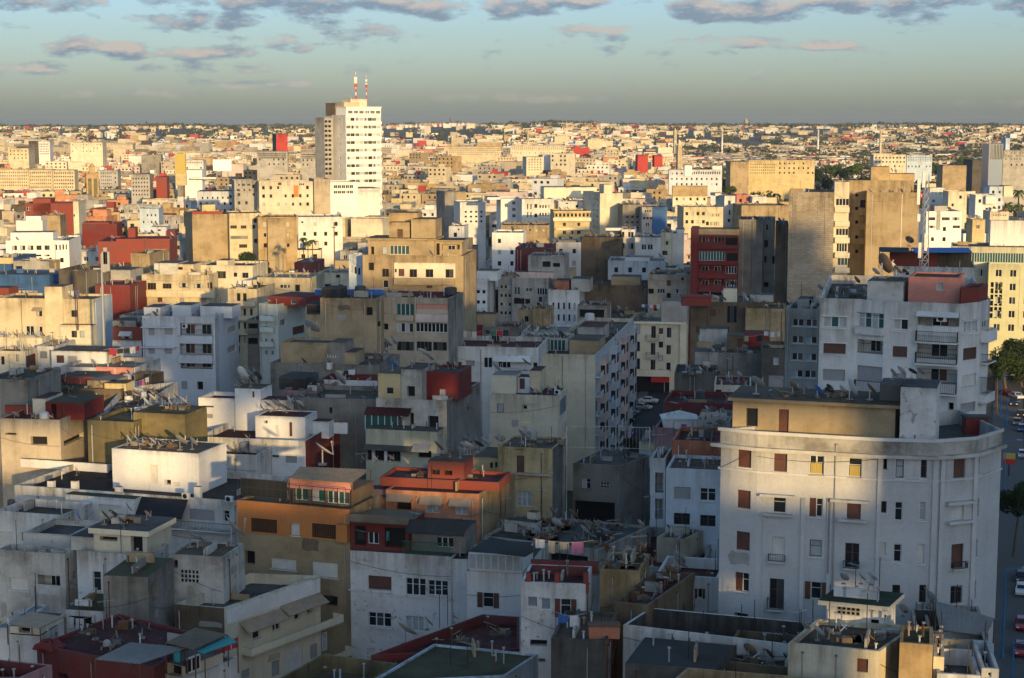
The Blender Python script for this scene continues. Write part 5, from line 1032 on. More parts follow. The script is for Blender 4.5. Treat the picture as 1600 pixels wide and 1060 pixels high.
b.vol(110, 95, 218, 2.5, 6, wall='yellow', roof='r_brown', yb=200, name='side_wing', wins='0 k 183 120 196 145;0 k 205 118 217 142'); b.strip(0, 300, 165, 458, 172, .6, name='ledge', mat='beige'); b.done()
dishes(b, b.short, 3, '225,45,.7 180,35,.6 155,60,.7 320,35,.8 345,20,.7 130,75,.7 70,60,.8 85,62,.8 375,25,.6'); junk(b, b.short, 2)
tag((lambda m: (railing(m, 9, 2.4, 0, 'steel', .35), m.box(-.03, -.03, -2, .08, .08, 2.4, 'steel'), m.box(8.95, -.03, -2, 9.05, .08, 2.4, 'steel'), m.build('metal_fence', None, at_y(*zp(8, 575, 935), 176), -.1))[3])(MB()), 'tall blue grey metal fence before the garden trees', 'fence')
# ================================================================ MIDDLE GROUND, left
W2 = b = B('white stepped roof house with a dish crowded stair box and dark red side wall', 'white stepped roof house', 7, -130, 880, 396, 196, th=-12, S=612, wall='white', roof='r_red', par=.8, yb=1060, wins='0 o 75 962 108 974;0 g 232 970 268 985;0 t 300 975 355 1010'); b.facemat = {1: 'darkred'}
v = b.vol(152, 778, 395, 3.5, 4.5, wall='cleanwhite', roof='r_red', par=.1, name='stair_box', wins='0 o 195 802 212 816;0 p 318 810 332 880'); v2 = b.vol(52, 645, 178, 9, 4, wall='cleanwhite', roof='r_brown', name='stair_tower', wins='0 p 138 660 148 690'); b.vol(-125, 690, 55, 9.5, 5, wall='cleanwhite', par=.5, name='upper_terrace', wins='0 o -110 730 -50 738;0 t -105 770 -55 790'); b.vol(175, 700, 300, 9, 3, wall='white', name='terrace_wall'); b.vol(396, 805, 600, 8, .4, wall='white', name='parapet_wall', yb=860); b.vol(430, 805, 510, 6, 2, wall='white', name='parapet_pier'); b.done()
dishes(v, 'dish crowded stair box', 7, '180,765,.6 210,750,.7 228,760,.7 250,755,.75 268,750,.75 290,760,.6 305,765,.5,dishrust 315,750,.9 335,755,.8 350,755,.8,dishgrey 365,755,.8 375,760,.6,dishrust'); dishes(v2, 'white dish stair tower', 7, '60,630,.8 80,605,.9 95,620,.8 110,600,1.,dishgrey 125,605,.9 145,620,.8,dishgrey 160,620,.9 75,640,.6 130,640,.8,dishdark 150,600,.7'); dishes(b, b.short, 7, '30,800,.7,dishdark 105,790,.6,dishdark 285,850,.7 600,800,.7,dishrust'); rdish(b, b.short, 4, .5)
tag((lambda m: (m.lathe([(1.35, 0), (1.3, .02)], 'dishgrey', 3), m.build('x'))[1])(MB()) if 0 else dish(at_z(*zp(7, 460, 1010), b.zr-4), b.short, 1.45, 'dishwhite') and None or link('marker', None), None) if 0 else dish(at_z(*zp(7, 455, 1030), b.zr-5), b.short, 1.4, 'dishwhite')
W3 = b = B('white terrace house with wet parapets in front of the stepped white roof house', 'wet parapet terrace house', 6, 975, 960, 1250, 191, th=-12, D=7, wall='white', roof='r_red', par=.7, yb=1060); b.done(); rdish(b, b.short, 6, .5)
OL = b = B('olive brown bare walled house with dishes along its roof', 'olive bare walled house', 6, 425, 800, 650, 188, th=-14, D=9, wall='olive', roof='r_moss', par=.4, yb=1000); v = b.vol(648, 762, 900, 2, 6, wall='olive', roof='r_moss', name='taller_block', yb=1000); b.done(); dishes(v, b.short, 6, '705,740,.7 735,725,.75 765,710,.8 790,730,.8 805,735,.8 820,745,.7 885,740,.75 855,715,.7,dishgrey', z=v.z1); junk(v, b.short, 3)
b = B('beige house with dark red roof walls and long strip windows', 'red roof walled beige house', 6, 0, 792, 292, 190, th=-8, S=420, wall='beige', roof='r_red', par=.5, inner='darkred', yb=950, wins='0 o 115 842 275 850;0 o 25 862 80 872;0 o 150 880 230 920;1 o 295 848 415 856;1 o 310 880 410 905')
b.vol(220, 712, 410, 3, 6, wall='darkred', roof='r_moss', name='red_roof_house', wins='0 o 250 722 275 790;0 p 300 730 315 795'); b.vol(158, 695, 222, 5, 5, wall='palecream', name='roof_room'); b.vol(25, 775, 220, 6, .4, wall='red', name='red_parapet'); b.done(); rdish(b, b.short, 5, .6); dishes(b, b.short, 6, '470,760,.85,dishwhite 280,650,1.2,dishdark 335,680,.7')
b = B('brownish littered roof house with a red inner wall and many dishes', 'littered brown roof house', 6, 130, 640, 590, 214, th=-8, D=16, wall='brown', roof='r_moss', par=.4, yb=700); b.vol(300, 620, 470, 6, 5, wall='red', roof='r_brown', name='roof_hut'); b.vol(425, 640, 560, 3, 5, wall='tan', roof='r_light', name='roof_hut'); b.vol(510, 672, 615, 1, 3, wall='yellow', roof='r_brown', name='yellow_hut'); b.done(); rdish(b, b.short, 10, .65); junk(b, b.short, 8)
b = B('white curving terrace house with laundry and pots behind the olive house', 'curving white terrace house', 6, 500, 745, 865, 200, pts=[(470, 790), (640, 768), (865, 612), (600, 640)], wall='white', roof='r_grey', par=.8, yb=770); b.done(); junk(b, b.short, 8, .8); rdish(b, b.short, 5, .5)
laundry(at_z(*zp(6, 600, 690), b.zr), at_z(*zp(6, 735, 650), b.zr), b.short, ['purple', 'pink', 'white', 'blue', 'purple', 'pink', 'white', 'blue', 'pink', 'white'], h=1.9)
b = B('pink walled white house with red laundry and a shadow streaked side wall', 'pink walled laundry house', 6, 290, 540, 648, 228, th=-9, S=782, wall='white', roof='r_light', par=.5, yb=640); b.strip(0, 470, 542, 647, 640, .06, mat='pink', R=6, name='pink_wall'); b.vol(250, 462, 520, 7, 6, wall='white', roof='r_brown', name='roof_house', wins='0 b 275 485 312 522;0 q 330 488 375 530', yb=540); b.done(); laundry(at_z(*zp(6, 530, 528), b.zr), at_z(*zp(6, 705, 505), b.zr), b.short, ['red', 'red', 'black', 'black', 'white', 'red', 'black', 'white', 'white', 'white'], h=2.3); rdish(b, b.short, 3, .6)
b = B('grey rendered tall gable at the left edge lit from the side', 'left edge grey gable', 6, -80, 600, 132, 200, th=-8, D=10, wall='grey', roof='r_moss', par=.2, yb=780); b.done(); junk(b, b.short, 3)
b = B('cream and blue white house with brown louvres at the left edge', 'brown louvred cream house', 6, -40, 462, 122, 236, th=-8, S=182, wall='palecream', roof='r_moss', par=.3, yb=590, wins='0 k 5 490 22 530;0 k 78 480 92 515;1 b 128 480 178 580'); b.done(); rdish(b, b.short, 4, .6)
b = B('white roof house with a row of pale dishes under the yellow wall house', 'white dish row house', 6, -60, 395, 205, 256, th=-8, S=248, wall='palecream', roof='r_light', par=.4, yb=470); b.done(); edish(b, b.short, 8, .75); rdish(b, b.short, 4, .6)
b = B('low white house with a wooden porch between the louvred house and pink walled house', 'wooden porch white house', 6, 180, 440, 262, 242, th=-8, D=8, wall='white', roof='r_light', par=.3, yb=580, wins='0 u 195 465 230 500'); b.done(); rdish(b, b.short, 3, .5)
YW = b = B('tall yellow stained wall house with scattered windows and a pale grey side', 'yellow stained tall house', 6, -30, 205, 455, 292, th=-7, S=546, wall='cream', roof='r_brown', par=.4, yb=440, wins='0 d 127 343 165 390;0 d 172 345 207 390;0 g 245 348 265 430;0 k 347 265 377 298;0 k 177 265 205 295;0 k 348 365 375 398;0 k 388 365 412 398'); b.facemat = {1: 'paleblue'}
b.vol(216, 150, 302, -.3, 5, wall='cream', name='stair_tower', yb=440); b.awn(0, 160, 250, 208, 266, .8, R=6); b.vol(292, 335, 455, -1.5, 1.5, wall='palecream', roof='r_moss', name='front_bay', yb=450, wins='0 k 348 365 375 398;0 k 388 365 412 398'); b.done(); rdish(b, b.short, 9, .7)
b = B('red walled low house with a white awning beside the bright white balcony house', 'red awning house', 6, 548, 345, 692, 278, th=-7, D=9, wall='red', roof='r_grey', par=.3, yb=490, wins='0 k 585 370 645 405;0 o 548 450 566 480;0 t 595 462 655 482;0 d 670 440 690 480'); b.awn(0, 583, 368, 642, 388, .8, 'shutterwhite', R=6); b.strip(0, 549, 412, 690, 490, .06, mat='white', R=6, name='white_base'); b.vol(548, 315, 660, 2, 5, wall='lightgrey', name='roof_room'); b.done(); rdish(b, b.short, 4, .6)
M11 = b = B('bright white apartment house with wide balconies and a window bay on its side', 'bright white balcony house', 6, 692, 292, 1045, 268, th=-7, S=1160, wall='bluewhite', roof='r_grey', par=.8, yb=560,
   wins='0 t 724 352 754 388;0 t 802 348 842 385;0 t 722 448 754 478;0 t 802 448 838 478;0 r 878 330 1035 388;0 r 876 425 1038 482;0 r 880 515 1035 550;1 d 1108 342 1150 375;1 d 1108 440 1150 470')
b.balcony(0, 872, 388, 1040, 425, .7, 'wall'); b.balcony(0, 872, 482, 1040, 520, .7, 'wall'); b.strip(0, 690, 344, 862, 350, .6, name='ledge', R=6); b.strip(0, 690, 442, 860, 448, .6, name='ledge', R=6); b.vol(700, 250, 780, 4, 5, name='roof_room', wins='0 o 760 258 770 280'); b.vol(838, 240, 930, 4, 5, name='roof_room'); b.vol(975, 245, 1130, 5, 5, name='roof_room'); b.done(); rdish(b, b.short, 9, .65); ac(b, 0, 890, 350, b.short, 6); laundry(at_z(*zp(6, 780, 285), b.zr), at_z(*zp(6, 862, 285), b.zr), b.short, ['pink', 'white', 'red', 'white'], h=2.2)
b = B('cream terraced house with planted window ledges and layered balconies', 'planted ledge house', 6, 690, 90, 1018, 345, th=-7, S=1062, wall='cream', roof='r_grey', par=.5, yb=230, wins='0 k 718 132 760 165;0 k 792 135 835 160;0 k 872 132 918 155;0 k 944 136 990 158;0 o 1010 130 1030 160')
b.balcony(0, 690, 166, 1050, 200, 1.2); b.vol(750, 35, 865, 3, 7, wall='dirtywhite', name='roof_block'); b.vol(862, 40, 942, 3, 7, wall='cream', name='roof_block', wins='0 o 862 55 890 68'); b.done(); rdish(b, b.short, 8, .7)
b = B('pale yellow low house with a blank parapet under the dark trees', 'pale yellow low house', 6, 946, 45, 1230, 352, th=-7, D=12, wall='palecream', roof='r_brown', par=.5, yb=155, wins='0 k 1138 82 1155 102;0 k 1180 82 1210 108;0 k 1055 75 1100 110'); b.vol(1055, 22, 1110, 2, 5, wall='palecream', name='stair_house'); b.done()
b = B('brown and cream old house with stacked balconies at the side street', 'stacked balcony old house', 7, 18, 160, 160, 305, th=-8, D=12, wall='cream', roof='r_brown', par=.4, yb=450, wins='0 k 62 182 80 220;0 k 92 182 110 220;0 k 55 240 150 440 3 3 .4 .5'); 
for y in (222, 290, 360): b.balcony(0, 20, y, 158, y+22, .9)
b.done(); rdish(b, b.short, 4, .6)
b = B('curved grey balcony house right of the stacked balcony house', 'curved grey balcony house', 7, 112, 310, 172, 285, th=-8, D=10, wall='grey', roof='r_red', par=.4, yb=450, wins='0 o 118 330 165 360;0 o 118 400 165 430'); b.balcony(0, 110, 350, 172, 375, 1.); b.done()
b = B('yellow flat house with window pairs above the red rooftop', 'yellow window pair house', 7, 162, 105, 420, 325, th=-7, D=12, wall='cream', roof='r_light', par=.4, yb=195, wins='0 o 215 140 245 155;0 d 272 140 305 158;0 d 310 140 320 158;0 k 195 205 215 230'); b.done(); rdish(b, b.short, 5, .7)
b = B('small white house with one dark window left of the big tan penthouse block', 'one window white house', 7, 450, 82, 608, 345, th=-7, D=10, wall='palecream', roof='r_light', par=.3, yb=180, wins='0 o 545 93 566 110;0 o 488 138 520 150;0 o 555 140 580 155'); b.done(); rdish(b, b.short, 3, .6)
b = B('red low house with a grey metal roof behind the small white house', 'red grey roofed house', 7, 342, 32, 430, 380, th=-7, D=12, wall='red', roof='r_light', par=.2, yb=110); b.done()
b = B('dark grey block with a dish forest roof under the tan gable', 'dish forest grey block', 6, 285, 65, 530, 355, th=-7, D=14, wall='darkgrey', roof='r_grey', par=.4, yb=200); b.vol(520, 68, 635, 1, 8, wall='lightgrey', name='white_wing', yb=140); b.done(); rdish(b, b.short, 10, .7)
b = B('dark red low house in shade right of the telecom mast', 'shaded dark red house', 6, 462, 140, 632, 335, th=-7, D=10, wall='darkred', roof='r_red', par=.3, yb=200); b.done()
b = B('grey industrial hall with a pale wall and blue base at the left edge', 'grey industrial hall', 6, 65, 25, 240, 400, th=-7, S=292, wall='lightgrey', roof='r_grey', par=.3, yb=95, wins='0 o 75 50 108 64'); b.facemat = {1: 'ochre'}; b.done()
b = B('blue grey low hall in front of the grey industrial hall', 'blue grey low hall', 6, -60, 90, 240, 385, th=-7, D=14, wall='blue', roof='r_teal', par=.3, yb=140); b.done()
b = B('yellow edged blue shop building at the left edge', 'yellow edged blue building', 6, -40, 8, 66, 415, th=-7, D=14, wall='blue', roof='r_brown', par=.3, yb=90); b.strip(0, -40, 8, 66, 38, .4, mat='yellow', R=6, name='yellow_fascia'); b.done()
b = B('tan bare gable block right of the telecom mast with a red house behind', 'tan bare gable block', 6, 636, -12, 728, 372, th=-7, D=14, wall='tan', roof='r_brown', par=.3, yb=155); b.done()
# ================================================================ FARTHER LANDMARKS
plain('bluefacade', (.10, .16, .26), .3); plain('billboard', (.75, .77, .80), .5)
T = b = B('tall white office tower with stacked window bands and red masts on its roof', 'white office tower', 12, 575, 272, 742, 740, th=38, D=11.5, wall='brightwhite', roof='r_light', par=.3, yb=640, name='office_tower', cat='tower')
b.facemat = {3: 'farwhite'}
A, d, n, L = b.frame(0)
for r in range(16):
    z = b.z1-2.6-r*3.42
    for k, (u0, u1, t) in enumerate(((.02, .13, 'd'), (.14, .25, 'k'), (.27, .38, 'd'), (.39, .50, 'c'), (.51, .62, 'd'), (.63, .74, 'k'), (.75, .86, 'd'), (.87, .985, 'c'))):
        if r > 12 and k > 4: continue
        b.add(0, t if (k*3+r*5) % 7 else 'w', L*u0, L*u1, z, z+1.35)
    m = MB(); o = b.org; p = A; m.box(-.1, -.45, 0, L+.1, -.003, 1.25, 'brightwhite'); m.build('spandrel', b.root, (A.x-o.x, A.y-o.y, z-1.5-o.z), math.atan2(d.y, d.x))
L3 = b.frame(3)[3]
for r in range(14): b.add(3, 'd', L3*.55-.5, L3*.55+.6, b.z1-2.6-r*3.42, b.z1-1.4-r*3.42)
b.vol(578, 236, 742, .6, 12, wall='brightwhite', name='upper_floors', wins='0 d 585 250 742 268 6 1 .8 .8', slab=.35); b.vol(525, 215, 560, 9, 8, wall='brown', name='lift_housing'); b.vol(568, 212, 640, 3, 8, wall='cream', name='roof_house'); b.vol(600, 196, 676, 5, 7, wall='palecream', name='roof_house'); 
v = b.vol(474, 284, 515, 8, 8, wall='lightgrey', roof='r_grey', name='balcony_wing', yb=640, wins='0 o 476 292 510 560 2 12 .8 .5'); b.done()
for px_, y0_, y1_, r_ in ((624, 68, 196, .75), (674, 85, 192, .45), (600, 178, 205, .2)):
    p = at_y(*zp(12, px_, y1_), 748); h_ = at_y(*zp(12, px_, y0_), 748).z-p.z; o = thing('antenna_mast', {.75: 'tall red and white lattice mast on the white office tower', .45: 'slimmer red mast right of the tall one on the white office tower', .2: 'short grey pole left of the masts on the white office tower'}[r_], 'mast', p)
    m = MB(); 
    for k in range(8): m.bar((0, 0, h_*k/8), (0, 0, h_*(k+1)/8), r_*(.5-.04*k), 'redpaint' if k % 2 == 0 else 'dishwhite', 5)
    m.build('mast_tube', o)
    if r_ > .3:
        for q in (.62, .75, .5): m = MB(); m.box(-r_*.9, -r_*.6, h_*q-.8, r_*.9, r_*.6, h_*q+.8, 'dishwhite' if q > .6 else 'redpaint'); m.build('antenna_panel', o)
FAR = [
 # label, short, zoom, x0,y0,x1, Y, th, S|None, D, wall, roof, wins, vols, yb
 ('white low annex with dark window bands at the foot of the white office tower', 'tower annex', 12, 502, 590, 632, 690, 14, None, 20, 'cleanwhite', 'r_light', '0 d 518 603 612 620 5 1 .85 .9;0 d 518 630 612 645 5 1 .85 .9', [], 650),
 ('low glassy white hall right of the tower annex', 'glassy hall', 12, 632, 620, 738, 700, 14, None, 20, 'white', 'r_light', '0 c 640 625 730 640 4 1 .9 .9', [], 650),
 ('pale grey blank block with a cream front left of the tower annex', 'blank cream block', 12, 425, 575, 502, 660, 14, None, 16, 'beige', 'r_light', '', [], 650),
 ('wide cream block with scattered small windows and an orange balcony', 'orange balcony cream block', 12, 165, 588, 420, 640, 12, None, 14, 'palecream', 'r_light', '0 k 255 592 272 604;0 d 355 595 380 606;0 k 300 592 312 604', [(330, 605, 352, -.2, 1, 'orange')], 660),
 ('grey cream block with four windows at the left of the orange balcony block', 'four window grey block', 12, 48, 582, 160, 650, 14, None, 14, 'lightgrey', 'r_light', '0 k 55 590 130 640 3 2 .6 .4', [], 680),
 ('tan corner block with a bare gable and a red roof band', 'tan bare gable corner', 11, 1200, 622, 1432, 520, 16, None, 26, 'tan', 'r_brown', '', [(1200, 604, 1390, 1, 1, 'red'), (1262, 560, 1345, 3, 6, 'yellow')], 920),
 ('tan apartment wing with brown windows and latticed bays', 'latticed tan wing', 11, 1432, 615, 1640, 519, 14, None, 16, 'cream', 'r_brown', '0 k 1440 690 1480 710;0 k 1505 690 1540 710;0 k 1565 688 1596 710;0 k 1495 808 1545 830;0 v 1440 755 1550 775', [], 870),
 ('ochre apartment wing with deep vertical piers and shaded slots', 'piered ochre wing', 12, 160, 755, 345, 510, 8, None, 14, 'ochre', 'r_brown', '0 n 205 790 295 1000;0 k 250 800 262 830;0 k 250 850 262 880', [(205, 762, 290, -1.5, 3, 'tan')], 1010),
 ('bright white house with a slanted roofline right of the piered ochre wing', 'slant roofed white house', 12, 350, 755, 560, 540, 8, None, 16, 'white', 'r_light', '0 d 365 775 376 785', [], 830),
 ('dark red bare gable block with dishes before it in the far left', 'dark red gable block', 11, 155, 552, 455, 620, 6, None, 16, 'red', 'r_red', '0 d 165 575 190 598', [(205, 522, 315, 0., 10, 'red')], 720),
 ('cream sunlit flank block with one window right of the dark red gable', 'cream flank block', 11, 456, 540, 490, 622, 6, None, 18, 'palecream', 'r_light', '0 o 460 620 468 635', [], 660),
 ('white clinic like block with a row of paired windows', 'white paired window block', 11, 35, 785, 345, 470, 6, None, 16, 'cleanwhite', 'r_light', '0 k 65 815 320 845 5 1 .62 .95;0 k 60 872 320 885 5 1 .62 .9', [(65, 735, 330, 3, 8, 'cleanwhite')], 890),
 ('white right wing with four slit windows and a blue shaded flank', 'slit window white wing', 11, 345, 785, 430, 468, 6, 505, 16, 'cleanwhite', 'r_light', '0 o 348 810 358 845;0 o 370 810 380 845;0 o 390 808 400 842;0 o 410 808 418 840', [], 930),
 ('white stepped roof house behind the white paired window block', 'stepped white house', 11, 100, 660, 265, 530, 6, None, 12, 'cleanwhite', 'r_light', '', [(160, 632, 255, 2, 6, 'cleanwhite')], 730),
 ('tan ribbed wall house right of the stepped white house', 'tan ribbed house', 11, 265, 628, 375, 540, 6, None, 12, 'tan', 'r_brown', '', [], 720),
 ('dark red broad gable with a lower step at its right', 'broad dark red gable', 11, 512, 680, 730, 545, 6, None, 14, 'darkred', 'r_red', '', [(515, 672, 680, .5, 8, 'red')], 740),
 ('red tiled long roof house with a tall red wall behind', 'long red roof house', 11, 612, 790, 1060, 455, 6, None, 22, 'red', 'r_red', '', [(725, 775, 1065, 6, 10, 'red'), (800, 705, 845, 12, 6, 'red')], 850),
 ('cream house with a sign like parapet right of the long red roof', 'cream parapet house', 11, 838, 745, 985, 500, 6, None, 10, 'palecream', 'r_light', '', [], 785),
 ('pale blue white house with window rows in the far left centre', 'pale blue windowed house', 11, 872, 585, 992, 560, 6, None, 14, 'paleblue', 'r_light', '0 d 885 605 985 690 4 2 .45 .4', [], 700),
 ('shaded blue white house with a dark red neighbour', 'blue white shade house', 11, 940, 700, 1040, 505, 6, None, 12, 'bluewhite', 'r_light', '0 o 985 715 1005 725', [(1035, 722, 1095, 0, 8, 'darkred')], 760),
 ('grey white shaded hall with two windows in the left distance', 'shaded hall', 11, 1230, 478, 1460, 760, 6, None, 18, 'bluewhite', 'r_grey', '0 o 1250 510 1440 525 6 1 .3 .9', [], 530),
 ('cream and white house with brown windows right of the shaded hall', 'brown window cream house', 11, 1462, 415, 1660, 745, 6, None, 18, 'lightgrey', 'r_light', '0 k 1470 460 1600 505 4 2 .35 .3', [], 520),
 ('white blank long wall house before the blue billboard', 'white blank wall house', 11, 1120, 345, 1262, 960, 6, None, 18, 'cleanwhite', 'r_light', '', [(1190, 412, 1350, -6, 5, 'white')], 400),
 ('grey apartment block with window columns right of the square minaret', 'grey column block', 11, 818, 370, 935, 900, 6, None, 16, 'lightgrey', 'r_light', '0 o 825 385 930 510 6 5 .4 .45', [], 520),
 ('red cube house beside the grey column block', 'red cube house', 11, 975, 388, 1042, 900, 6, None, 14, 'red', 'r_red', '', [], 460),
 ('white long school block with a row of small windows', 'white long school block', 11, 1095, 282, 1270, 1190, 4, None, 18, 'white', 'r_light', '0 o 1100 292 1265 302 12 1 .4 .9', [], 320),
 ('dark grey tower block with a white windowed neighbour far left', 'dark grey far block', 11, 178, 162, 238, 1750, 6, None, 20, 'darkgrey', 'r_dark', '', [], 250),
 ('white far block with a grid of dark windows', 'white grid block', 11, 240, 165, 310, 1740, 6, None, 20, 'white', 'r_light', '0 o 245 175 305 250 6 5 .5 .5', [], 255),
 ('wide cream distant block left of the dark grey far block', 'wide cream far block', 11, 50, 208, 178, 1500, 6, None, 30, 'cream', 'r_light', '', [], 255),
 ('cream and white long distant block beyond the billboard', 'long cream far block', 11, 440, 172, 640, 1700, 6, None, 30, 'palecream', 'r_light', '', [(690, 182, 830, 0, 20, 'beige')], 215),
 ('red and grey cube building in the distance left of the white office tower', 'red and grey cube', 12, 246, 362, 300, 1300, 14, None, 28, 'redface', 'r_red', '', [], 430),
 ('grey long office slab with window bands below the red and grey cube', 'grey banded slab', 12, 155, 445, 300, 1150, 6, None, 20, 'lightgrey', 'r_light', '0 o 160 452 296 480 1 3 .98 .4', [(330, 418, 362, 4, 8, 'cream')], 490),
 ('grey right part of the banded slab behind the small minaret', 'banded slab extension', 12, 362, 448, 460, 1160, 6, None, 20, 'lightgrey', 'r_light', '0 o 365 455 455 480 1 3 .98 .4', [], 490),
 ('white cube apartment house with a big shadow on its front', 'white shadowed cube', 13, 330, 522, 462, 575, 6, None, 16, 'cleanwhite', 'r_light', '0 d 402 540 422 560;0 d 402 580 422 600;0 d 402 620 422 640', [(246, 515, 330, 1, 12, 'cleanwhite')], 690),
 ('white apartment house with slit windows and loggias', 'white slit window house', 13, 462, 525, 660, 560, 5, None, 16, 'white', 'r_light', '0 o 495 555 502 590;0 o 515 555 522 590;0 o 495 605 502 640;0 o 515 605 522 640;0 n 565 560 640 585;0 n 565 608 640 632;0 n 565 652 640 675;0 k 568 562 638 582 4 1 .5 .9;0 k 568 610 638 630 4 1 .5 .9', [(600, 452, 930, 12, 12, 'palecream')], 690),
 ('ornate yellow apartment house with an arcaded top balcony', 'ornate yellow house', 13, 665, 600, 885, 520, 4, None, 14, 'yellow', 'r_light', '0 k 705 672 840 695 3 1 .4 .9;0 k 705 722 840 745 3 1 .5 .9;0 o 665 615 885 636 9 1 .55 .95', [], 790),
 ('white roof house with two dark windows behind the ornate yellow house', 'white roof house', 13, 690, 540, 862, 560, 4, None, 10, 'white', 'r_light', '0 o 735 548 752 556;0 o 798 562 815 580', [], 590),
 ('tall cream gable house with a shaded flank of windows', 'tall cream gable house', 13, 950, 490, 1092, 540, 12, None, 22, 'palecream', 'r_light', '3 d 902 510 945 720 2 6 .5 .5', [(975, 435, 1028, 3, 6, 'palecream')], 760),
 ('grey shaded apartment house with balconies right of the tall cream gable', 'grey shaded flats', 13, 1092, 560, 1212, 530, 4, None, 16, 'grey', 'r_grey', '0 o 1105 620 1200 720 3 3 .4 .35', [], 740),
 ('grey white banded building with a dark sign face in the shade', 'dark sign building', 13, 1212, 575, 1370, 525, 4, None, 16, 'lightgrey', 'r_grey', '0 d 1215 590 1270 612 4 1 .8 .8;0 d 1215 635 1280 655 3 1 .8 .8', [(1280, 575, 1368, -.4, 1, 'blue')], 740),
 ('yellow villa block with a pediment and tall window rows', 'yellow pediment block', 14, 362, 815, 690, 560, 2, None, 16, 'cream', 'r_light', '0 k 365 855 548 885 4 1 .5 .95;0 k 365 922 548 952 4 1 .5 .95;0 k 580 868 660 895 5 1 .5 .95;0 k 580 935 660 970 5 1 .5 .95', [], 975),
 ('white narrow house with a pale shaded stair well', 'white narrow tall house', 14, 700, 722, 790, 590, 6, None, 14, 'white', 'r_light', '0 o 735 840 750 880', [(622, 760, 692, 8, 8, 'palecream')], 970),
 ('salmon cube house between white roofs', 'salmon cube house', 14, 800, 712, 905, 650, 2, None, 12, 'pink', 'r_light', '', [], 790),
 ('white small house with washing right of the salmon cube', 'white small roof house', 14, 932, 728, 1048, 645, 2, None, 12, 'white', 'r_light', '', [], 800),
 ('tan long low wall house left of the raw block gable tower', 'tan long wall house', 14, 842, 802, 1235, 570, 2, None, 18, 'tan', 'r_brown', '', [], 900),
 ('brown bare gable house in the centre shade', 'brown centre gable', 13, 838, 765, 1085, 440, -6, None, 14, 'brown', 'r_grey', '', [], 935),
 ('white shaded house with square dark windows right of the brown centre gable', 'white square window house', 13, 1085, 715, 1168, 452, -6, None, 14, 'white', 'r_light', '0 o 1072 730 1102 765;0 d 1125 730 1160 765;0 d 1125 800 1160 838;0 d 1086 800 1104 836', [(985, 705, 1085, 1, 10, 'white')], 890),
 ('white shaded house with two big windows and a blue dish', 'blue dish white house', 13, 1168, 765, 1332, 446, -6, None, 14, 'white', 'r_light', '0 d 1210 808 1240 842;0 d 1248 808 1280 842', [], 920),
 ('cream and pale green house corner lit by a patch of sun', 'sun patched cream house', 13, 1333, 735, 1400, 450, -6, None, 14, 'palecream', 'r_light', '0 o 1362 788 1376 812;0 k 1340 848 1372 876', [], 880),
 ('white stepped stair flank right of the sun patched cream house', 'white stepped flank', 13, 1402, 740, 1475, 455, -6, None, 14, 'white', 'r_light', '', [(1430, 714, 1475, 1, 8, 'white')], 910),
 ('long low white house in shade with small square windows', 'long low white shade house', 13, 1000, 910, 1355, 425, -6, None, 14, 'bluewhite', 'r_light', '', [(1105, 888, 1258, 3, 6, 'white')], 990),
 ('white low house with a curved sunlit end in the centre', 'curved end white house', 13, 275, 735, 470, 470, -4, None, 14, 'cleanwhite', 'r_light', '', [], 830),
 ('tan low wing with small blue windows behind the curved white house', 'tan low wing', 13, 332, 688, 632, 500, -2, None, 14, 'tan', 'r_brown', '0 d 360 712 620 728 6 1 .3 .9', [], 740),
 ('small white house with one window left of the curved white house', 'small white centre house', 13, 5, 695, 102, 455, -4, None, 12, 'white', 'r_light', '0 d 60 710 72 722', [], 770),
 ('red roofed shaded house below the brown centre gable', 'red roofed shade house', 13, 420, 830, 640, 420, -6, None, 18, 'darkred', 'r_red', '', [], 870),
 ('white blue shaded house with dark door below the ornate yellow house', 'white blue shade house', 13, 655, 795, 832, 440, -6, None, 12, 'white', 'r_light', '', [(690, 782, 800, 3, 6, 'grey')], 870),
 ('grey shaded house with a dark loggia before the red roofed shade house', 'grey loggia shade house', 13, 500, 878, 725, 405, -8, None, 12, 'lightgrey', 'r_grey', '0 o 590 915 640 950;0 o 655 925 700 950', [], 990),
 ('brown tan gable house with a light balcony edge in the left centre', 'brown tan gable house', 13, -20, 478, 55, 640, 16, None, 14, 'grey', 'r_light', '', [(55, 480, 112, 0, 10, 'tan')], 650),
 ('white shaded house with balcony stack right of the brown tan gable', 'balcony stack white house', 13, 75, 545, 235, 600, 10, None, 16, 'white', 'r_light', '0 o 95 590 225 680 4 3 .4 .4', [], 690),
 ('pair of white apartment slabs in the bright distance', 'white slab pair', 13, 490, 262, 592, 1250, 8, None, 20, 'palecream', 'r_light', '0 o 498 272 588 350 5 5 .4 .4', [(592, 250, 680, 0, 20, 'white'), (690, 246, 785, 0, 20, 'cleanwhite')], 345),
 ('twin red slabs with a grey middle in the far centre right', 'twin red slabs', 13, 1185, 250, 1250, 1300, 2, None, 16, 'redface', 'r_red', '', [(1290, 252, 1342, 0, 14, 'redface'), (1255, 256, 1290, 2, 12, 'beige')], 325),
 ('far white apartment row along the crest of the centre distance', 'far white row', 13, 390, 190, 735, 1950, 0, None, 20, 'palecream', 'r_light', '0 o 395 196 730 222 26 3 .45 .4', [], 235),
 ('far cream apartment row left of the far white row', 'far cream row', 13, 0, 198, 330, 1900, 0, None, 20, 'cream', 'r_light', '0 o 5 205 325 240 26 3 .45 .4', [], 250),
 ('long yellow school block among trees in the right distance', 'long yellow block', 14, 902, 425, 1448, 1150, -6, None, 16, 'yellow', 'r_light', '0 o 910 450 1120 545 12 4 .4 .4', [], 550),
 ('tan blank gable left of the long yellow block', 'tan blank gable', 14, 750, 440, 902, 1120, 2, None, 20, 'tan', 'r_brown', '', [], 550),
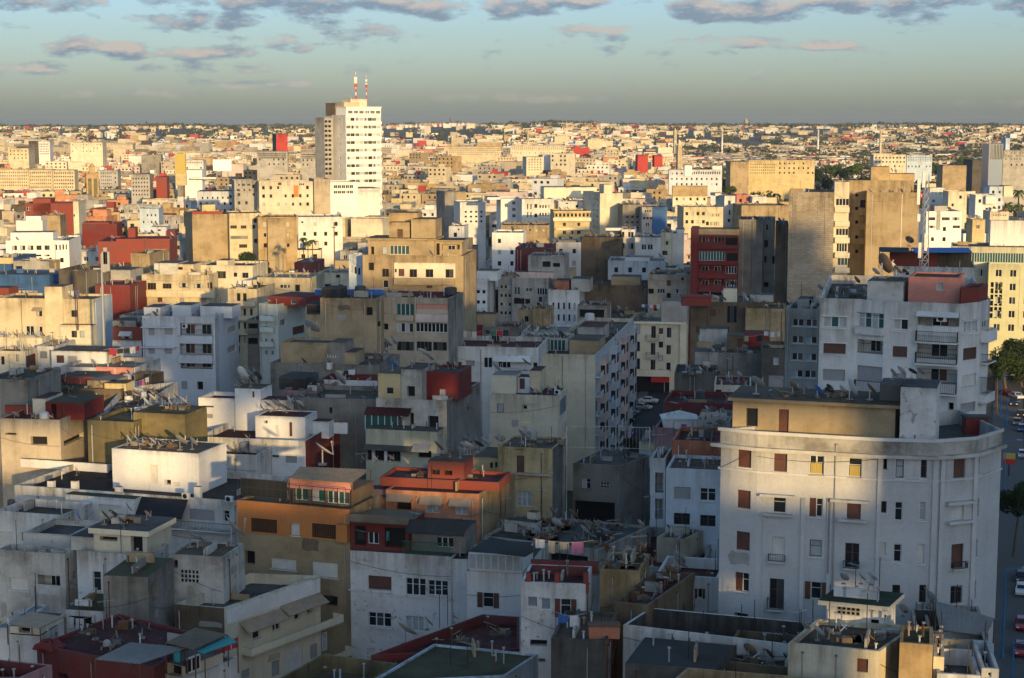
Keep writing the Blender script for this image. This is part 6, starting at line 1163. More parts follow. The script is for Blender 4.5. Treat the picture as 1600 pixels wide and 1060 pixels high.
 ('white arcaded block with a taller middle in the right distance', 'white arcaded block', 14, 240, 505, 680, 1000, -4, None, 14, 'bluewhite', 'r_light', '0 o 440 520 670 545 12 1 .5 .8', [(370, 470, 430, -1, 10, 'cleanwhite'), (600, 472, 680, 1, 8, 'white')], 560),
 ('cream house with a thick tan cornice in the right distance', 'tan corniced house', 14, 272, 650, 558, 780, -4, None, 16, 'palecream', 'r_light', '0 d 350 685 395 710;0 d 420 685 470 710', [(270, 640, 560, -1, 4, 'ochre')], 725),
 ('white school like building with two window rows in the right distance', 'white windowed school', 15, 345, 380, 615, 1250, -4, None, 18, 'palecream', 'r_light', '0 o 350 400 612 415 9 1 .45 .9;0 o 350 435 612 448 9 1 .45 .9', [(330, 372, 500, 4, 8, 'cream')], 475),
 ('blue grey barracks row in the shade of the right distance', 'blue grey barracks row', 15, 620, 385, 830, 1300, -4, None, 16, 'paleblue', 'r_grey', '0 o 625 400 825 440 14 3 .45 .45', [(870, 375, 990, 6, 14, 'bluewhite')], 455),
 ('blue glass office with dark red ribs at the far right', 'blue glass office', 15, 1302, 292, 1418, 1000, -4, None, 20, 'bluefacade', 'r_grey', '0 d 1310 296 1412 425 4 1 .8 .98', [], 440),
 ('white gridded tower behind the blue glass office', 'white gridded tower', 15, 1440, 245, 1475, 1080, -4, None, 14, 'paleblue', 'r_grey', '', [(1478, 208, 1532, 2, 12, 'bluewhite')], 335),
 ('long grey blue windowed block at the far right edge', 'long grey blue block', 15, 1420, 345, 1700, 1010, -4, None, 14, 'lightgrey', 'r_grey', '0 d 1430 355 1640 430 9 3 .5 .5', [], 450),
 ('green roofed hall among trees at the far right', 'green roofed hall', 15, 1165, 425, 1430, 1090, -4, None, 30, 'darkgrey', 'tarpgreen2', '', [], 470),
 ('tan walled hall among dark trees right of the stepped tan penthouse', 'tan walled hall', 15, 918, 470, 1115, 960, -4, None, 18, 'tan', 'r_brown', '', [], 530),
 ('white modern block with two long window bands right of the lattice mast', 'white banded block', 15, 782, 850, 1075, 520, -4, None, 16, 'cleanwhite', 'r_light', '0 k 795 900 855 925;0 k 910 900 975 925;0 k 995 900 1055 925;0 k 795 968 855 990;0 k 1000 968 1060 990', [(850, 805, 955, 5, 8, 'lightgrey'), (870, 850, 900, -.2, 1, 'lightgrey')], 1005),
 ('orange yellow small house right of the white banded block', 'orange yellow house', 15, 1165, 918, 1270, 540, -4, None, 10, 'yellow', 'r_light', '', [], 1000),
 ('white small stepped house with square windows right of the orange yellow house', 'white stepped villa', 15, 1310, 852, 1465, 590, -4, None, 12, 'palecream', 'r_light', '0 o 1330 875 1450 890 6 1 .4 .8', [(1320, 830, 1370, 2, 5, 'white')], 920),
 ('white low villa with a flat roof left of the palms', 'white low villa', 15, 812, 655, 935, 700, -4, None, 12, 'white', 'r_light', '', [(785, 620, 862, 6, 8, 'cream')], 720),
 ('cream low villa before dark trees', 'cream low villa', 15, 965, 685, 1118, 680, -4, None, 12, 'palecream', 'r_light', '', [], 740),
 ('blue shaded villa with a cream neighbour under the palms', 'blue shaded villa', 15, 1305, 645, 1415, 700, -4, None, 12, 'paleblue', 'r_grey', '', [(1425, 640, 1500, 0, 10, 'palecream')], 730),
 ('white low villa with laundry railings near the palms', 'white railing villa', 15, 1190, 715, 1370, 640, -4, None, 12, 'white', 'r_light', '', [(1275, 725, 1360, -2, 5, 'white')], 790),
 ('beige apartment slab row at the left edge of the bright distance', 'cream apartment row', 11, -20, 340, 178, 1230, 4, None, 14, 'cream', 'r_light', '0 o -15 350 172 450 14 5 .42 .42', [], 470),
 ('second beige apartment slab with dark window columns right of the first', 'second cream slab', 11, 180, 342, 328, 1225, 4, None, 14, 'cream', 'r_light', '0 o 186 350 322 462 11 5 .42 .42', [], 470),
 ('third beige apartment slab with stacked balconies before the square minaret', 'third cream slab', 11, 330, 344, 465, 1220, 4, None, 14, 'cream', 'r_light', '0 o 336 352 460 462 9 5 .5 .42', [], 465),
 ('shaded grey apartment slab right of the square minaret', 'shaded grey slab', 11, 622, 345, 735, 1215, 4, None, 14, 'lightgrey', 'r_light', '0 o 630 352 700 462 6 5 .42 .42', [], 460),
]
wallmat('redface', (.42, .06, .05), .2, .2, var=.05); wallmat('tarpgreen2', (.05, .16, .09), .4, .2)
FW = {'cleanwhite': 'brightwhite', 'white': 'farwhite'}
for (lab, sh, R, x0, y0, x1, Y, th, S, D, wl, rf, wn, vols, yb) in FAR:
    wl = FW.get(wl, wl); vols = [(*q[:5], FW.get(q[5], q[5])) for q in vols]
    if not wn and not any(k in lab for k in ('gable', 'blank', 'wall', 'red ', 'hall', 'ribbed', 'flank')): wn = None
    auto = wn is None; wn = wn or ''
    b = B(lab, sh, R, x0, y0, x1, Y, th=th, S=S, D=D, wall=wl, roof=rf, par=.4 if Y < 700 else 0, yb=yb, wins=wn, name='city_building')
    L_ = b.frame(0)[3]; occ = [(w[2], w[3], w[4], w[5]) for w in b.w]; rr = random.Random(int(x0*3+y0))
    if auto or (occ and Y > 400 and not any(k in lab for k in ('gable', 'blank', 'tower'))):   # further windows where the listed ones leave room
        st = rr.uniform(2.6, 3.6); zz = b.z1-3.
        while zz > b.z1-10:
            u = st*.6
            while u < L_-1.2:
                if rr.random() < .8 and all(u+.8 < a_ or u-.8 > c_ or zz+1.5 < e_ or zz-.2 > f_ for a_, c_, e_, f_ in occ): b.add(0, rr.choice('kod'), u-.5, u+.5, zz, zz+1.3)
                u += st
            zz -= 3.2
    for q in vols: b.vol(*q[:5], wall=q[5], yb=None if q[3] >= 1 else yb)
    if sh == 'ornate yellow house': b.balcony(0, 656, 640, 892, 662, 1.2, mat='palecream'); b.balcony(0, 672, 705, 880, 718, .8, mat='palecream'); b.band(None, .5, .6, name='cornice')
    if sh == 'red and grey cube': b.facemat = {3: 'darkgrey'}
    b.done()
    if Y < 600 and sh not in ('white shadowed cube',): rdish(b, sh, 4, .8)
o = thing('billboard', 'bright blue white rooftop billboard screen in the left distance', 'billboard', at_y(*zp(11, 1390, 350), 1000)); m = MB(); s_ = (at_y(*zp(11, 1445, 350), 1000)-at_y(*zp(11, 1330, 350), 1000)).length; h_ = s_*.62
m.box(-s_/2, -.3, 0, s_/2, .3, h_, 'billboard'); m.build('panel', o); m = MB(); [m.box(x-.3, -.2, -40, x+.3, .2, 0, 'lightgrey') for x in (-s_*.3, s_*.3)]; m.build('support', o)
o = thing('advertising_tower', 'yellow and white sign block in the left distance', 'sign', at_y(*zp(11, 1133, 440), 940)); m = MB(); m.box(-3, -1, 0, 3, 1, 7, 'yellow'); m.build('yellow_panel', o); m = MB(); m.box(-2.9, -1.05, 7, 2.9, 1, 18, 'yellowcloth'); m.build('upper_panel', o); m = MB(); m.box(-2, -.8, -30, 2, .8, 0, 'grey'); m.build('support', o)
def minaret(lab, px, ytop, ybase, Y, wpx, R=0, mat='ochre', m2='olive'):
    p = at_y(*zp(R, px, ybase), Y); z1 = at_y(*zp(R, px, ytop), Y).z; w = wpx/ZT[R][2]*Y/FPX/2
    o = thing('minaret', lab, 'minaret', (p.x, p.y, 0)); hs = z1*.8 if 0 else z1-(z1-p.z)*.24
    m = MB(); m.box(-w, -w, 0, w, w, hs, mat); m.build('shaft', o, rz=.3)
    m = MB()
    for r in (0, 1, 2, 3):
        m2_ = MB()
        c, s = [(1, 0), (0, 1), (-1, 0), (0, -1)][r]
        for q in (-.45, .45):
            x0, x1 = (q-.3)*w, (q+.3)*w
            f = [(x0, -w-.05), (x1, -w-.05)]
            z0_, z1_ = p.z*.8, hs-w*.8
            pts = [(x*c-y*s, x*s+y*c) for x, y in f]
            m.quad((*pts[0], z0_), (*pts[1], z0_), (*pts[1], z1_), (*pts[0], z1_), m2)
    m.build('carved_panel', o, rz=.3)
    m = MB(); n = 5
    for k in range(n):
        for a, b_ in ((-1, 0), (1, 0), (0, -1), (0, 1)):
            t = (-1+2*(k+.5)/n)*w; x, y = (a*w*.93, t) if a else (t, b_*w*.93)
            m.box(x-w*.12, y-w*.12, hs, x+w*.12, y+w*.12, hs+w*.25, mat)
    m.build('battlement', o, rz=.3)
    l = w*.5; m = MB(); m.box(-l, -l, hs, l, l, hs+(z1-hs)*.75, mat); m.build('lantern', o, rz=.3)
    m = MB(); m.lathe([(l*.8, 0), (l*.75, l*.4), (l*.4, l*.9), (.1, l*1.1), (.08, l*1.6)], mat, 8, (0, 0, hs+(z1-hs)*.75)); m.build('dome', o)
minaret('square ochre minaret with green panels in the left distance', 581, 308, 545, 1000, 76, 11)
minaret('tall slender cream minaret in the far centre right', 323, 255, 460, 1450, 36, 14, 'cream', 'tan')
minaret('pale slim minaret standing right of the white office tower', 27, 132, 195, 2000, 15, 13, 'cream', 'tan')
minaret('small hazy minaret on the far centre skyline', 290, 165, 230, 3200, 22, 14, 'cream', 'tan')
minaret('white pointed minaret far right of centre', 680, 175, 220, 3000, 12, 14, 'white', 'lightgrey')
minaret('white slim minaret left of the stepped tan penthouse horizon', 1475, 172, 215, 3000, 12, 14, 'white', 'lightgrey')
minaret('grey slim minaret above the white windowed school', 402, 172, 235, 2600, 14, 15, 'cream', 'tan')
minaret('pale minaret left centre below the long hill blocks', 500, 90, 140, 3200, 12, 13, 'cream', 'tan')
minaret('pale minaret on the wooded ridge of the centre', 740, 52, 80, 4600, 12, 13, 'cream', 'tan')
o = thing('telecom_mast', 'grey telecom mast with long antenna panels standing on the left roofs', 'mast', at_y(*zp(6, 508, 450), 262)); z1 = at_y(*zp(6, 508, -10), 262).z-o.location.z
m = MB(); m.bar((0, 0, -2), (0, 0, z1), .26, 'steel', 8, .16); m.build('pole', o)
for px_, (ya, yb_) in ((508, (-20, 80)), (527, (-20, 75)), (515, (-40, 40))):
    a = at_y(*zp(6, px_, yb_), 261.6)-o.location; c = at_y(*zp(6, px_, ya), 261.6)-o.location; m = MB(); m.box(a.x-.3, a.y-.2, a.z, a.x+.3, a.y+.2, c.z, 'dishgrey'); m.bar((a.x, a.y, (a.z+c.z)/2), (0, 0, (a.z+c.z)/2), .08, 'steel'); m.build('antenna_panel', o)
for lab, px_, ya, yb_, Y_, R_ in (('thin dark pole mast over the roofs left of the square windows', 1152, 440, 585, 560, 11), ('brown pole on a tan chimney near the left edge', 375, 50, 195, 285, 6), ('thin mast on the hill of the centre skyline', 1070, 285, 305, 5600, 12), ('thin pole mast in front of the red roofs right of the ochre wing', 522, 780, 940, 430, 12)):
    p = at_y(*zp(R_, px_, yb_), Y_); o = thing('pole_mast', lab, 'mast', p); h_ = at_y(*zp(R_, px_, ya), Y_).z-p.z; m = MB(); m.bar((0, 0, -6 if Y_ < 2000 else -30), (0, 0, h_), .00042*Y_, 'rust', 5, .0003*Y_); m.build('pole', o)
    m = MB(); m.bar((-h_*.06, 0, h_*.85), (h_*.06, 0, h_*.85), .0003*Y_, 'steel'); m.build('cross_arm', o)
# ================================================================ STREETS, TREES, CARS, FILL
def foliage(name, c1, c2):
    m, nt, b = newmat(name); pos = N(nt, 'NewGeometry').outputs['Position']; oi = N(nt, 'ObjectInfo').outputs['Random']
    n = noise(nt, pos, .9, 4, .7); cc = mixc(nt, remap(nt, n, .35, .65), c1, c2); v = mathn(nt, 'ADD', mathn(nt, 'MULTIPLY', oi, .5), .75); cv = N(nt, 'CombineColor'); [nt.links.new(v, cv.inputs[i]) for i in range(3)]
    nt.links.new(mixc(nt, 1., cc, cv.outputs[0], 'MULTIPLY'), b.inputs['Base Color']); b.inputs['Roughness'].default_value = .7; b.inputs['Specular IOR Level'].default_value = .15
foliage('leaf', (.035, .06, .018), (.075, .105, .03)); foliage('leafdark', (.018, .034, .013), (.042, .062, .022)); foliage('leaffar', (.045, .06, .028), (.095, .10, .05)); foliage('frond', (.05, .08, .025), (.09, .12, .04)); plain('bark', (.12, .085, .055), .9, var=.5)
nr = np.random.RandomState(5)
def leaf_mesh(name, n, ls, mat, blobs=9, flat=.75):
    """crown of radius 1 round the origin: leaf faces scattered through a handful of lumps"""
    cs = nr.normal(size=(blobs, 3)); cs /= np.linalg.norm(cs, axis=1)[:, None]; cs *= nr.uniform(.25, .68, (blobs, 1)); cs[:, 2] *= flat; rs = nr.uniform(.28, .5, blobs)
    k = nr.randint(0, blobs, n); d = nr.normal(size=(n, 3)); d /= np.linalg.norm(d, axis=1)[:, None]; c = cs[k]+d*(rs[k]*nr.uniform(.45, 1.08, n)**.6)[:, None]
    a = nr.normal(size=(n, 3)); a /= np.linalg.norm(a, axis=1)[:, None]; t = np.cross(a, d); t /= np.linalg.norm(t, axis=1)[:, None]+1e-6; s = (ls*nr.uniform(.6, 1.4, n))[:, None]
    v = np.stack([c-a*s, c+t*s*.7, c+a*s, c-t*s*.7], 1).reshape(-1, 3)
    me = bpy.data.meshes.new(name); me.from_pydata(v.tolist(), [], [(4*i, 4*i+1, 4*i+2, 4*i+3) for i in range(n)]); me.materials.append(MATS[mat]); me.update(); return me
CR = [leaf_mesh('crown', 1500, .085, 'leaf' if i % 2 else 'leafdark') for i in range(4)]; CRN = [leaf_mesh('crown', 6500, .045, 'leafdark', 14) for i in range(2)]
def tree(lab, px, py, Y, rpx, R=0, near=False, group=None, z0=0.):
    p = at_y(*zp(R, px, py), Y); r = rpx/ZT[R][2]*Y/FPX; o = thing('tree', lab, 'tree', (p.x, p.y, z0), rnd.uniform(0, 6), group)
    h = p.z-z0; m = MB(); tr = max(.15, r*.07); q = Vector((0, 0, 0)); 
    e = Vector((rnd.uniform(-.2, .2)*r, rnd.uniform(-.2, .2)*r, max(h-r*.5, 1.))); m.bar((0, 0, 0), e, tr, 'bark', 7, tr*.7)
    for k in range(5): t = k*1.256+rnd.random(); m.bar(e, e+Vector((math.cos(t)*r*.55, math.sin(t)*r*.55, r*rnd.uniform(.3, .8))), tr*.5, 'bark', 5, tr*.15)
    m.build('trunk', o); c = link('crown', (CRN if near else CR)[rnd.randrange(2 if near else 4)], o, (0, 0, h)); c.scale = (r, r, r*rnd.uniform(.75, .95)); return o
PF = []
def palm_mesh():
    if PF: return PF[rnd.randrange(len(PF))]
    for q in range(2):
        m = MB()
        for k in range(26):
            t = k*2.4; up = rnd.uniform(-.1, .95); L_ = rnd.uniform(.85, 1.1); pts = []
            for s in range(6): f = s/5.; pts.append(Vector((math.cos(t)*L_*f*(1-.25*up*f), math.sin(t)*L_*f*(1-.25*up*f), up*f*.9-.75*f*f)))
            w = Vector((-math.sin(t), math.cos(t), 0))
            for s in range(5):
                a, b = pts[s], pts[s+1]; wa, wb = .13*math.sin(math.pi*(.12+.8*s/5)), .13*math.sin(math.pi*(.12+.8*(s+1)/5))
                dz = Vector((0, 0, -.05)); m.quad(a+w*wa+dz, a, b, b+w*wb+dz, 'frond'); m.quad(a, a-w*wa+dz, b-w*wb+dz, b, 'frond')
        PF.append(m.mesh('fronds'))
    return PF[0]
def palm(lab, px, py, Y, rpx, R=0, group=None):
    p = at_y(*zp(R, px, py), Y); r = rpx/ZT[R][2]*Y/FPX; o = thing('palm_tree', lab, 'palm tree', (p.x, p.y, 0), rnd.uniform(0, 6), group); m = MB(); n = 6
    for k in range(n): m.bar((0, 0, p.z*k/n), (0, 0, p.z*(k+1)/n), r*(.11-.006*k), 'bark', 7, r*.085)
    m.build('trunk', o); c = link('crown', palm_mesh(), o, (0, 0, p.z)); c.scale = (r, r, r)
# streets
SD = Vector((math.sin(math.radians(16.7)), math.cos(math.radians(16.7)), 0)); SN = Vector((SD.y, -SD.x, 0))
def strip_sheet(name, P, w0, w1, l0, l1, z, m, kind='structure', h=0):
    b = MB(); c = [P+SN*w0+SD*l0, P+SN*w1+SD*l0, P+SN*w1+SD*l1, P+SN*w0+SD*l1]
    if h: b.prism([(q.x, q.y) for q in c], 0, h, m)
    else: b.poly([(q.x, q.y, z) for q in c], m)
    return tag(b.build(name), kind=kind)
S0 = at_z(1568, 1000, 0.); S0.z = 0
strip_sheet('road', S0, 3, 24, -120, 700, .004, 'asphalt'); strip_sheet('pavement', S0, -3, 3, -120, 700, 0, 'pave', h=.13); strip_sheet('pavement', S0, 24, 28, -120, 700, 0, 'pave', h=.13)
mk = MB()
for k in range(40):
    c = S0+SN*10+SD*(-80+k*12); e = c+SD*5; mk.poly([((c+SN*a).x, (c+SN*a).y, .009) if 0 else tuple((c+SN*a)+Vector((0, 0, .009))) for a in (0, .15)]+[tuple((e+SN*a)+Vector((0, 0, .009))) for a in (.15, 0)], 'linewhite')
tag(mk.build('road_markings'), kind='structure')
S1 = at_z(955, 690, 0.); S1.z = 0; E1 = at_z(1000, 610, 0.); E1.z = 0
_SD, _SN = SD, SN; SD = (E1-S1).normalized(); SN = Vector((SD.y, -SD.x, 0))
strip_sheet('side_road', S1, 2.2, 10, -140, 160, .004, 'asphalt'); strip_sheet('side_pavement', S1, .2, 2.2, -140, 160, 0, 'pave', h=.13); SD1, SN1 = SD, SN; SD, SN = _SD, _SN
STREETS = [[tuple((S0+SN*a+SD*l).xy) for a, l in ((-4, -140), (29, -140), (29, 720), (-4, 720))], [tuple((S1+SN1*a+SD1*l).xy) for a, l in ((-1, -150), (11, -150), (11, 70), (-1, 70))]]
# cars
CARM = {}
for nm, c_ in (('white', (.6, .6, .6)), ('black', (.02, .02, .022)), ('red', (.3, .02, .02)), ('silver', (.33, .34, .35)), ('blue', (.03, .06, .16)), ('grey', (.12, .125, .13))): plain('paint_'+nm, c_, .25, .1, .6)
plain('headlamp', (.8, .8, .75), .2)
def car_parts(c):
    if c in CARM: return CARM[c]
    prof = [(-2.05, .35), (-2.1, .62), (-2.0, .86), (-1.2, .92), (-.62, 1.38), (.75, 1.42), (1.55, .98), (2.0, .92), (2.1, .6), (2.05, .35)]
    def ext(pr, w0, w1, m):
        b = MB(); n = len(pr)
        rw = [w1 if z > 1.1 else w0 for x, z in pr]
        b.v = [(x, -rw[i], z) for i, (x, z) in enumerate(pr)]+[(x, rw[i], z) for i, (x, z) in enumerate(pr)]; k = b.mi(m)
        for i in range(n): j = (i+1) % n; b.f.append((i, n+i, n+j, j)); b.m.append(k)
        b.f.append(tuple(range(n))); b.m.append(k); b.f.append(tuple(range(2*n-1, n-1, -1))); b.m.append(k); return b
    body = ext(prof, .86, .7, 'paint_'+c).mesh('body')
    g = MB(); e = .012
    g.quad((-1.15, -.7, .97), (-1.15, .7, .97), (-.68, .62, 1.33), (-.68, -.62, 1.33), 'glass'); g.quad((1.5, .7, 1.03), (1.5, -.7, 1.03), (.83, -.62, 1.38), (.83, .62, 1.38), 'glass')
    for s in (-1, 1): g.quad((-.95, s*.85, .95), (1.3, s*.85, .97), (.7, s*.74, 1.34), (-.6, s*.74, 1.32), 'glass')
    g.v = [(x+(-e if x < -.6 and abs(y) < .72 else e if x > .75 and abs(y) < .72 else 0), y+(e*2 if y > .72 else -e*2 if y < -.72 else 0), z+e) for x, y, z in g.v]
    wh = MB(); wh.bar((0, -.1, 0), (0, .1, 0), .32, 'tyre', 12); rim = MB(); rim.bar((0, -.115, 0), (0, .115, 0), .19, 'steel', 10); hl = MB(); hl.box(-.04, -.16, -.07, .04, .16, .07, 'headlamp')
    CARM[c] = (body, g.mesh('windows'), wh.mesh('wheel'), rim.mesh('rim'), hl.mesh('headlight')); return CARM[c]
def car(lab, px, py, c, rot, group):
    p = at_z(px, py, .0); o = thing('parked_car', lab, 'car', (p.x, p.y, .01), rot, group); bo, gl, wh, ri, hl = car_parts(c)
    link('body', bo, o); link('windows', gl, o)
    for x in (-1.3, 1.3):
        for y in (-.8, .8): w_ = link('wheel', wh, o, (x, y, .32)); link('rim', ri, w_)
    for y in (-.6, .6): link('headlight', hl, o, (-2.09, y, .68))
rz0 = math.atan2(SD.y, SD.x); rz1 = math.atan2(SD1.y, SD1.x); G = 'cars on the street at the right edge'; G2 = 'cars parked in the narrow side street'
for lab, px, py, c, rot in (('red car farthest up the right hand street beside a white one', 1573, 618, 'red', rz0+.5), ('white car beside the red one up the right hand street', 1588, 623, 'white', rz0+.5), ('black car just below the red and white pair', 1584, 634, 'black', rz0), ('black car with a bright windscreen cut by the right edge', 1595, 651, 'black', rz0), ('grey car below the black one with bright windscreen', 1589, 664, 'grey', rz0), ('dark blue car at the right edge below the grey car', 1597, 674, 'blue', rz0), ('black car ahead of the white one low in the street', 1597, 908, 'black', rz0), ('white car low in the street at the right edge', 1597, 928, 'white', rz0), ('red car below the white car at the right edge', 1598, 982, 'red', rz0), ('dark red car lowest in the street at the right edge', 1597, 1022, 'red', rz0), ('silver car in the middle of the right hand street', 1598, 715, 'silver', rz0)): car(lab, px, py, c, rot, G)
for lab, px, py, c, rot in (('white van like car crosswise at the end of the side street', 1013, 630, 'white', rz1+1.5), ('grey car behind the white one in the side street', 1003, 640, 'silver', rz1+1.2), ('black car in the middle of the side street', 988, 658, 'black', rz1), ('dark blue car nearest in the side street above the garden', 985, 679, 'blue', rz1), ('dark grey car beyond the black one in the side street', 994, 646, 'grey', rz1)): car(lab, px, py, c, rot, G2)
for lab, px, yb_, yt_ in (('tall blue street lamp pole at the kerb beside the white balcony block', 1563, 655, 588), ('second blue pole right of the tall one farther up the street', 1573, 668, 640), ('long blue street lamp pole beside the tall white corner block', 1566, 1030, 890), ('blue pole at the right edge low in the street', 1581, 1075, 1018), ('blue pole half hidden behind the cornice of the white corner block', 1567, 800, 690)):
    p = at_z(px, yb_, 0); o = thing('street_lamp', lab, 'street lamp', p, rz0); h_ = max(5., min(12., at_y(px, yt_, p.y).z)); m = MB(); m.bar((0, 0, 0), (0, 0, h_), .14, 'bluepaint', 8, .09); m.bar((0, 0, 0), (0, 0, .6), .24, 'bluepaint', 8); m.build('post', o); m = MB(); m.bar((0, 0, h_-.05), (0, -1.8, h_+.35), .06, 'bluepaint', 6); m.build('arm', o); m = MB(); m.box(-.15, -2.5, h_+.28, .15, -1.7, h_+.44, 'dishgrey'); m.build('lamp_head', o)
p = at_z(1576, 745, 0); o = thing('shop_sign', 'yellow and red shop sign over the pavement beside the white corner block', 'sign', p, rz0-1.57); m = MB(); m.box(-1., -.15, 3.1, 1., .15, 4.1, 'yellowcloth'); m.build('yellow_panel', o); m = MB(); m.box(-1., -.16, 2.2, 1., .16, 3.1, 'redpaint'); m.build('red_panel', o); m = MB(); m.bar((0, 0, 0), (0, 0, 2.3), .1, 'iron'); m.build('post', o)
p = at_z(1557, 600, 0); o = thing('traffic_light', 'traffic light glowing green by the white balcony block', 'traffic light', p, rz0-1.57); m = MB(); m.bar((0, 0, 0), (0, 0, 3.4), .08, 'iron'); m.build('post', o); m = MB(); m.box(-.18, -.18, 3.4, .18, .12, 4.5, 'iron'); m.build('signal_head', o); m_, nt_, b_ = newmat('greenlamp'); b_.inputs['Emission Color'].default_value = (.2, 1, .7, 1); b_.inputs['Emission Strength'].default_value = 3.; m = MB(); m.lathe([(.14, 0), (.1, .06)], 'greenlamp', 10); q = m.build('lamp', o, (0, -.19, 3.65)); q.rotation_euler = (math.pi/2, 0, 0)
# trees seen one by one
for i, (px, py, Y, r) in enumerate(((386, 408, 408, 22), (410, 418, 400, 18), (372, 412, 420, 12))): tree(['dark full tree beside the ochre wing in the left middle', 'dark spreading tree right of the full one by the ochre wing', 'small tree left of the full dark tree by the ochre wing'][i], px, py, Y, r, near=True, group='trees beside the ochre wing')
for i, (px, py, Y, r) in enumerate(((942, 692, 292, 16), (962, 690, 300, 15), (982, 694, 290, 14), (1000, 700, 280, 9))): tree('garden tree above the grey paved roof, %s' % ['leftmost', 'second from the left', 'third from the left', 'smallest at the right'][i], px, py, Y, r, near=True, group='garden trees at the foot of the side street')
for i, (px, py, Y, r) in enumerate(((1574, 568, 372, 34), (1598, 580, 378, 34), (1588, 552, 392, 34), (1586, 786, 226, 32), (1560, 588, 345, 12), (1604, 770, 240, 26))): tree(['dark street tree before the yellow office block', 'dark street tree cut by the right edge under the office block', 'street tree crown highest against the yellow office block', 'street tree beside the white corner block cornice', 'small street tree at the foot of the white balcony block', 'street tree behind the one beside the cornice'][i], px, py, Y, r, near=True, group='street trees at the right edge')
g_ = 'dark trees in the right distance'
q_ = [(1112, 292, 17), (1128, 288, 14), (1098, 284, 9), (1142, 298, 10), (1155, 278, 12), (1170, 276, 13), (1185, 280, 10), (1205, 272, 12), (1222, 276, 13), (1240, 270, 12), (1262, 272, 14), (1280, 276, 12), (1300, 268, 13), (1318, 275, 15), (1338, 266, 14), (1236, 290, 9), (1290, 290, 10), (1390, 262, 14), (1412, 258, 15), (1430, 268, 14), (1455, 262, 13), (1475, 275, 17), (1492, 282, 15), (1515, 270, 14), (1535, 272, 16), (1552, 280, 15), (1572, 285, 14), (1590, 275, 12), (1530, 295, 10), (1505, 255, 12), (1458, 290, 10), (1420, 280, 10), (1543, 258, 10), (1060, 284, 8), (1075, 288, 9), (1045, 278, 7), (1258, 300, 8), (1310, 300, 8), (1140, 268, 7), (1015, 285, 7)]
GRP = []
for i, (px, py, r) in enumerate(q_):
    Y = 44*FPX/(py-196); o = tree(None, px, py, Y, r*1.25); o['category'] = 'tree'; HOST.setdefault(('dark rounded tree', g_, 'among'), []).append(o)
for px, py, r in ((850, 292, 9), (862, 288, 10), (876, 284, 8), (912, 282, 8), (925, 278, 9), (940, 275, 11), (948, 284, 9), (905, 288, 7), (765, 293, 6), (985, 290, 7)):
    Y = 42*FPX/(py-196); o = tree(None, px, py, Y, r*1.2); o['category'] = 'tree'; HOST.setdefault(('small dark tree', 'bright centre distance', 'in'), []).append(o)
for px, py, Y, r in ((1500, 312, 900, 10), (1518, 314, 880, 12), (1592, 300, 950, 14), (1560, 320, 840, 12), (1575, 322, 830, 11), (1512, 300, 1000, 9), (1470, 322, 820, 9), (1545, 326, 800, 9), (1590, 322, 830, 10), (1492, 330, 780, 8), (1448, 308, 900, 8), (1230, 312, 900, 8), (1215, 318, 860, 8), (1235, 325, 820, 7), (1265, 318, 870, 6)):
    palm(None, px, py, Y, r); o = bpy.context.scene.collection.objects[-1]
for o in list(col.objects):
    if o.name.startswith('palm_tree') and 'label' not in o.keys(): o['category'] = 'palm tree'; o['category'] = 'palm tree'; HOST.setdefault(('feathery palm', 'villas in the right distance', 'among'), []).append(o)
for i, (px, py, Y, r) in enumerate(((474, 373, 470, 9), (488, 376, 465, 9), (481, 380, 460, 8))): palm(['left palm of three below the slant roofed white house', 'right palm of three below the slant roofed white house', 'lowest palm of three below the slant roofed white house'][i], px, py, Y, r, group='palms below the slant roofed white house')
def terr(x, y):
    px = 800+x/max(y, 400)*FPX; k = min(1, max(0, (y-3300)/2100)); h = 46+12*math.exp(-((px-690)/110)**2)+12*math.exp(-((px-880)/80)**2)+9*math.exp(-((px-1380)/150)**2)+4*math.exp(-((px-1130)/90)**2)+3*math.sin(x*.004)+2*math.sin(x*.013+y*.003)
    return k*k*(3-2*k)*h
bpy.context.view_layer.update(); dg = bpy.context.evaluated_depsgraph_get()
def seen(p):
    d = Vector(p)-EYE; L = d.length; ok, loc, *_ = scene.ray_cast(dg, EYE, d/L, distance=L-.4); return not ok
# ---------------------------------------------------------------- town houses filling the gaps
WALLS = ['white']*5+['cleanwhite']*3+['palecream']*6+['cream']*4+['lightgrey']*3+['beige']*4+['dirtywhite']*3+['tan']*2+['ochre']+['red']+['palepink']*2+['grey']*2+['yellow', 'bluewhite', 'salmon', 'darkred']
WNAME = {'white': 'white', 'cleanwhite': 'bright white', 'palecream': 'pale cream', 'cream': 'cream', 'lightgrey': 'light grey', 'beige': 'beige', 'dirtywhite': 'stained white', 'tan': 'tan', 'ochre': 'ochre', 'red': 'red', 'palepink': 'pale pink', 'grey': 'grey', 'yellow': 'yellow', 'bluewhite': 'bluish white', 'salmon': 'salmon', 'darkred': 'dark red'}
foot = [[tuple(p) for p in b.pts] for b in BLD]+STREETS
fb = [(min(p[0] for p in f)-2, max(p[0] for p in f)+2, min(p[1] for p in f)-2, max(p[1] for p in f)+2) for f in foot]
def blocked(x, y, m):
    for f, (a, b, c, d) in zip(foot, fb):
        if a-m < x < b+m and c-m < y < d+m:
            cx, cy = sum(p[0] for p in f)/len(f), sum(p[1] for p in f)/len(f)
            for ox, oy in ((0, 0), (m, 0), (-m, 0), (0, m), (0, -m)):
                if inside(f, x+ox, y+oy): return True
    return False
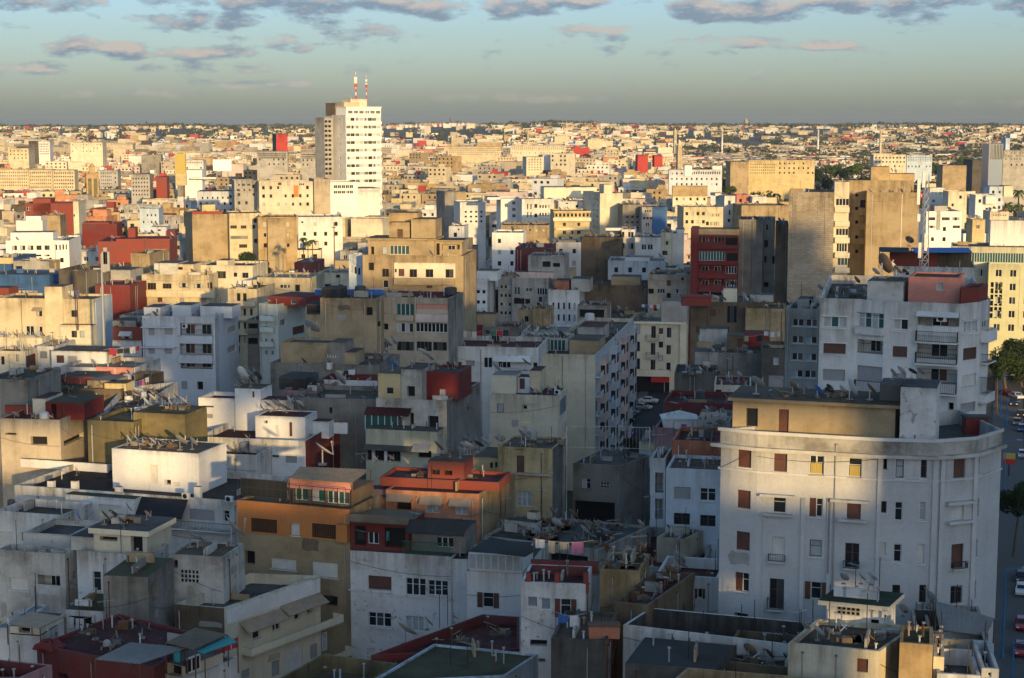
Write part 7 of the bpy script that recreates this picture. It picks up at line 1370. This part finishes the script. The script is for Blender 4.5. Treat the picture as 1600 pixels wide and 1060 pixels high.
def cap(x, y, hw, z):
    """lower z until the top would not hide what a building farther back shows in the photo"""
    P = project((x, y, z)); s = FPX/P[2]; a, b = P[0]-hw*s, P[0]+hw*s
    need = 0
    for h in BLD:
        if h.pts[0].y > y-2 and h.px[0] < b-1 and h.px[1] > a+1: need = max(need, h.ybp)
    if P[1] < need:
        d = ray(P[0], need+1); t = y/d.y; z = CAMZ+d.z*t
    return z
cand = []
th0 = math.radians(-9); c0, s0 = math.cos(th0), math.sin(th0)
for j in range(60):
    for i in range(-34, 40):
        u = i*15.5+rnd.uniform(-2, 2)+(j % 2)*7; v_ = 90+j*14.+rnd.uniform(-2, 2)
        if j % 6 == 5 or i % 9 == 4: continue
        x, y = u*c0-v_*s0, u*s0+v_*c0
        if not 120 < y < 860: continue
        hw = rnd.uniform(5, 8.2); px = project((x, y, 18))[0]
        if px < -60 or px > 1660: continue
        if blocked(x, y, hw*.85): continue
        z = cap(x, y, hw, rnd.choice([12, 14, 16, 18, 20, 22, 24, 17, 19])+rnd.uniform(-1, 1))
        if z < 5: continue
        cand.append((y, x, hw, z, rnd.uniform(4.5, 7.5)))
cand.sort(); NT = 0; LB = {}
def descr(px, py):
    best = None
    for h in BLD:
        hx, hy = (h.px[0]+h.px[1])/2, h.pyt; d = math.hypot((hx-px), (hy-py)*1.6)
        if best is None or d < best[0]: best = (d, h, hx, hy)
    d, h, hx, hy = best; dx, dy = px-hx, py-hy
    w = ('left of' if dx < 0 else 'right of') if abs(dx) > abs(dy)*1.2 else ('below' if dy > 0 else 'behind')
    return w+' the '+h.short
for (y, x, hw, z, hd) in cand:
    if NT >= 285: break
    t = th0+rnd.uniform(-.06, .06); d = Vector((math.cos(t), math.sin(t))); e = Vector((-d.y, d.x)); c = Vector((x, y))
    pts = [c-d*hw-e*hd, c+d*hw-e*hd, c+d*hw+e*hd, c-d*hw+e*hd]
    tests = [(*(p), z+.3) for p in pts[:2]]+[(*c, z+.3), (*((pts[0]+pts[1])/2-e*.3), z-1.5), (*(pts[0]-e*.3+d*.3), z-2), (*(pts[1]-e*.3-d*.3), z-2)]
    if not any(seen(p) for p in tests): continue
    NT += 1; wl = rnd.choice(WALLS); rf = 'r_red' if wl in ('red', 'darkred', 'salmon') or rnd.random() < .12 else rnd.choice(['r_grey', 'r_grey', 'r_light', 'r_brown', 'r_white', 'r_light'])
    P = project((x, y, z)); root = thing('town_house', None, 'building', (pts[0].x, pts[0].y, 0)); root['category'] = 'building'
    bx = Box(root, Vector((pts[0].x, pts[0].y, 0)), pts, 0, z, wl, rf, rnd.choice([.5, .8, .4]), None, False)
    nc = max(2, int(hw*2/rnd.uniform(2.8, 4))); L = hw*2; t_ = rnd.choice('dkkobdd'); skip = rnd.random(); blank = rnd.random() < .25
    if not blank:
        for r in range(3):
            zz = z-2.9-r*3.1
            if zz < 1: break
            for k in range(nc):
                if rnd.random() < .12: continue
                u = L*(k+.5)/nc; ww = rnd.choice([.55, .7, .7, .95]); bx.add(0, t_ if rnd.random() < .7 else rnd.choice('dwktb'), u-ww, u+ww, zz, zz+1.35)
    if y < 520: bx.short = None; enrich(bx, True)
    for w_ in list(bx.w):
        if rnd.random() < .22 and w_[2] > .4 and w_[3] < L-.4:
            m = MB(); A_, d_, n_, _ = bx.frame(0); q = A_+d_*(w_[2]-.35)-pts[0]; ww = w_[3]-w_[2]+.7; m.box(0, -.8, w_[4]-.35, ww, -.004, w_[4]-.22, wl); m.box(0, -.8, w_[4]-.22, ww, -.72, w_[4]+.5, rnd.choice([wl, wl, 'lightgrey', 'iron'])); m.build('balcony', root, (q.x, q.y, 0), math.atan2(d_.y, d_.x))
        elif rnd.random() < .12: m = MB(); A_, d_, n_, _ = bx.frame(0); q = A_+d_*(w_[2]-.15)-pts[0]; ww = w_[3]-w_[2]+.3; m.quad((0, -.7, w_[5]-.15), (ww, -.7, w_[5]-.15), (ww, -.003, w_[5]+.2), (0, -.003, w_[5]+.2), rnd.choice(['awning', 'shutterwhite', 'shuttergrey'])); m.build('awning', root, (q.x, q.y, 0), math.atan2(d_.y, d_.x))
    bx.finish(); feat = 'blank walled' if blank else {'d': 'white windowed', 'k': 'brown windowed', 'o': 'dark windowed', 'b': 'brown shuttered'}[t_]
    kk = rnd.random()
    if kk < .7:
        w2, d2, h2 = rnd.uniform(1.6, 3.2), rnd.uniform(1.4, 2.6), rnd.uniform(2.2, 3.2); q = c+d*rnd.uniform(-.5, .5)*hw+e*rnd.uniform(-.2, .5)*hd; z2 = cap(q.x, q.y, w2, bx.zr+h2)
        if z2 > bx.zr+.8: m = MB(); m.prism([tuple(p-pts[0]) for p in (q-d*w2-e*d2, q+d*w2-e*d2, q+d*w2+e*d2, q-d*w2+e*d2)], bx.zr, z2, wl if rnd.random() < .7 else rnd.choice(WALLS), 'r_grey'); m.build('stair_house', root); feat += ', roof hut'
    if y < 560: rdish(bx, 'XX', rnd.randint(2, 6), .75)
    if y < 520: junk(bx, 'XX', rnd.randint(1, 2), 1.3)
    lab = ('small ' if hw < 6 else 'broad ' if hw > 7.4 else '')+WNAME[wl]+' house, '+feat+', '
    LB.setdefault((lab, descr(P[0], P[1])), []).append((P[0], root, P[1]))
    foot.append([tuple(p) for p in pts]); fb.append((min(p.x for p in pts)-2, max(p.x for p in pts)+2, min(p.y for p in pts)-2, max(p.y for p in pts)+2))
ylast = y
for (lab, ds), L_ in LB.items():
    L_.sort(key=lambda q: q[0])
    for k, (px, root, py) in enumerate(L_):
        root['label'] = lab+ds if len(L_) == 1 else ['leftmost', 'second', 'third', 'fourth', 'fifth', 'sixth', 'seventh'][min(k, 6)]+' '+lab+ds
        root['group'] = 'flat roofed town houses'; root['sh'] = root['label']
# fix hosts of the dishes and scrap that stand on town houses: told by the nearest landmark
mv = []
for key in [k for k in HOST if k[1] == 'XX']:
    for o in HOST.pop(key):
        p = project(o.location); HOST.setdefault((key[0], 'roof '+descr(p[0], p[1]), key[2]), []).append(o)
# ---------------------------------------------------------------- the rest of the city as one mass
class NB:
    def __init__(s): s.v = []; s.f = []; s.m = []
    def box(s, x, y, z0, z1, hw, hd, t, mw, mr):
        c, q = math.cos(t), math.sin(t); n = len(s.v)
        P = [(x+a*hw*c-b*hd*q, y+a*hw*q+b*hd*c) for a, b in ((-1, -1), (1, -1), (1, 1), (-1, 1))]
        s.v += [(*p, z0) for p in P]+[(*p, z1) for p in P]
        for a in range(4): b = (a+1) % 4; s.f.append((n+a, n+b, n+4+b, n+4+a)); s.m.append(mw)
        s.f.append((n+4, n+5, n+6, n+7)); s.m.append(mr)
    def win(s, x, y, z, hw, hd, t, u, w, h):
        c, q = math.cos(t), math.sin(t); n = len(s.v); b = -hd-.06
        for uu, zz in ((u-w, z), (u+w, z), (u+w, z+h), (u-w, z+h)): s.v.append((x+uu*c-b*q, y+uu*q+b*c, zz))
        s.f.append((n, n+1, n+2, n+3)); s.m.append(WI)
FM = ['farwhite', 'brightwhite', 'palecream', 'cream', 'beige', 'lightgrey', 'tan', 'ochre', 'redface', 'palepink', 'grey', 'r_light', 'r_grey', 'r_brown', 'glass', 'r_white', 'bluewhite', 'darkgrey', 'salmon']
WI = FM.index('glass'); RW_ = [0]*3+[1]*2+[2]*8+[3]*11+[4]*7+[5]*3+[6]*4+[7]*4+[8]*2+[9]*2+[10]*3+[16]*2+[18]*2+[13]*2; RR = [11, 11, 12, 13, 15, 12, 17]
nb = NB()
def greenzone(px, py): # the wooded quarter of the right distance
    return px > 1040 and 205 < py < 330
for j in range(0, 380):
    Y0 = 430+j*14. if j < 130 else 2250+(j-130)*22.
    if Y0 > 7300: break
    sp = 12.6 if j < 130 else 22
    n = int(Y0*.33/sp)+2
    for i in range(-n, n+1):
        x = i*sp+rnd.uniform(-3, 3)+(j % 2)*sp*.5; y = Y0+rnd.uniform(-3, 3)
        if rnd.random() < (.12 if Y0 < 2200 else .22): continue
        hw, hd = rnd.uniform(.36, .56)*sp, rnd.uniform(4, 7.5)*(1 if Y0 < 2250 else 1.4)
        px, py, _ = project((x, y, 14))
        if px < -40 or px > 1640: continue
        big = math.sin(x*.011+1.3)*math.sin(y*.006+.5)
        z = max(7., 13+5*big+rnd.choice([-3, 0, 0, 2, 3, 5, 8])+rnd.uniform(-1.5, 1.5))
        if rnd.random() < .03: z += rnd.uniform(6, 13); hw *= 1.5
        if greenzone(px, py): 
            z = min(z, 10.5)
            if rnd.random() < (.62 if Y0 < 1900 else .3): continue
        if Y0 > 2900 and rnd.random() < .12+.8*min(1, (Y0-2900)/1900)-(.12 if px > 560 else 0): continue
        if Y0 > 2600 and math.sin(px*.02+Y0*.004)*math.sin(Y0*.0061+px*.007) > .45: continue
        if 4300 < Y0 < 5600 and 595 < px < 760 and rnd.random() < .75: continue
        if y < 870 and (blocked(x, y, hw*.8) or y < 300): continue
        if y > 870 and blocked(x, y, 6): continue
        if y < 1500: z = cap(x, y, hw, z)
        if z < 4: continue
        t = th0*.5+rnd.uniform(-.12, .12)+.35*math.sin(px*.004+Y0*.0013)
        mw, mr = rnd.choice(RW_), rnd.choice(RR)
        g0 = terr(x, y); z = min(z, 13 if Y0 > 3800 else 60)*(.75 if Y0 > 5000 else 1)+g0
        nb.box(x, y, max(0, g0-6), z, hw, hd, t, mw, mr)
        if y < 2300:
            if rnd.random() < .75:
                w2 = rnd.uniform(1.2, 3); u = rnd.uniform(-.6, .6)*hw; v = rnd.uniform(-.5, .6)*hd; c, q = math.cos(t), math.sin(t); xx, yy = x+u*c-v*q, y+u*q+v*c; z2 = z+rnd.uniform(1.5, 3.4)
                if y > 1500 or cap(xx, yy, w2, z2) >= z2-.5: nb.box(xx, yy, z, z2, w2, rnd.uniform(1, 2.4), t, mw if rnd.random() < .6 else rnd.choice(RW_), 11)
            for k in range(rnd.randint(1, 4)): # low roof clutter
                u = rnd.uniform(-.85, .85)*hw; v = rnd.uniform(-.85, .85)*hd; c, q = math.cos(t), math.sin(t); s_ = rnd.uniform(.2, .6); nb.box(x+u*c-v*q, y+u*q+v*c, z, z+rnd.uniform(.5, 1.3), s_, s_*.6, t, rnd.choice([10, 17, 5, 0, 17]), 12)
        if y < 2600 and rnd.random() < .7:
            nc = max(2, int(hw*2/3.2)); w_ = rnd.uniform(.5, .8)
            for r in range(3 if y < 1500 else 2):
                zz = z-2.7-r*3.1
                if zz < 2: break
                for k in range(nc):
                    if rnd.random() < .15: continue
                    nb.win(x, y, zz, hw, hd, t, hw*2*((k+.5)/nc-.5), w_, 1.4)
me = bpy.data.meshes.new('distant_city'); me.from_pydata(nb.v, [], nb.f); [me.materials.append(MATS[m]) for m in FM]; me.polygons.foreach_set('material_index', nb.m); me.update()
o = link('distant_city', me); o['kind'] = 'stuff'; print('NB faces', len(nb.f), 'town', NT, ylast)
# hill blocks: white apartment slabs in a row on the far hill
for i in range(19):
    px = 606+i*7.4+rnd.uniform(-1, 1); p = at_y(px, 198, 5400); p.z = terr(p.x, p.y); w_ = rnd.uniform(2.6, 4.4); m = MB(); m.box(-w_, -8, -12, w_, 8, rnd.uniform(7, 12), 'farwhite'); o = thing('apartment_slab', None, 'building', (p.x, p.y, p.z-1)); m.build('wall', o); m = MB(); m.box(-w_*.4, -3, 7, w_*.4, 3, 13, 'beige'); m.build('stair_house', o); HOST.setdefault(('pale apartment slab', 'far hill right of the tower', 'on'), []).append(o)
p = at_y(1164, 193, 6500); minaret('large domed landmark tower on the right skyline', 878, 85, 140, 6300, 22, 14, 'beige', 'tan')
# woods: belts of trees too far to count
tv = []; tf = []
def clump(px, py, Y, r, n):
    p = at_y(px, py, Y)
    for k in range(n):
        d = nr.normal(size=3); d /= np.linalg.norm(d); c = np.array(p)+d*r*nr.uniform(.3, 1., 3)*np.array([1.5, 1., .55]); a = nr.normal(size=3); a /= np.linalg.norm(a); t = np.cross(a, d); s = r*nr.uniform(.14, .3); b = len(tv)
        tv.extend([tuple(c-a*s), tuple(c+t*s), tuple(c+a*s), tuple(c-t*s)]); tf.append((b, b+1, b+2, b+3))
for k in range(1900):
    Y = rnd.uniform(2700, 7600); px = rnd.uniform(-20, 1620); z = rnd.uniform(6, 12)+terr((px-800)/FPX*Y, Y); py = project((0, Y, z))[1]
    if px < 560 and Y < 3600 and rnd.random() < .6: continue
    if 4600 < Y < 5600 and 590 < px < 765: continue
    clump(px, py, Y, rnd.uniform(8, 18), 26)
for k in range(330):
    px = rnd.uniform(1040, 1610); py = rnd.uniform(236, 330) if px > 1180 else rnd.uniform(262, 320); Y = 48*FPX/(py+3-196)
    if py > 300 and rnd.random() < .6: continue
    clump(px, py, Y, rnd.uniform(4, 7.), 50)
for k in range(260):
    px = rnd.uniform(-10, 1050); Y = rnd.uniform(900, 2600); z = rnd.uniform(9, 15); py = project((0, Y, z))[1]; clump(px, py, Y, rnd.uniform(2.5, 5), 26)
for k in range(90):
    px = rnd.uniform(700, 1040); py = rnd.uniform(262, 300); clump(px, py, 52*FPX/(py+3-196), rnd.uniform(2.5, 4.5), 30)
me = bpy.data.meshes.new('distant_woods'); me.from_pydata(tv, [], tf); me.materials.append(MATS['leaffar']); me.update(); o = link('distant_woods', me); o['kind'] = 'stuff'
# ground with a low range of hills along the horizon
m_, nt, b_ = newmat('land'); pos = N(nt, 'NewGeometry').outputs['Position']; n1 = noise(nt, scaled(nt, pos, (.004, .0012, .01)), 1., 5, .6); cc = mixc(nt, remap(nt, n1, .4, .6), (.035, .045, .03), (.10, .09, .065)); nt.links.new(cc, b_.inputs['Base Color']); b_.inputs['Roughness'].default_value = .95
gx = np.linspace(-9000, 9000, 121); gy = np.concatenate([np.linspace(-900, 3400, 8), np.linspace(3550, 13000, 66)])
V = []; Fc = []
for y in gy:
    for x in gx:
        V.append((x, y, terr(x, y)))
nx = len(gx)
for a in range(len(gy)-1):
    for b in range(nx-1): i = a*nx+b; Fc.append((i, i+1, i+nx+1, i+nx))
me = bpy.data.meshes.new('ground'); me.from_pydata(V, [], Fc); me.materials.append(MATS['land']); me.polygons.foreach_set('use_smooth', [True]*len(Fc)); me.update(); o = link('ground', me); o['kind'] = 'structure'
# ================================================================ unseen blocks added behind the viewpoint, heights and gaps shaped to shade the foreground
def slabs(lab, x0, x1, spans, depth=7., wall='lightgrey'):
    o = thing('unseen_shade_block', lab, 'building', (x0, -60-depth, 0)); w = x1-x0; prev = 0
    for k, (a, c) in enumerate(spans):
        m = MB(); m.box(0, 0, a, w, depth, c, wall)
        n = max(2, int(w/3.2))
        for z in range(int(a)+2, int(c)-2, 3):
            for i in range(n):
                x = w*(i+.5)/n; m.quad((x+.7, depth+.02, z), (x-.7, depth+.02, z), (x-.7, depth+.02, z+1.5), (x+.7, depth+.02, z+1.5), 'glass')
        m.build('storeys' if k else 'lower_storeys', o)
        if a > prev > 0:
            m = MB(); [m.box(x-.3, yy-.3, prev, x+.3, yy+.3, a, wall) for x in (.3, w-.3) for yy in (.4, depth-.4)]; m.build('gap_columns', o)  # columns across the gaps left open for bands of sunlight
        prev = c
for lab, x0, x1, sp in (
  ('slim high rise with an open terrace storey behind the viewpoint, farthest left', 14, 34, [(0, 51.5), (58.5, 65.5)]), ('low grey slab of the row behind the viewpoint', 34, 44, [(0, 51.5)]),
  ('high rise with a very tall open terrace storey behind the viewpoint', 44, 52, [(0, 52), (63.5, 73)]), ('high rise with a raised crown behind the viewpoint', 52, 60, [(0, 52), (60, 75)]),
  ('high rise with a narrow open terrace storey behind the viewpoint', 60, 76, [(0, 52), (55.3, 74)]), ('high rise with two open terrace storeys behind the viewpoint', 76, 88, [(0, 43.5), (49.5, 55.5), (63, 78)]),
  ('broad solid high rise behind the viewpoint', 88, 104, [(0, 78)]), ('stepped high rise beside the broad solid one behind the viewpoint', 104, 116, [(0, 74)]), ('plain high rise behind the viewpoint with a flat top', 116, 126, [(0, 76)]),
  ('taller plain high rise behind the viewpoint', 126, 142, [(0, 92)]), ('tallest plain high rise behind the viewpoint', 142, 165, [(0, 97)]), ('wide tall high rise behind the viewpoint', 165, 210, [(0, 94)]), ('last high rise of the row behind the viewpoint', 210, 218, [(0, 85)]), ('short high rise at the far right end behind the viewpoint', 218, 232, [(0, 67)])):
    slabs(lab, x0, x1, sp)
m_ = bpy.data.materials.new('haze'); m_.use_nodes = True; nt = m_.node_tree; nt.nodes.clear(); out = N(nt, 'OutputMaterial'); pv = N(nt, 'VolumePrincipled'); nt.links.new(pv.outputs[0], out.inputs['Volume'])
pv.inputs['Color'].default_value = (.52, .64, .84, 1); pv.inputs['Density'].default_value = HAZE = 3.6e-5; pv.inputs['Anisotropy'].default_value = 0.
MATS['haze'] = m_; m = MB(); m.box(-9100, -950, -1, 9100, 13200, 125, 'haze'); tag(m.build('haze'), kind='stuff')
# ================================================================ FINISH
cam_d = bpy.data.cameras.new('camera'); cam_d.sensor_width = 36; cam_d.lens = FPX/1600*36; cam_d.clip_end = 40000; cam_d.clip_start = 1
cam = bpy.data.objects.new('camera', cam_d); col.objects.link(cam); cam.location = EYE; cam.rotation_euler = (math.pi/2-PITCH, 0, 0); scene.camera = cam
scene.view_settings.view_transform = 'Standard'; scene.view_settings.look = 'None'; scene.view_settings.exposure = 1.3; scene.view_settings.gamma = 1
scene.cycles.max_bounces = 5; scene.cycles.diffuse_bounces = 3; scene.cycles.volume_bounces = 0; scene.cycles.use_denoising = True
EL, AZ = math.radians(7), math.radians(18)
sd = Vector((math.sin(AZ)*math.cos(EL), -math.cos(AZ)*math.cos(EL), math.sin(EL)))
sl = bpy.data.lights.new('sun', 'SUN'); sl.energy = 2.25; sl.angle = math.radians(.75); sl.color = (1, .685, .29)
so = bpy.data.objects.new('sun', sl); col.objects.link(so); so.rotation_euler = sd.to_track_quat('Z', 'Y').to_euler(); so.location = (0, -100, 200)
w = bpy.data.worlds.new('World'); scene.world = w; w.use_nodes = True; nt = w.node_tree; nt.nodes.clear()
out = N(nt, 'OutputWorld'); bg = N(nt, 'Background'); nt.links.new(bg.outputs[0], out.inputs[0])
sky = N(nt, 'TexSky'); sky.sky_type = 'NISHITA'; sky.sun_disc = False; sky.sun_elevation = EL; sky.sun_rotation = math.pi-AZ; sky.altitude = 50; sky.air_density = 1.; sky.dust_density = 1.5; sky.ozone_density = 2.
bg.inputs[1].default_value = .15
tc = N(nt, 'TexCoord').outputs['Generated']
sx = N(nt, 'SeparateXYZ'); nt.links.new(tc, sx.inputs[0])
az = mathn(nt, 'ARCTAN2', sx.outputs[0], sx.outputs[1]); el = mathn(nt, 'ARCSINE', sx.outputs[2])
K = FPX/100.   # clouds laid out on the dome in units of 100 photo pixels of angle
def blobs(dx=0., dy=0.):
    u = mathn(nt, 'ADD', mathn(nt, 'MULTIPLY', az, K), 8+dx); v_ = mathn(nt, 'ADD', mathn(nt, 'MULTIPLY', el, K), dy)
    cv = N(nt, 'CombineXYZ'); nt.links.new(u, cv.inputs[0]); nt.links.new(mathn(nt, 'MULTIPLY', v_, 2.6), cv.inputs[1])
    nz = noise(nt, cv.outputs[0], 1.5, 7, .62); nz2 = noise(nt, cv.outputs[0], .5, 2, .5)
    tot = None
    for (cx, cy, rx, ry, s_) in CLOUDS:
        a = mathn(nt, 'DIVIDE', mathn(nt, 'SUBTRACT', u, cx/100), rx/100); c = mathn(nt, 'DIVIDE', mathn(nt, 'SUBTRACT', v_, (196-cy)/100), ry/100)
        g = mathn(nt, 'MULTIPLY', mathn(nt, 'SUBTRACT', 1., mathn(nt, 'ADD', mathn(nt, 'MULTIPLY', a, a), mathn(nt, 'MULTIPLY', c, c))), s_)
        g = mathn(nt, 'MAXIMUM', g, -.6)
        tot = g if tot is None else mathn(nt, 'MAXIMUM', tot, g)
    return mathn(nt, 'ADD', mathn(nt, 'MULTIPLY', tot, .26), mathn(nt, 'MULTIPLY', mathn(nt, 'SUBTRACT', nz, .5), 1.5)), nz2
CLOUDS = [(90, 12, 90, 22, 1.), (300, 8, 60, 14, .8), (440, 8, 110, 20, 1.2), (560, 10, 120, 20, 1.2), (680, 18, 60, 18, 1.1), (820, 12, 70, 20, 1.2), (890, 8, 60, 16, 1.), (1085, 18, 70, 22, 1.2), (1180, 22, 110, 22, 1.2), (1300, 12, 80, 18, 1.1), (1400, 22, 60, 24, 1.1), (1480, 8, 60, 14, 1.1), (1580, 12, 60, 26, 1.2),
          (140, 80, 45, 16, .9), (205, 86, 45, 16, 1.), (330, 88, 80, 14, 1.), (60, 112, 90, 10, .7), (360, 108, 110, 10, .6), (300, 36, 70, 16, .9), (380, 38, 50, 14, .8), (545, 50, 60, 24, .35), (470, 72, 60, 12, .4), (920, 56, 60, 12, .5), (1110, 66, 60, 8, .6), (1190, 72, 60, 8, .6), (1270, 76, 60, 8, .6), (220, 148, 110, 7, .45), (840, 155, 120, 7, .4), (420, 134, 120, 6, .4), (1530, 165, 80, 6, .35), (4, 66, 20, 8, .5)]
d0, n2 = blobs(); d1, _ = blobs(.05, .16)
mask = remap(nt, d0, -.03, .22); lit = remap(nt, mathn(nt, 'SUBTRACT', d0, d1), .06, .40)
elh = remap(nt, el, 0., .08)
tint = mixc(nt, remap(nt, el, .1, .6), mixc(nt, remap(nt, el, .0, .055), (.52, .63, 1.02), (.445, .53, .79)), (.71, .78, .80)); skyc = mixc(nt, 1., sky.outputs[0], tint, 'MULTIPLY')
cc = mixc(nt, lit, (.56, .74, 1.0), (1.6, 1.38, 1.24))
fin = mixc(nt, mathn(nt, 'MULTIPLY', mask, remap(nt, el, .012, .04, .2, .85)), skyc, cc)
nt.links.new(fin, bg.inputs[0])
# ---- dishes past the 290 that show largest become one mass
DL = [(o.scale[0]/max(1, project(o.location)[2]), o, k) for k, L_ in HOST.items() if 'satellite dish' in k[0] for o in L_]
DL.sort(key=lambda q: -q[0]); bv = []; bf = []; bm = []; bmats = []
bpy.context.view_layer.update()
rm = []
for _, o, k in DL[290:]:
    HOST[k].remove(o)
    for c in o.children:
        M = c.matrix_world; n0 = len(bv); me = c.data; bv += [tuple(M @ v.co) for v in me.vertices]
        for p in me.polygons:
            mt = me.materials[p.material_index]
            if mt not in bmats: bmats.append(mt)
            bf.append(tuple(n0+i for i in p.vertices)); bm.append(bmats.index(mt))
    rm.append(o)
for o in rm:
    for c in list(o.children):
        for d in list(c.children): bpy.data.objects.remove(d)
        bpy.data.objects.remove(c)
    bpy.data.objects.remove(o)
if bf:
    me = bpy.data.meshes.new('distant_dishes'); me.from_pydata(bv, [], bf); [me.materials.append(m) for m in bmats]; me.polygons.foreach_set('material_index', bm); me.update(); o = link('distant_dishes', me); o['kind'] = 'stuff'
for k in [k for k, v in HOST.items() if not v]: HOST.pop(k)
# ---- labels of the things that were waiting: told apart by host and order
ORD = ['first', 'second', 'third', 'fourth', 'fifth', 'sixth', 'seventh', 'eighth', 'ninth', 'tenth', 'eleventh', 'twelfth', 'thirteenth', 'fourteenth', 'fifteenth', 'sixteenth', 'seventeenth', 'eighteenth', 'nineteenth', 'twentieth']
def ordinal(k, n):
    if k == 0: return 'leftmost'
    if k == n-1: return 'rightmost'
    return ORD[k]+' from the left' if k < 20 else '%dth from the left' % (k+1)
for (noun, host, tail), os_ in HOST.items():
    os_.sort(key=lambda o: project(o.location)[0]); n = len(os_)
    for k, o in enumerate(os_):
        t = 'the '+host
        o['label'] = noun+' '+tail+' '+t if n == 1 else noun+', '+ordinal(k, n)+' '+('of its kind ' if 0 else '')+tail+' '+t
        o['group'] = (o['category'] if o['category'] != 'laundry' else 'cloth')+'s '+tail+' the '+host
seen_ = {}
for o in col.objects:
    if o.parent is None and 'label' in o.keys():
        L_ = o['label']
        if len(L_.split()) > 16 or len(L_.split()) < 4: print('LABEL LEN', L_)
        if L_ in seen_: print('LABEL DUP', L_)
        seen_[L_] = 1
print('OBJECTS', len(col.objects), 'DISHES', NDISH[0])
